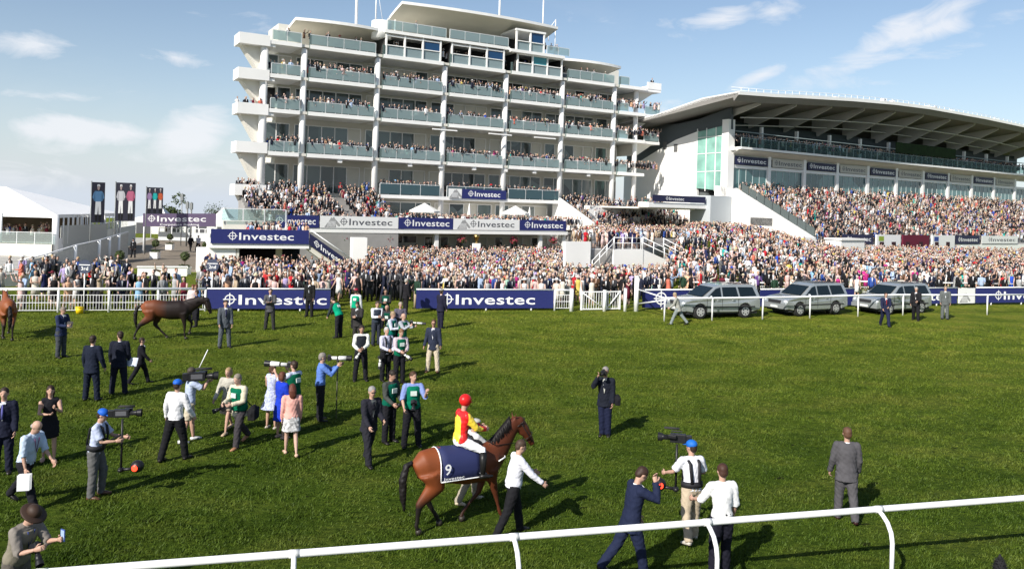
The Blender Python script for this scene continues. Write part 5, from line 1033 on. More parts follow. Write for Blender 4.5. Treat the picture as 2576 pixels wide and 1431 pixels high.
def long_tent(lab, px0, px1, Y, zt):
    a, c = at(px0, 560, Y), at(px1, 560, Y); t = thing('long_tent', lab, 'tent', (a.x, Y, gz(Y))); L = c.x-a.x; h = zt - gz(Y); n = max(2, round(L/4)); b = MB()
    for i in range(n): x = L*i/n; s = L/n; b.add([(x, 0, h-.9), (x+s, 0, h-.9), (x+s, 5, h-.9), (x, 5, h-.9), (x+s/2, 2.5, h)], [(0, 1, 4), (1, 2, 4), (2, 3, 4), (3, 0, 4)])
    b.build('roof', TENT, t); b = MB(); b.box(0, L, -5, 0, -.2, h-.9); b.build('walls', mat('tent_wall', (.6, .6, .58), .8, var=.15, vs=.4), t)
    for i in range(n): b = MB(); b.box(L*(i+.25)/n, L*(i+.75)/n, .0, .03, .0, h-1.4); b.build('opening', mat('tent_opening', (.08, .08, .09), .8), t)
long_tent('long low row of white peaked stalls behind the hoarding', 325, 470, 132, 3.1); long_tent('short row of white stalls left of the tall stand', 480, 640, 126, 3.0)
peaked_tent('small white peaked tent right of the three riders flag', -49, 112, 2.6); peaked_tent('small white peaked tent just left of the tall stand', -42.5, 118, 2.6)
for px, h, lab in ((457, 6.6, 'thin dark lamp pole with a box'), (471, 5.6, 'stubby dark pole right of the thin lamp pole'), (481, 5.5, 'dark speaker pole nearest the tall stand')):
    p = at(px, 535, 100); t = thing('pole', lab, 'pole', (p.x, p.y, 0)); b = MB(); b.tube([(0, 0, 0), (0, 0, h)], .06 if px == 457 else .12, 6); b.build('shaft', STEEL, t); b = MB(); b.box(-.16, .16, -.16, .16, h-.9, h-.1); b.build('head', STEEL, t)
# ================= CARS =================
SILVER = mat('silver_car_paint', (.37, .395, .40), .26, .5, metal=.45, coat=.8); TYRE = mat('tyre', (.02, .02, .02), .8); RIM = mat('alloy', (.5, .5, .5), .35, metal=.4); CARG = mat('car_glass', (.008, .014, .018), .12, .35); BUMP = mat('car_trim', (.03, .03, .033), .5); LAMP = mat('headlight_glass', (.6, .62, .62), .1, .7, coat=1)
def suv(label, pf, pr, group='silver off-road cars parked behind the rail', lift=0.):
    f, r = G(*pf), G(*pr); d = (f-r).normalized(); sd_ = Vector((-d.y, d.x, 0))   # sd_: car's left, towards the camera
    mid = (f+r)/2 - sd_*.78*(-1 if sd_.y > 0 else 1)*0
    side = -1 if sd_.y > 0 else 1
    c = (f+r)/2 - sd_*(.80*side); c.z = gz(c.y); yaw = math.atan2(-d.x, d.y)
    T = thing('parked_car', label, 'car', c, yaw, group)
    X = lambda z: .91 if z < 1.08 else .91 - (z-1.08)*.30
    def arch(cy, r=.43): return [(cy + r*math.cos(a), .38 + r*math.sin(a)) for a in np.linspace(-.1, math.pi+.1, 11)]
    low = [(2.30, .42)] + [(2.42, .52), (2.45, .70), (2.40, .86), (2.26, .96), (1.9, 1.03), (1.25, 1.11), (-2.28, 1.12), (-2.38, .98), (-2.40, .45)] + [(-1.9, .36)] + arch(-1.4)[::-1] + [(-.9, .34), (.9, .34)] + arch(1.4)[::-1] + [(1.95, .36)]
    b = MB(); n = len(low); secs = [(-.91, .90), (-.86, 1.0), (.86, 1.0), (.91, .90)]
    fn = lambda y, z, t: (t*(1 - .10*max(0, abs(y)-1.9)), y, z); b.prism(low, -.90, .90, fn); o = b.build('body', SILVER, T); md = o.modifiers.new('b', 'BEVEL'); md.width = .055; md.segments = 3; md.limit_method = 'ANGLE'; md.angle_limit = R(35)
    for p_ in o.data.polygons: p_.use_smooth = False
    cab = [(1.30, 1.06), (.44, 1.68), (.10, 1.78), (-.8, 1.82), (-1.95, 1.79), (-2.16, 1.70), (-2.36, 1.08)]
    b = MB(); b.prism(cab, -1, 1, lambda y, z, t: (t*X(z)*.985, y, z)); o = b.build('cabin', SILVER, T); md = o.modifiers.new('b', 'BEVEL'); md.width = .04; md.segments = 2; md.limit_method = 'ANGLE'
    for s in (-1, 1):
        for w_ in ([(.98, 1.16), (.42, 1.58), (.12, 1.66), (.12, 1.16)], [(.02, 1.16), (.02, 1.66), (-.86, 1.67), (-.95, 1.16)], [(-1.06, 1.16), (-.97, 1.67), (-1.92, 1.66), (-2.10, 1.20)]):
            b = MB(); b.add([(s*(X(z)*.985+.008), y, z) for y, z in w_] , [tuple(range(4)) if s < 0 else (3, 2, 1, 0)]); b.build('side_window', CARG, T)
        b = MB(); b.tube([(s*.70, .2, 1.86), (s*.70, -1.9, 1.87)], .025, 6); b.build('roof_rail', BUMP, T)
        b = MB(); b.ball((s*1.02, .86, 1.18), (.11, .07, .09)); b.build('wing_mirror', SILVER, T)
        b = MB(); b.box(s*.905-.01, s*.905+.01, -2.0, 1.9, .60, .66); b.v = [(x, -y, z) for x, y, z in b.v]; b.build('side_moulding', BUMP, T)
        b = MB(); b.ball((s*.72, 2.33, .80), (.17, .10, .12)); b.build('headlight', LAMP, T)
        for cy in (1.4, -1.4):
            w_ = MB(); w_.tube([(s*.66, cy, .38), (s*.70, cy, .38), (s*.88, cy, .38), (s*.90, cy, .38)], [.33, .38, .38, .33], 24); wo = w_.build('wheel', TYRE, T); w_ = MB(); w_.tube([(s*.86, cy, .38), (s*.912, cy, .38)], [.245, .235], 20, sm=False); w_.build('rim', RIM, wo); w_ = MB()
            for k in range(6):
                a_ = k*math.pi/3 + .5; w_.ball((s*.915, cy + .15*math.cos(a_), .38 + .15*math.sin(a_)), (.012, .042, .042), 8, 5)
            w_.build('rim_hole', BUMP, wo)
            w_ = MB(); w_.tube([(s*.45, cy, .42), (s*.80, cy, .42)], .42, 20); w_.build('arch_liner', BUMP, T)
        b = MB()
        for y in (1.0, .07, -.95): b.box(s*.902-.004, s*.902+.004, -y-.008, -y+.008, .42, 1.1)
        b.build('door_seam', BUMP, T); b = MB(); b.tube([(s*.93, .22, .98), (s*.93, .40, .98)], .02, 6); b.tube([(s*.93, -.72, .98), (s*.93, -.54, .98)], .02, 6); b.build('door_handle', SILVER, T)
    b = MB(); b.add([(-.72, 1.22, 1.15), (.72, 1.22, 1.15), (.66, .50, 1.63), (-.66, .50, 1.63)], [(0, 1, 2, 3)]); b.v = [(x, y+.03, z+.022) for x, y, z in b.v]; b.build('windscreen', CARG, T)
    b = MB(); b.add([(-.7, -2.355, 1.2), (.7, -2.355, 1.2), (.6, -2.225, 1.68), (-.6, -2.225, 1.68)], [(3, 2, 1, 0)]); b.build('rear_window', CARG, T)
    b = MB(); b.box(-.46, .46, -2.45, -2.40, .70, .88); b.build('grille', BUMP, T); b = MB(); b.box(-.26, .26, -2.475, -2.462, .47, .58); b.build('number_plate', mat('plate_white', (.7, .7, .66), .4), T); b = MB(); b.box(-.88, .88, -2.46, -2.28, .42, .62); b.build('bumper', SILVER, T); b = MB(); b.box(-.8, .8, -2.2, 2.2, .26, .40); b.build('underbody', BUMP, T)
    return T
suv('silver off-road car nearest the big emblem board, leftmost of the row', (1758, 803), (1873, 800)); suv('silver off-road car in the middle of the row with its window down', (2000, 797), (2108, 791)); suv('silver off-road car behind the two men in suits, rightmost of the row', (2222, 792), (2325, 786))
# ================= HORSES =================
def coat(name, c, dark, zlo=.45, zhi=.75, yl=None):
    m = bpy.data.materials.new(name); m.use_nodes = True; t = m.node_tree; b = t.nodes['Principled BSDF']; b.inputs['Roughness'].default_value = .55; b.inputs['Specular IOR Level'].default_value = .28; b.inputs['Sheen Weight'].default_value = .0
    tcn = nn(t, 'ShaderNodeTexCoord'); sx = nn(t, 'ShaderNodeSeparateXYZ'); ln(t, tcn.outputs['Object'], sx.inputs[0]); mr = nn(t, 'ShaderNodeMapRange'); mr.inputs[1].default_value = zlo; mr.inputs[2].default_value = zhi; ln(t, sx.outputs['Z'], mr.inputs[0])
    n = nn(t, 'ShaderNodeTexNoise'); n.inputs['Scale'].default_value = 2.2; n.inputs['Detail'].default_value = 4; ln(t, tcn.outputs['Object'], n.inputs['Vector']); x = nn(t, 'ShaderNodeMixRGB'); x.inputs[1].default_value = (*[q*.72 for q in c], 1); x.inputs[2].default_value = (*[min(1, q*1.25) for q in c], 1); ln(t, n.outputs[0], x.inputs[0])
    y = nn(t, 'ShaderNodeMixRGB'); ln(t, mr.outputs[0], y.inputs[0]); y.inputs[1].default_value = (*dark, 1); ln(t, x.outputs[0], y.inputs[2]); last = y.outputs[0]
    if yl:                                                 # coat darkens towards the forehand; for the bay, dark points plus shade painted in
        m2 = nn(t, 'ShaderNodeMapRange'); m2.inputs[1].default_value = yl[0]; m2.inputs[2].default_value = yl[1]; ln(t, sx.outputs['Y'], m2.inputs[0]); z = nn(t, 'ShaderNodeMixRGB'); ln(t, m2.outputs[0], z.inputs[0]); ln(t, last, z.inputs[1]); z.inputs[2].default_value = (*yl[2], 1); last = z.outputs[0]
    ln(t, last, b.inputs['Base Color']); return m
def horse(label, loc, yaw, coatm, legs, headup=1., mane=(.008, .006, .006), low=False, sc=1.):
    T = thing('horse', label, 'horse', loc, R(-yaw)); T.scale = (sc,)*3; b = MB(); X = Vector((1, 0, 0))
    b.tube([(0, .80, 1.14), (0, .66, 1.16), (0, .40, 1.17), (0, .05, 1.16), (0, -.30, 1.20), (0, -.60, 1.27), (0, -.85, 1.25), (0, -1.02, 1.16)], [(.11, .15), (.22, .31), (.27, .385), (.295, .385), (.285, .35), (.275, .325), (.25, .30), (.14, .19)], 18, side=X)
    b.ball((0, .30, 1.42), (.10, .34, .14), 12, 8)
    if not low: nk = [(0, .55, 1.22), (0, .78, 1.46), (0, .98, 1.72), (0, 1.12, 1.90)]; hd = [(0, 1.08, 1.93), (0, 1.20, 1.90), (0, 1.34, 1.72), (0, 1.50, 1.48), (0, 1.56, 1.38)]
    else: nk = [(0, .55, 1.22), (0, .85, 1.40), (0, 1.12, 1.52), (0, 1.30, 1.58)]; hd = [(0, 1.26, 1.62), (0, 1.38, 1.58), (0, 1.46, 1.36), (0, 1.54, 1.10), (0, 1.56, 1.00)]
    b.tube(nk, [(.19, .33), (.14, .265), (.105, .195), (.092, .15)], 14, side=X); b.tube(hd, [(.07, .08), (.095, .135), (.085, .125), (.060, .075), (.055, .065)], 12, side=X)
    h0 = Vector(hd[1]); hdv = (Vector(hd[3]) - h0).normalized(); upn = Vector((0, -hdv.z, hdv.y)) if hdv.y > 0 else Vector((0, 0, 1))
    b.ball(Vector(hd[2]) - upn*.05 + Vector((0, 0, .0)), (.075, .10, .10), 10, 7)
    for s in (-1, 1): e0 = Vector(hd[0]) + Vector((s*.055, 0, .03)); b.tube([e0, e0 + Vector((s*.03, .01, .09)), e0 + Vector((s*.035, .02, .17))], [(.03, .02), (.035, .018), (.008, .006)], 8)
    for (s, kind), pts in legs.items():
        x = .15*s; P_ = [Vector((x*(1 if i < 2 else .85), y, z)) for i, (y, z) in enumerate(pts)]
        rd = [(.13, .19), (.085, .11), (.052, .062), (.034, .040), (.046, .050), (.034, .040), (.055, .060)] if kind == 'f' else [(.17, .30), (.125, .20), (.062, .09), (.036, .048), (.046, .054), (.034, .042), (.055, .060)]
        b.tube(P_, rd[:len(P_)], 12, side=X)
    remesh('body', b, coatm, .026, T, smooth=14)
    for (s, kind), pts in legs.items():
        y, z = pts[-1]; h = MB(); h.tube([(s*.1275, y+.01, z+.03), (s*.1275, y+.03, z-.055)], [(.052, .055), (.062, .072)], 12, side=X); h.build('hoof', mat('hoof', (.03, .025, .02), .5), T)
    m = MB(); rr = random.Random(3)
    for i in range(60):
        t_ = i/59; q = (Vector(nk[0])*(1-t_) + Vector(nk[3])*t_) + Vector((0, -.16 + .03*t_, .21 - .09*t_)); m.tube([q, q + Vector((.05 + .03*rr.random(), -.03, -.06)), q + Vector((.11 + .02*rr.random(), -.04 + .05*rr.random(), -.17 - .05*rr.random()))], [.016, .02, .006], 5)
    m.build('mane', mat('mane_hair', mane, .6), T)
    m = MB(); m.tube([(0, -1.08, 1.34), (0, -1.20, 1.30), (.02, -1.28, 1.05), (.02, -1.27, .72), (.0, -1.22, .42)], [(.04, .05), (.06, .06), (.085, .08), (.08, .065), (.02, .02)], 10, side=X); remesh('tail', m, mat('mane_hair', mane, .6), .018, T, .008, 2)
    # bridle
    m = MB(); a_, c_ = Vector(hd[1]), Vector(hd[3]); hp = lambda t_, r_: [a_.lerp(c_, t_) + Vector((math.cos(k)*r_, 0, 0)) + upn*(math.sin(k)*r_*1.35) for k in np.linspace(0, 6.283, 13)]
    hp2 = 0; m.tube(hp(.75, .088), .010, 5); m.tube(hp(.05, .108), .010, 5)
    for s in (-1, 1): m.tube([a_ + Vector((s*.10, 0, 0)), a_.lerp(c_, .75) + Vector((s*.085, 0, 0)), a_.lerp(c_, 1) + Vector((s*.07, 0, 0))], .010, 5)
    m.tube([a_.lerp(c_, .95) + Vector((.07, 0, 0)), Vector((.16, .62, 1.52)), Vector((.08, .40, 1.66))], .008, 5); m.build('bridle', mat('bridle_leather', (.015, .01, .008), .5), T)
    e = MB()
    for s in (-1, 1): e.ball(Vector(hd[1]).lerp(Vector(hd[2]), .45) + Vector((s*.085, 0, .02)), (.015, .026, .022))
    e.build('eye', EYE, T); return T
# winner with jockey
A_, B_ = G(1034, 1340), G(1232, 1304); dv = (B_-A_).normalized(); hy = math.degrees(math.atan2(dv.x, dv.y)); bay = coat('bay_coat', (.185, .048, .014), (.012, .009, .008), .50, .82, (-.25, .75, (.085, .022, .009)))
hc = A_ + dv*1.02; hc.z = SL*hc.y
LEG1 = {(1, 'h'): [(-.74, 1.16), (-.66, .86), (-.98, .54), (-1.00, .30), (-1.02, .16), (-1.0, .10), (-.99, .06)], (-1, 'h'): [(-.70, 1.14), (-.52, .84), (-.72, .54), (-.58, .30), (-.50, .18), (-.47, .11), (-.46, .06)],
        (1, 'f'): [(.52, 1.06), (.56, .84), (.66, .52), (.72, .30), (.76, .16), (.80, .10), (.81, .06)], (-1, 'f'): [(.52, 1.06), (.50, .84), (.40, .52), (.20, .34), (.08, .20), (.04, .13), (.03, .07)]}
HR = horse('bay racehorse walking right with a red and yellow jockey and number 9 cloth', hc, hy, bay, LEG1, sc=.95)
clothm = NAVY
def saddle_cloth(T):
    b = MB(); N = 14; pr = []
    for j in range(N+1):
        a = R(-8 + 196*j/N); pr.append((math.cos(a)*.305, 1.20 + math.sin(a)*.355 if math.sin(a) > 0 else 1.20 + math.sin(a)*.30))
    pr = [(pr[0][0]+.01, 1.0)] + pr + [(pr[-1][0]-.01, 1.0)]; k = len(pr); ys = [-.62, -.45, -.25, -.05, .12, .24]
    vs = [(x*(1 - .06*(abs(y) > .5)), y, z + (.05*(max(0, -y-.2)) if z > 1.3 else 0)) for y in ys for x, z in pr]; b.add(vs, [(i*k+j, (i+1)*k+j, (i+1)*k+j+1, i*k+j+1) for i in range(len(ys)-1) for j in range(k-1)], 0, True)
    o = b.build('saddle_cloth', mat('saddle_cloth_navy', (.018, .024, .085), .7), T); md = o.modifiers.new('s', 'SOLIDIFY'); md.thickness = .012; md.offset = 1
    e = MB(); q = lambda i, y: Vector((pr[i][0]*1.03 + (.006 if i < k/2 else -.006), y, pr[i][1] + (.05*(max(0, -y-.2)) if pr[i][1] > 1.3 else 0)))
    e.tube([q(0, y) for y in ys], .013, 6); e.tube([q(i, -.62)*1 for i in range(k)], .013, 6); e.tube([q(0, .24), q(1, .24), q(2, .24), q(3, .24)], .013, 6); e.build('white_piping', LETW, o)
    w_ = MB(); word(w_, '9', (.345, -.56, 1.14), (0, 1, 0), (.0, 0, 1), .21, (1, 0, 0)); word(w_, 'Investec', (.340, -.57, 1.035), (0, 1, 0), (0, 0, 1), .055, (1, 0, 0), .42); w_.v = [(x+.012, y, z) for x, y, z in w_.v]; w_.build('lettering', LETW, o)
    s = MB(); s.ball((0, .12, 1.58), (.16, .26, .06)); s.build('saddle', mat('saddle_leather', (.02, .015, .012), .5), T)
    g_ = MB(); g_.tube([(.30, .62, 1.25), (.22, .80, 1.28), (0, .90, 1.26), (-.22, .80, 1.28)], .014, 6); g_.build('breast_girth', LETW, T)
    for s_ in (-1, 1): r = MB(); r.tube([(s_*.26, .2, 1.5), (s_*.36, .25, 1.12)], .010, 5); r.box(s_*.36-.05, s_*.36+.05, -.31, -.19, 1.07, 1.085); r.build('stirrup', STEEL, T)
saddle_cloth(HR)
silks = bpy.data.materials.new('silks'); silks.use_nodes = True; t = silks.node_tree; bb = t.nodes['Principled BSDF']; bb.inputs['Roughness'].default_value = .4
tcn = nn(t, 'ShaderNodeTexCoord'); sx = nn(t, 'ShaderNodeSeparateXYZ'); ln(t, tcn.outputs['Object'], sx.inputs[0])
def step_(v, a_, up_=True):
    n = nn(t, 'ShaderNodeMath', operation='GREATER_THAN' if up_ else 'LESS_THAN'); ln(t, v, n.inputs[0]); n.inputs[1].default_value = a_; return n.outputs[0]
mn = nn(t, 'ShaderNodeMath', operation='MULTIPLY'); ln(t, step_(sx.outputs['Y'], -.055, False), mn.inputs[0]); ln(t, step_(sx.outputs['X'], .14, False), mn.inputs[1])
ad = nn(t, 'ShaderNodeMath', operation='MAXIMUM'); ln(t, mn.outputs[0], ad.inputs[0]); ab = nn(t, 'ShaderNodeMath', operation='ABSOLUTE'); ln(t, sx.outputs['X'], ab.inputs[0]); mm = nn(t, 'ShaderNodeMath', operation='MULTIPLY'); ln(t, step_(ab.outputs[0], .20), mm.inputs[0]); ln(t, step_(sx.outputs['Y'], .05), mm.inputs[1]); ln(t, mm.outputs[0], ad.inputs[1])
mxs = nn(t, 'ShaderNodeMixRGB'); ln(t, ad.outputs[0], mxs.inputs[0]); mxs.inputs[1].default_value = (.62, .015, .015, 1); mxs.inputs[2].default_value = (.80, .58, .05, 1); ln(t, mxs.outputs[0], bb.inputs['Base Color'])
jl = HR.matrix_basis @ Vector((0, -.10, 0)); jz = 1.58
JK, _J = person('jockey in red and yellow silks, red cap and white breeches on the bay horse', None, 1.76, hy, dict(lean=6, legL=(66, 74, 32), legR=(66, 74, 32), armL=(38, 6, 38, 22), armR=(38, 6, 38, 22), hyaw=-25, hpitch=6, seat=jz), dict(skin=0, hair=('bald', (.03, .02, .01)), top=('shirt', (.6, .02, .02)), topmat=silks, bottom=('boots', (.72, .72, .73)), shoes=(.01, .01, .01), hat=('helmet', (.60, .015, .015)), bulk=.18), loc=jl)
# dark bay in front of the board, led by its groom
A2, B2 = G(366, 856), G(478, 838); dv = Vector((.97, .24, 0)).normalized(); hy2 = math.degrees(math.atan2(dv.x, dv.y)); h2 = G(443, 853); h2 = G(425, 852)
LEG2 = {(1, 'h'): [(-.74, 1.16), (-.72, .86), (-1.10, .56), (-1.20, .34), (-1.26, .18), (-1.28, .12), (-1.27, .07)], (-1, 'h'): [(-.70, 1.14), (-.46, .84), (-.56, .54), (-.34, .32), (-.20, .18), (-.14, .11), (-.12, .06)],
        (1, 'f'): [(.52, 1.06), (.56, .84), (.60, .52), (.60, .30), (.60, .16), (.63, .10), (.64, .06)], (-1, 'f'): [(.52, 1.06), (.66, .86), (.84, .62), (.80, .40), (.76, .30), (.74, .26), (.74, .22)]}
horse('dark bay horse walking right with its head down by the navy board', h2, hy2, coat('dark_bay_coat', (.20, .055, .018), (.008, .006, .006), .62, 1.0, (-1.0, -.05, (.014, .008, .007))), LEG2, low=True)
h3 = G(16, 848); horse('chestnut horse seen from behind at the left edge of the photo', h3, -36, coat('chestnut_coat', (.22, .065, .02), (.015, .01, .008), .55, .9), LEG1, low=True)
# ================= PEOPLE ON THE COURSE =================
DK = (.012, .012, .016); NV = (.011, .013, .028); GRN = (.0, .11, .055); WS = (.66, .68, .72)
ST = dict(); W1 = dict(legL=(22, 8, 3), legR=(-20, 10, 3), armL=(-20, 8, 18, 5), armR=(22, 8, 20, 5)); W2 = dict(legL=(-22, 14, 3), legR=(24, 6, 3), armL=(24, 8, 22, 5), armR=(-20, 8, 15, 5))
WIDE = dict(legL=(3, 3, 7), legR=(3, 3, 7)); HOLD = dict(armL=(18, 4, 80, 35), armR=(18, 4, 80, 35), hpitch=12)
def mx_(*d):
    r = {}
    for x in d: r.update(x)
    return r
suit = lambda c, tie=None, **k: mx_(dict(top=('jacket', c), bottom=('trousers', c), shirt=WS, tie=tie), k)
person('man in a navy suit cut off by the left edge of the photo', (6, 1188), 1.84, 160, ST, suit(NV, (.1, .1, .3)))
T, J = person('woman with long dark hair in a sleeveless black dress talking with raised hands', (122, 1160), 1.72, 150, dict(armL=(30, 10, 95, 30), armR=(22, 8, 75, 45), legL=(8, 4, 2), legR=(-6, 4, 2)), dict(f=True, top=('dress', DK), bottom=('skirt', DK), sleeve='none', hair=('long', (.03, .015, .01)), shoes=(.4, .25, .18), skirt_len=.2, flare=.11))
T, J = person('balding man in a pale blue shirt with lanyard striding right with white papers', (62, 1272), 1.80, 105, dict(lean=16, legL=(-26, 16, 3), legR=(26, 5, 3), armL=(20, 5, 20, 0), armR=(2, 6, 14, 0), hpitch=22), dict(skin=0, top=('shirt', (.46, .55, .68)), sleeve='rolled', bottom=('trousers', DK), hair=('bald', (.35, .3, .27)), lanyard=(.10, .02, .08), belly=.012))
papers('white papers in the right hand of the striding man in the pale blue shirt', wpt(T, J['wrR'] + J['fdR']*.16 + Vector((.05, .02, -.04))), (.3, -1, .1))
T, J = person('steadicam operator in a blue cap, grey trousers and black harness, on the left', (236, 1250), 1.78, 85, dict(lean=8, legL=(16, 22, 4), legR=(2, 6, 3), armL=(38, 4, 48, 12), armR=(26, 6, 66, 18), hpitch=14), dict(top=('shirt', (.42, .47, .62)), sleeve='short', bottom=('trousers', (.10, .10, .10)), harness=True, hat=('cap', (.01, .10, .50)), shoes=(.10, .05, .03)))
def steadicam(lab, lab2, top, d, drop, glow=(.8, .04, .02)):
    d = Vector(d).normalized(); video_camera(lab, top, d, .80); t = thing('steadicam_rig', lab2, 'camera rig', Vector(top) - Vector((0, 0, .12))); b = MB(); b.tube([(0, 0, 0), (0, 0, -drop)], .022, 8); b.build('post', BLK, t); b = MB(); b.ball((0, 0, -drop), (.06, .09, .05)); b.tube([Vector((0, 0, -drop)), d*.28 + Vector((0, 0, -drop+.02))], .03, 8); b.build('battery_sled', BLK, t)
    m = MB(); q = d*.30 + Vector((0, 0, -drop+.06)); s = Vector((d.y, -d.x, 0)); m.ball(q, (.13, .12, .12), 12, 8); m.build('monitor_hood', BLK, t); m = MB(); m.ball(q + Vector((.0, -.115, .0)) + s*.02, (.060, .02, .060), 14, 8); m.build('tally_lamp', mat('tally_lamp', (.6, .02, .01), .3, emit=((1, .05, .02), 2.2)), t)
    b = MB(); b.tube([(0, 0, -.30), -d*.22 + Vector((0, 0, -.42)), -d*.42 + Vector((0, 0, -.30))], .022, 8); b.build('spring_arm', BLK, t); return t
p0 = wpt(T, Vector((.0, .50, 1.66))); steadicam('black video camera on the steadicam of the blue capped man on the left', 'black steadicam rig with a glowing red lamp, on the left', p0, (.97, .2, 0), 1.0)
person('man seen from behind in a white shirt, black trousers and blue cap', (438, 1157), 1.86, 12, dict(lean=4, legL=(-12, 4, 8), legR=(12, 6, 8), armL=(6, 20, 10, 0), armR=(10, 16, 30, 0), side=0), dict(top=('shirt', (.66, .66, .68)), bottom=('trousers', (.01, .01, .012)), hat=('cap', (.01, .10, .50)), belly=.01))
T, J = person('cameraman in beige shorts with a large video camera on his shoulder', (474, 1110), 1.84, 60, dict(armR=(60, 14, 95, 20), armL=(50, 4, 80, 30), legL=(10, 4, 3), legR=(-8, 10, 3)), dict(top=('shirt', (.40, .46, .60)), sleeve='short', bottom=('shorts', (.48, .42, .32)), hair=('short', (.05, .04, .03)), shoes=(.6, .6, .6)))
cp = wpt(T, J['shR'] + Vector((.0, .12, .16))); video_camera('big shoulder video camera carried by the man in beige shorts', cp, (.87, .3, 0), 1.05)
t = thing('antenna', 'thin white antenna rod standing up from the shoulder video camera', 'antenna', cp + Vector((0, 0, .15))); b = MB(); b.tube([(0, 0, 0), (.22, 0, .5)], .012, 6); b.build('rod', RAILW, t)
T, J = person('photographer in a cream jacket and green bib with a big black bag on his hip', (600, 1122), 1.82, 205, dict(legL=(20, 12, 3), legR=(-18, 26, 3), armL=(12, 6, 70, 30), armR=(20, 4, 62, 20), hpitch=14, lean=6), dict(top=('jacket', (.55, .50, .38)), bottom=('trousers', (.045, .04, .045)), bib=GRN, hair=('short', (.20, .17, .13)), shoes=(.3, .15, .08), skin=1))
shoulder_bag('big black shoulder bag of the photographer in the cream jacket', wpt(T, Vector((-.34, -.10, .84))), (.11, .22, .18), strap=wpt(T, J['shR'] + Vector((-.0, .02, .09))))
press_camera('black camera held low by the photographer in the cream jacket', wpt(T, Vector((.1, .45, 1.0))), (-.8, -.5, -.3), .2, False)
person('woman with fair hair in a khaki top and skirt behind the cream jacket man', (572, 1086), 1.70, 195, W1, dict(f=True, top=('shirt', (.40, .38, .33)), bottom=('skirt', (.30, .24, .18)), hair=('bob', (.28, .19, .10)), shoes=(.4, .3, .2), sleeve='long'))
FLOR = mat('floral_cloth', (.40, .44, .62), .8, var=.45, vs=22, bump=.3)
T, J = person('woman with brown hair in a pale blue printed dress with a full skirt', (681, 1078), 1.70, 15, dict(armL=(15, 8, 85, 30), armR=(4, 8, 10, 0), hpitch=-4), dict(f=True, top=('dress', (.4, .44, .62)), topmat=FLOR, bottom=('skirt', (.4, .44, .62)), skirtmat=FLOR, hair=('bob', (.06, .03, .018)), sleeve='none', flare=.17, shoes=(.4, .35, .3)))
person('woman in a royal blue dress and jacket beside the pale blue dress', (704, 1102), 1.68, 40, dict(armL=(4, 8, 30, 30), armR=(10, 6, 60, 30)), dict(f=True, top=('shirt', (.012, .04, .42)), bottom=('skirt', (.012, .04, .42)), hair=('bob', (.10, .035, .018)), skirt_len=.25, flare=.12, shoes=(.35, .25, .2)))
person('woman with auburn hair in a pale pink jacket and a white patterned skirt', (731, 1144), 1.70, 340, dict(legL=(14, 6, 2), legR=(-14, 12, 2), armL=(5, 6, 15, 0), armR=(5, 6, 12, 0)), dict(f=True, top=('shirt', (.66, .34, .29)), bottom=('skirt', (.6, .6, .6)), skirtmat=mat('patterned_cloth', (.42, .42, .42), .8, var=.8, vs=14), hair=('long', (.10, .03, .018)), skirt_len=.17, shoes=(.55, .36, .26), skin=1))
T, J = person('photographer in a green bib aiming a long white lens to the left', (737, 1085), 1.84, 300, dict(armL=(66, 16, 62, 20), armR=(58, 18, 96, 36)), dict(top=('shirt', (.45, .50, .62)), bottom=('trousers', (.06, .06, .065)), bib=(.0, .09, .045), hair=('short', (.03, .016, .01)), sleeve='rolled'))
press_camera('long white lens aimed left by the photographer beside the women', wpt(T, J['head'] + Vector((0, .16, .0))), (-1, .12, .0), .62, True, .075)
T, J = person('grey haired photographer in a blue shirt with a camera on a monopod pointing right', (803, 1058), 1.86, 70, dict(armL=(62, 4, 60, 30), armR=(50, 10, 90, 20), hpitch=4), dict(top=('shirt', (.10, .19, .50)), bottom=('trousers', (.014, .014, .017)), bib=None, hair=('short', (.20, .18, .16))))
pc = wpt(T, J['head'] + Vector((0, .18, -.02))); press_camera('long white and black lens pointing right on a monopod', pc, (1, .05, 0), .56, True, .07)
gp = Vector((pc.x+.22, pc.y, SL*pc.y)); t = thing('monopod', 'thin camouflaged monopod under the lens pointing right', 'monopod', gp); b = MB(); b.tube([(0, 0, 0), (0, 0, pc.z-gp.z-.08)], [.014, .022], 8); b.build('leg', mat('camouflage', (.08, .08, .05), .8, var=.6, vs=25), t); b = MB(); b.ball((0, 0, pc.z-gp.z-.07), .04); b.build('head', BLK, t)
T, J = person('red faced photographer in a white shirt and black waistcoat holding a white lens low', (906, 957), 1.86, 165, mx_(WIDE, dict(armL=(14, 4, 62, 35), armR=(10, 10, 55, 30), hpitch=12)), dict(top=('shirt', (.66, .66, .62)), bottom=('trousers', DK), vest=(.015, .018, .025), hair=('short', (.03, .02, .015)), skin=2))
press_camera('white lens hanging at the waist of the man in the black waistcoat', wpt(T, Vector((.05, .28, .98))), (-.4, -.5, -.7), .3, True)
T, J = person('white haired photographer in a lavender shirt with a lens hanging at his side', (968, 957), 1.80, 140, dict(armL=(8, 6, 50, 20), armR=(10, 6, 60, 30)), dict(top=('shirt', (.50, .50, .62)), sleeve='long', bottom=('trousers', DK), hair=('short', (.38, .37, .36)), harness=True))
press_camera('white lens hanging between the white haired man and his neighbour', wpt(T, Vector((.32, .2, .82))), (0, -.1, -1), .34, True)
T, J = person('sandy haired photographer in a green bib and pink shirt holding a camera', (1003, 965), 1.84, 150, dict(lean=6, armL=(14, 6, 66, 30), armR=(20, 6, 58, 20), hpitch=16), dict(top=('shirt', (.48, .40, .44)), bottom=('trousers', DK), bib=GRN, hair=('short', (.16, .08, .04))))
press_camera('camera with a white lens held low by the sandy haired photographer', wpt(T, Vector((.05, .42, 1.05))), (.8, -.4, -.4), .34, True)
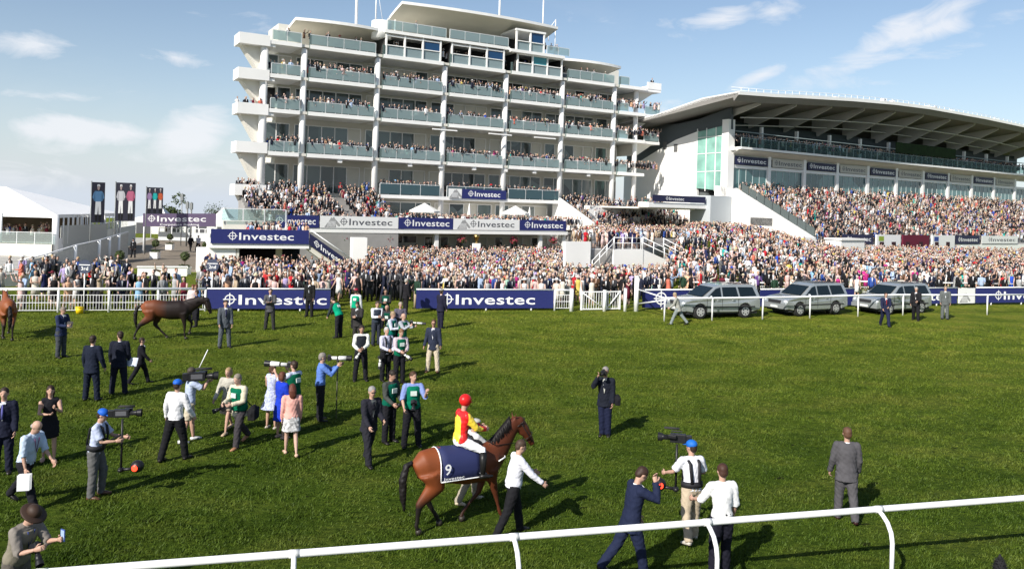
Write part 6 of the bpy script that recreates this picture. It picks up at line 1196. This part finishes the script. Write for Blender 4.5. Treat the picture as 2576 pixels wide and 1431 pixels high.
T, J = person('photographer in a teal green bib looking right behind the white haired man', (982, 905), 1.84, 110, HOLD, dict(top=('shirt', (.50, .52, .62)), bottom=('trousers', DK), bib=(.0, .13, .10), hair=('short', (.28, .20, .12))))
T, J = person('bald photographer in a green bib pointing a lens to the right of the cluster', (1010, 908), 1.80, 120, dict(armL=(50, 6, 60, 20), armR=(45, 8, 80, 20)), dict(top=('shirt', (.30, .32, .36)), bottom=('trousers', DK), bib=GRN, hair=('bald', (.3, .25, .2))))
press_camera('ringed white lens sticking out to the right of the press cluster', wpt(T, J['neck'] + Vector((.0, .38, -.02))), (1, -.1, -.05), .5, True, .045)
T, J = person('man in a white shirt and dark waistcoat with his back half turned behind the cluster', (945, 868), 1.82, 150, HOLD, dict(top=('shirt', (.6, .62, .66)), bottom=('trousers', (.03, .035, .05)), vest=(.03, .04, .06), hair=('short', (.06, .04, .03))))
person('photographer with a shaved head in a dark green bib bending over a camera', (978, 872), 1.78, 200, mx_(HOLD, dict(lean=18)), dict(top=('shirt', (.03, .03, .035)), bottom=('trousers', DK), bib=(.0, .05, .03), hair=('bald', (.05, .03, .02)), skin=2))
person('man in a purple top behind the press cluster', (1004, 868), 1.80, 160, HOLD, dict(top=('jacket', (.10, .09, .12)), bottom=('trousers', DK), hair=('short', (.3, .25, .2))))
person('photographer in a dark green bib farthest back in the press cluster', (968, 826), 1.86, 175, HOLD, dict(top=('shirt', (.03, .03, .03)), bottom=('trousers', DK), bib=(.0, .06, .035), hair=('short', (.02, .015, .01)), skin=2))
person('man in black holding a camera up behind the red faced photographer', (898, 868), 1.80, 190, mx_(HOLD, dict(hpitch=20)), suit((.03, .028, .028)))
person('person in a bright green bib bending forward with arms down', (852, 850), 1.84, 300, dict(lean=30, armL=(20, 6, 10, 10), armR=(35, 6, 20, 10), hpitch=35), dict(top=('shirt', (.03, .04, .045)), bottom=('trousers', (.015, .015, .02)), bib=(.0, .28, .15), hair=('short', (.03, .02, .015))))
person('person in a bright green bib and white sleeves with a red cap', (893, 826), 1.84, 10, ST, dict(top=('shirt', (.62, .62, .64)), bottom=('trousers', DK), bib=(.0, .28, .15), hair=('short', (.03, .02, .015)), hat=('cap', (.25, .01, .03))))
person('man in sunglasses, navy blazer and pale chinos standing hands at his sides', (1088, 935), 1.86, 185, mx_(WIDE, dict(armL=(6, 10, 30, -10), armR=(4, 10, 20, -8))), dict(top=('jacket', (.022, .028, .05)), bottom=('trousers', (.50, .43, .33)), shirt=(.60, .60, .66), hair=('short', (.08, .04, .02)), glasses=True, shoes=(.10, .05, .03), skin=2))
person('man in a dark suit and light cap seen from behind at the second board', (1107, 826), 1.86, 35, dict(legL=(4, 3, 1), legR=(0, 3, 1), armL=(10, 6, 70, 20)), suit((.014, .014, .03), hat=('flat', (.3, .3, .28))))
person('man in a grey suit with arms folded in front of the first board', (678, 828), 1.84, 170, mx_(WIDE, dict(armL=(25, 8, 80, 60), armR=(25, 8, 85, 60))), suit((.07, .07, .075), (.02, .02, .04), bottom=('trousers', (.03, .03, .03))))
person("man in a grey suit and tie standing before the first board's emblem", (564, 874), 1.88, 150, mx_(WIDE, dict(armR=(8, 8, 14, 0))), suit((.075, .085, .10), (.03, .03, .08)))
T, J = person('man in a navy jacket reading something on the left by the fence', (152, 899), 1.84, 110, dict(armL=(20, 4, 75, 30), armR=(16, 6, 70, 30), hpitch=18), dict(top=('jacket', (.02, .028, .07)), bottom=('trousers', (.05, .055, .065)), shirt=WS, hair=('short', (.2, .16, .13))))
papers('small dark folder held by the man in the navy jacket by the fence', wpt(T, Vector((0, .42, 1.2))), (.2, -1, .6), .16, .22, (.05, .045, .04), 'folder')
person('broad man in a navy suit seen from behind on the left', (228, 1008), 1.90, 5, mx_(WIDE, dict(armL=(4, 14, 14, 0), armR=(4, 14, 20, 0))), suit((.010, .014, .028)))
T, J = person('man in a dark suit looking left with papers under his right arm', (297, 992), 1.90, 345, mx_(WIDE, dict(armL=(8, 10, 20, 0), armR=(2, 10, 30, 0), hyaw=-35)), suit((.011, .013, .024)))
papers('bundle of white and blue papers carried by the dark suited man on the left', wpt(T, Vector((.36, .05, .95))), (-.3, -1, .4), .34, .24, (.5, .55, .64))
person('boy in a black suit walking right past the two suited men', (352, 965), 1.50, 70, W1, suit((.010, .010, .014)))
person('man in a dark suit standing at the first navy board near its last letters', (778, 796), 1.88, 185, ST, suit((.014, .014, .014), None))
person('man in a black suit at the left end of the second navy board', (1019, 790), 1.86, 60, dict(armL=(14, 5, 75, 20)), suit((.014, .013, .016), hair=('short', (.35, .33, .3))))
T, J = person('man with grey hair and glasses in a dark navy jacket walking right', (926, 1166), 1.84, 140, dict(lean=7, legL=(-16, 10, 3), legR=(18, 5, 3), armL=(8, 4, 62, 10), armR=(14, 5, 30, 5), hyaw=10), suit((.018, .018, .026), bottom=('trousers', (.018, .018, .024)), shirt=(.10, .11, .11), hair=('short', (.24, .23, .22)), glasses=True))
T, J = person('dark haired photographer in a green bib with a grey sleeve looking down', (976, 1112), 1.84, 130, dict(lean=5, armL=(10, 5, 55, 20), armR=(12, 6, 50, 10), hpitch=18), dict(top=('shirt', (.05, .055, .05)), bottom=('trousers', DK), bib=(.0, .09, .055), hair=('short', (.02, .014, .01)), skin=2))
press_camera('black camera with a strap held by the photographer looking down', wpt(T, Vector((-.1, .45, 1.05))), (-.5, -.4, -.2), .22, False)
T, J = person('photographer in a green bib with blue rolled sleeves raising his left hand', (1034, 1122), 1.87, 165, mx_(WIDE, dict(armL=(30, 20, 100, 10), armR=(14, 14, 30, 10), hyaw=-25)), dict(top=('shirt', (.18, .24, .48)), sleeve='rolled', bottom=('trousers', (.010, .010, .014)), bib=(.0, .14, .08), hair=('short', (.06, .03, .015))))
press_camera('camera hanging on the chest of the photographer with blue sleeves', wpt(T, Vector((.0, .26, 1.12))), (0, -.6, -.6), .2, False)
T, J = person('groom in a flat cap walking on the far side of the bay horse', None, 1.74, hy, dict(legL=(16, 8, 2), legR=(-16, 14, 2), armR=(50, 6, 40, 0), hyaw=20), dict(top=('shirt', (.55, .55, .55)), bottom=('trousers', (.30, .26, .20)), hat=('flat', (.45, .44, .40)), vest=(.02, .02, .02), shoes=(.5, .42, .3)), loc=HR.matrix_basis @ Vector((-.95, .62, 0)))
T, J = person('stocky man in a white shirt and black trousers leading the bay horse', (1287, 1345), 1.80, 70, dict(lean=9, legL=(18, 8, 4), legR=(-18, 10, 4), armL=(30, 10, 40, 0), armR=(38, 12, 14, -4), hpitch=14, hyaw=10), dict(top=('shirt', (.66, .66, .72)), bottom=('trousers', (.010, .010, .012)), hair=('short', (.05, .03, .02)), belly=.018))
T, J = person('lone photographer in black standing in the middle of the course', (1519, 1095), 1.84, 195, dict(legL=(2, 3, 2), legR=(4, 6, -3), armR=(62, 18, 112, 30), armL=(4, 6, 14, 0), hpitch=6), dict(top=('jacket', (.010, .012, .02)), bottom=('trousers', (.010, .013, .035)), shirt=(.5, .5, .45), hair=('short', (.22, .20, .19)), skin=2))
press_camera('black camera held to the eye of the lone photographer', wpt(T, J['head'] + Vector((.03, .15, 0))), (-.3, -1, 0), .22, False)
shoulder_bag('black camera bag hanging at the hip of the lone photographer', wpt(T, Vector((-.33, .05, .98))), (.09, .17, .14), strap=wpt(T, J['shR'] + Vector((0, 0, .08))))
person('man in a navy suit holding a phone to his ear behind the near rail', (1583, 1450), 1.88, 75, dict(lean=9, legL=(-22, 16, 3), legR=(16, 5, 3), armL=(6, 8, 20, 0), armR=(64, 14, 118, 24), hpitch=34), suit((.013, .018, .045), hair=('short', (.035, .018, .012))))
T, J = person('steadicam operator in a blue cap, white shirt and beige trousers, by the near rail', (1737, 1358), 1.84, 345, dict(lean=6, legL=(-14, 16, 10), legR=(8, 4, 3), armL=(30, 22, 40, 0), armR=(14, 24, 60, 40), hyaw=-25, side=0), dict(top=('shirt', (.66, .67, .72)), sleeve='short', bottom=('trousers', (.40, .33, .24)), harness=True, hat=('cap', (.01, .12, .48)), shoes=(.5, .46, .4)))
sp0 = wpt(T, Vector((-.20, .25, 1.80))); st_ = steadicam('black video camera on the steadicam held beside the blue cap at the near rail', 'black steadicam rig with a glowing red lamp, by the near rail', sp0, (-.97, .2, 0), .82)
T, J = person('camera assistant in a white shirt and dark trousers right of the steadicam operator', (1812, 1448), 1.88, 350, dict(legL=(2, 5, 4), legR=(12, 6, 5), armL=(24, 24, 50, 0), armR=(2, 12, 22, 0), hpitch=4), dict(top=('shirt', (.72, .72, .72)), sleeve='rolled', bottom=('trousers', (.010, .010, .018)), hair=('short', (.05, .022, .014)), lanyard=(.5, .05, .1)))
person('man in a grey suit walking away alone on the right', (2126, 1308), 1.86, 8, dict(legL=(8, 6, 3), legR=(-10, 10, 3), armL=(6, 12, 18, 0), armR=(0, 10, 26, 0)), suit((.075, .072, .078), hair=('short', (.10, .05, .03)), shoes=(.03, .01, .01)))
person('man in a light grey coat striding left beside the first silver car', (1705, 817), 1.74, 285, dict(lean=14, legL=(26, 6, 3), legR=(-26, 14, 3), armL=(20, 8, 30, 0), armR=(-10, 8, 20, 0), hpitch=16), dict(top=('jacket', (.28, .28, .25)), bottom=('trousers', (.20, .23, .23)), hair=('short', (.3, .24, .15)), shirt=WS))
person('man in a navy suit and red tie walking in front of the third silver car', (2226, 821), 1.84, 190, mx_(W1, dict(armL=(14, 5, 55, 30))), suit((.014, .017, .045), (.3, .02, .02)))
person('man in black with a white shirt front by the third silver car', (2303, 806), 1.90, 215, dict(legL=(10, 8, 4), legR=(-10, 8, 4), armL=(18, 6, 50, 20)), suit((.013, .013, .016), None, shirt=(.72, .7, .72), hair=('short', (.3, .28, .26))))
person('tall man in a long grey coat at the tail of the third silver car', (2376, 803), 1.92, 200, ST, suit((.10, .11, .11), None, hair=('short', (.2, .16, .12))))
T, J = person('photographer in a brown hat and khaki waistcoat cut off at the bottom left corner', (36, 1568), 1.76, 110, dict(lean=20, armL=(38, 6, 70, 10), armR=(26, 6, 82, 16), hpitch=24), dict(top=('shirt', (.20, .18, .16)), sleeve='rolled', bottom=('trousers', (.10, .09, .08)), vest=(.20, .18, .14), hat=('brim', (.04, .022, .014)), hair=('short', (.1, .08, .07)), lanyard=(.03, .05, .2)))
press_camera('black camera held by the photographer in the brown hat', wpt(T, Vector((.06, .44, 1.16))), (.5, -.5, -.6), .24, False, .05)
t = thing('mobile_phone', 'bright blue phone held up by the photographer in the brown hat', 'phone', wpt(T, J['wrL'] + J['fdL']*.10 + Vector((0, 0, .05)))); b = MB(); b.box(-.045, .045, -.006, .006, -.08, .08); b.xf(Matrix.Rotation(R(-30), 4, 'Z')); b.build('case', mat('phone_blue', (.06, .10, .35), .3), t); b = MB(); b.box(-.04, .04, .0065, .008, -.07, .07); b.xf(Matrix.Rotation(R(-30), 4, 'Z')); b.build('screen', mat('phone_screen', (.3, .4, .6), .2), t)
# woolly microphone on its stand at the lower right
g_ = G(2511, 1560); t = thing('microphone_stand', 'black furry microphone on a short stand in the bottom right corner', 'microphone', g_); b = MB(); b.tube([(0, 0, 0), (0, 0, .62)], .03, 8); b.build('stand', BLK, t); b = MB(); b.ball((0, 0, .80), (.085, .085, .15), 12, 9); b.tube([(0, 0, .9), (0, 0, 1.0)], [.05, .01], 8); rr = random.Random(1)
for i in range(160): d = Vector((rr.gauss(0, 1), rr.gauss(0, 1), rr.gauss(0, 1))).normalized(); q = Vector((d.x*.08, d.y*.08, .8 + d.z*.14)); b.tube([q, q + d*.035], [.008, .002], 4)
b.build('windshield', mat('fur_black', (.012, .012, .013), .9), t)
g_ = GZ(335, 648, .1); person('guard in a dark suit standing on the paved walk', tuple(g_), 1.88, 180, WIDE, suit((.012, .012, .014)), vox=.03)
g_ = GZ(479, 632, .1); person('man in black walking up the paved walk', tuple(g_), 1.86, 0, W1, suit((.012, .012, .014)), vox=.03)
g_ = GZ(498, 632, .1); person('man in a grey shirt and black trousers on the paved walk', tuple(g_), 1.86, 0, W2, dict(top=('shirt', (.4, .4, .45)), bottom=('trousers', DK)), vox=.03)
for px, c_, f_ in ((484, (.6, .5, .5), 180), (492, (.05, .12, .3), 190)):
    person('groom in a pale pink top behind the dark bay horse' if px == 484 else 'man in a blue jacket behind the dark bay horse', (px, 806), 1.7, f_, ST, dict(top=('jacket', c_), bottom=('trousers', DK), hair=('short', (.12, .04, .02)), bib=None), vox=.03)
g_ = G(494, 822); person('groom in a yellow and maroon quartered bib holding the head of the dark bay', tuple(g_), 1.66, 250, dict(armL=(50, 8, 50, 10)), dict(top=('shirt', (.02, .02, .06)), bottom=('trousers', DK), bib=(.55, .42, .01), hair=('short', (.04, .02, .01))), vox=.025)
# ================= THE CROWD =================
rg = np.random.default_rng(21)
def inpoly(x, y, P):
    r = False; n = len(P); j = n-1
    for i in range(n):
        if (P[i][1] > y) != (P[j][1] > y) and x < (P[j][0]-P[i][0])*(y-P[i][1])/(P[j][1]-P[i][1]) + P[i][0]: r = not r
        j = i
    return r
def proj(x, y, z):
    t = y; a = x/t*F; b_ = -(z-CH)/t*F; return 1288 + a*cr - b_*sr, YH + a*sr + b_*cr
cells = {}
def place(x, y, r):
    c = (int(x//.5), int(y//.5))
    for i in range(-2, 3):
        for j in range(-2, 3):
            for q in cells.get((c[0]+i, c[1]+j), ()):
                if (q[0]-x)**2 + (q[1]-y)**2 < r*r: return False
    cells.setdefault(c, []).append((x, y)); return True
ground = []
fa, fb, fc = G(-250, 790), G(1390, 781), G(2680, 764)
def fence_y(x): return float(np.interp(x, [fa.x, fb.x, fc.x], [fa.y, fb.y, fc.y]))
def dens(px, y, d):                                        # how tightly people stand there
    if px < 512: return (.27 if d < 2.2 else .08) if d < 6.5 else 0
    if px < 700 and d > 22: return 0
    if 830 < px < 1046 and d < 3.5: return 0
    if 1430 < px < 1680: return .40 if d > 4 else .2
    if 2080 < px < 2200 and 9 < d < 16: return .3
    if px > 1700 and d < 4: return .5
    return .95
for it in range(58000):
    y = 38 + 66*rg.random()**.9; x = (rg.random()*2-1)*.80*y; d = y - fence_y(x)
    if d < (.7 if x < 7 else 3.4): continue
    z = gz(y, x); px, py = proj(x, y, z)
    if px < -160 or px > 2860: continue
    if 505 < px < 1440:                                    # stop at the pavilion and under the terrace
        u, v = (x-Q.O[0])*Q.U[0] + (y-Q.O[1])*Q.U[1], (x-Q.O[0])*Q.N[0] + (y-Q.O[1])*Q.N[1]
        if v < 4.5: continue
        if px < 905 and y > 60.5: continue
    else:
        u, v = (x-Q.O[0])*Q.U[0] + (y-Q.O[1])*Q.U[1], (x-Q.O[0])*Q.N[0] + (y-Q.O[1])*Q.N[1]
        if px < 1900 and -1 < u < 33.7 and v < 16 and px > 1400 and v < 9: continue
        if 33 < u < 52.5 and v < 9.2: continue
        if inpoly(x, y, [(4.3, 64), (10.9, 67.5), (17.5, 84), (21, 97), (13.6, 99), (9.6, 96), (8, 84)]): z = 2.85
        elif 4 < x < 19 and 61 < y < 72 and inpoly(x, y, [(2, 61.5), (18, 70), (17, 73), (4, 66)]): continue
        px, py = proj(x, y, z)
        u2, v2 = (x-D.O[0])*D.U[0] + (y-D.O[1])*D.U[1], (x-D.O[0])*D.N[0] + (y-D.O[1])*D.N[1]
        if v2 < 12.9 and u2 > -8.6: continue
        if -5.4 < u2 < -.0 and v2 < 16.5: continue
        if v2 < 2: continue
    if rg.random() > dens(px, y, d): continue
    if not place(x, y, (.85 if x > 7 else .68) if d < 9 else .68 if y < 70 else .60): continue
    ground.append((x, y, z, px, py))
ground.sort(key=lambda q: q[1])
# the ones that show largest stand as figures of their own
ZONES = [(0, 260, 'by the picket fence near the 3rd sign'), (260, 512, 'behind the fence near the dark bay'), (512, 700, 'behind the first navy board'), (700, 905, 'behind the first board\'s end'), (905, 1046, 'in the gap between boards'),
         (1046, 1220, 'behind the second board, left half'), (1220, 1395, 'behind the second board, right half'), (1395, 1620, 'behind the white gates'), (1620, 1900, 'behind the first silver car'), (1900, 2150, 'behind the middle car'), (2150, 2380, 'behind the third car'), (2380, 2700, 'behind the rightmost boards')]
NI = 296 - len([p for p in PEOPLE])
used = set(); ind = []; rest = []
ZOFF = 0
far = []
for i, (x, y, z, px, py) in enumerate(ground):
    o = outfit(rg)
    if 905 < px < 1046 and y < 56: o['kind'] = 'm'; o['top'] = TOPM[int(rg.integers(0, 3))]; o['bottom'] = o['top'][1]; o['hat'] = None; o['hair'] = 'short'
    yaw = math.pi + rg.normal(0, .7)
    hid = 1700 < px < 2360 and y < 50.5
    if len(ind) < NI and 0 <= px <= 2576 and not hid:
        zn = next((q[2] for q in ZONES if q[0] <= px < q[1]), ZONES[-1][2])
        for tr in range(12):
            head = {None: HAIRC[o['hi']][0] + ' hair'}.get(o['hat'], f'{"straw" if o["kind"] == "m" else "wide"} hat, {HAIRC[o["hi"]][0]} hair')
            lab = (f'man in a {o["top"][0]}, {head}, {zn}' if o['kind'] == 'm' else f'woman in {o["top"][0]}, {"long " if o["hair"] == "long" and not o["hat"] else ""}{head}, {zn}')
            if lab not in used: break
            k = o['kind']; o2 = outfit(rg)
            while o2['kind'] != k: o2 = outfit(rg)
            if 905 < px < 1046 and tr < 6: o['hi'] = int(rg.integers(6)); o['top'] = TOPM[int(rg.integers(0, 4))]; o['bottom'] = o['top'][1]
            else: o = o2
        lab = ' '.join(lab.replace('dark brown', 'brown').split()) if len(lab.split()) > 16 and lab.replace('dark brown', 'brown') not in used else lab
        if len(lab.split()) > 16: lab = lab.replace('second board, ', 'second board ').replace(', left half', '').replace(', right half', ' right of its middle').replace('by the picket fence near', 'near').replace('behind the first board\'s end', 'by the first board\'s end')
        if len(lab.split()) > 16: lab = lab.replace('a wide hat and ', 'hat and ').replace('a straw hat and ', 'straw hat and ').replace(' hair hair', ' hair')
        used.add(lab); ind.append((x, y, z, yaw, o, lab))
    else: rest.append((x, y, z, yaw, o, 1 if y < 75 else 0))
for x, y, z, yaw, o, lab in ind:
    me = crowd_mesh('spectator', [(0, 0, 0, 0, o, 2)]); ob = link('person', me, label=lab, cat='person', group='spectators behind the fence and boards'); ob.location = (x, y, z); ob.rotation_euler = (0, 0, yaw)
def terrace(fr, u0, u1, v0, v1, z0, z1, du, dv_, p=.95, dark=0.):
    for v in np.arange(v0, v1, dv_):
        z = z0 + (z1-z0)*(v-v0)/(v1-v0)
        for u in np.arange(u0, u1, du):
            if rg.random() > p: continue
            if v1-v0 > 5 and abs((u+3) % 13.5 - 6.7) < .42: continue
            o = outfit(rg); cl_ = math.sin(u*.9 + 2*math.sin(v*.8)) + math.sin(v*1.7 - u*.33)
            if v1-v0 > 5 and cl_ < -1.1 and rg.random() < .3: continue
            if rg.random() < dark + (.45 if cl_ > .9 else 0): o['kind'] = 'm'; o['top'] = TOPM[int(rg.integers(0, 3))]; o['bottom'] = o['top'][1]
            x, y, _ = fr.p(u + rg.normal(0, .12), v + rg.normal(0, .1), 0)
            a = math.atan2(-fr.N[0], fr.N[1]) + rg.normal(0, .35); rest.append((x, y, z - (.35*rg.random() if v1-v0 > 5 else 0), a, o, 0))
terrace(Q, -6, 8.6, .3, 7.8, 6.75, 3.55, .62, .66, .93, .25)
terrace(Q, 34.2, 51.6, .3, 8.5, 6.55, 3.0, .60, .66, .95, .3)
terrace(Q, 8.8, 33, 3.2, 7.7, 3.38, 3.38, .62, .75, .75)
terrace(Q, -4, 8.6, 7.3, 7.8, 3.4, 3.4, .6, .6, .9)
terrace(D, -5.6, 76, .4, 11.7, 8.75, 2.9, .58, .66, .95)
terrace(D, -7, 76, .2, 1.7, 14.75, 14.75, .62, .5, .75, .55)
terrace(P, 3.0, 7.3, -2, -.3, 2.65, 2.65, .6, .7, .7)
for k, z in enumerate(LV[:3]):
    pr = [.95, .75, .7][k]
    for n in range(-1, 6):
        u0 = n*B + .6 if n >= 0 else -3.3; u1 = (n+1)*B - .6; q = pr*(.35 + 1.2*rg.random()) if k else .85
        terrace(Q, u0, u1, .75, 1.3, z+.42, z+.42, .52, .5, min(.95, q), .25); terrace(Q, u0, u1, -.4, .5, z+.42, z+.42, .6, .6, min(.9, q*.6), .35)
terrace(Q, -3, 8, .75, 1.2, 23.07, 23.07, .6, .5, .18, .4); terrace(Q, 9, 33, .5, 1.0, 23.07, 23.07, .6, .5, .4, .5); terrace(Q, 34, 44, .7, 1.2, 23.07, 23.07, .6, .5, .3, .4)
terrace(Q, 9.2, 33, .3, 1.3, 7.1, 7.1, .55, .5, .85, .6)
terrace(Q, -6.6, -4.6, .5, 1.2, 6.6, 6.6, .5, .5, .9, .7); terrace(Q, -6.6, -4.4, .6, 1.2, 15.2, 15.2, .7, .5, .5, .1)
for u, z in ((13, 25.9), (30.9, 25.7), (31.8, 25.7), (32.7, 25.7), (-1.8, 23.07), (2.6, 23.07), (48.6, 22.9), (49.2, 19.4), (49.6, 19.4)):
    o = outfit(rg); o['kind'] = 'm'; o['top'] = TOPM[1]; o['bottom'] = TOPM[1][1]; x, y, _ = Q.p(u, .9, 0); rest.append((x, y, z, math.pi, o, 0))
for i in range(34):                                        # inside the marquee
    q = at(-30 + 150*rg.random(), 600, 76 + 4*rg.random()); rest.append((q.x, q.y, 1.36, math.pi + rg.normal(0, .6), outfit(rg), 0))
for i in range(34):                                        # between marquee and fence, and on the slope beside it
    q = GZ(20 + 300*rg.random(), 745 - 35*rg.random(), .3); rest.append((q.x, q.y, gz(q.y), math.pi + rg.normal(0, .8), outfit(rg), 1))
q = GZ(268, 672, .1); rest.append((q.x, q.y, -.5, math.pi, dict(outfit(rg), kind='m', top=TOPM[1], bottom=(.01, .01, .01), hat=None), 1))
link('crowd', crowd_mesh('crowd', rest), kind='stuff', label='dense crowd of racegoers packed on the terraces, balconies and lawn', cat='crowd')
print('individuals', len(ind), 'people', len(PEOPLE), 'crowd', len(rest))
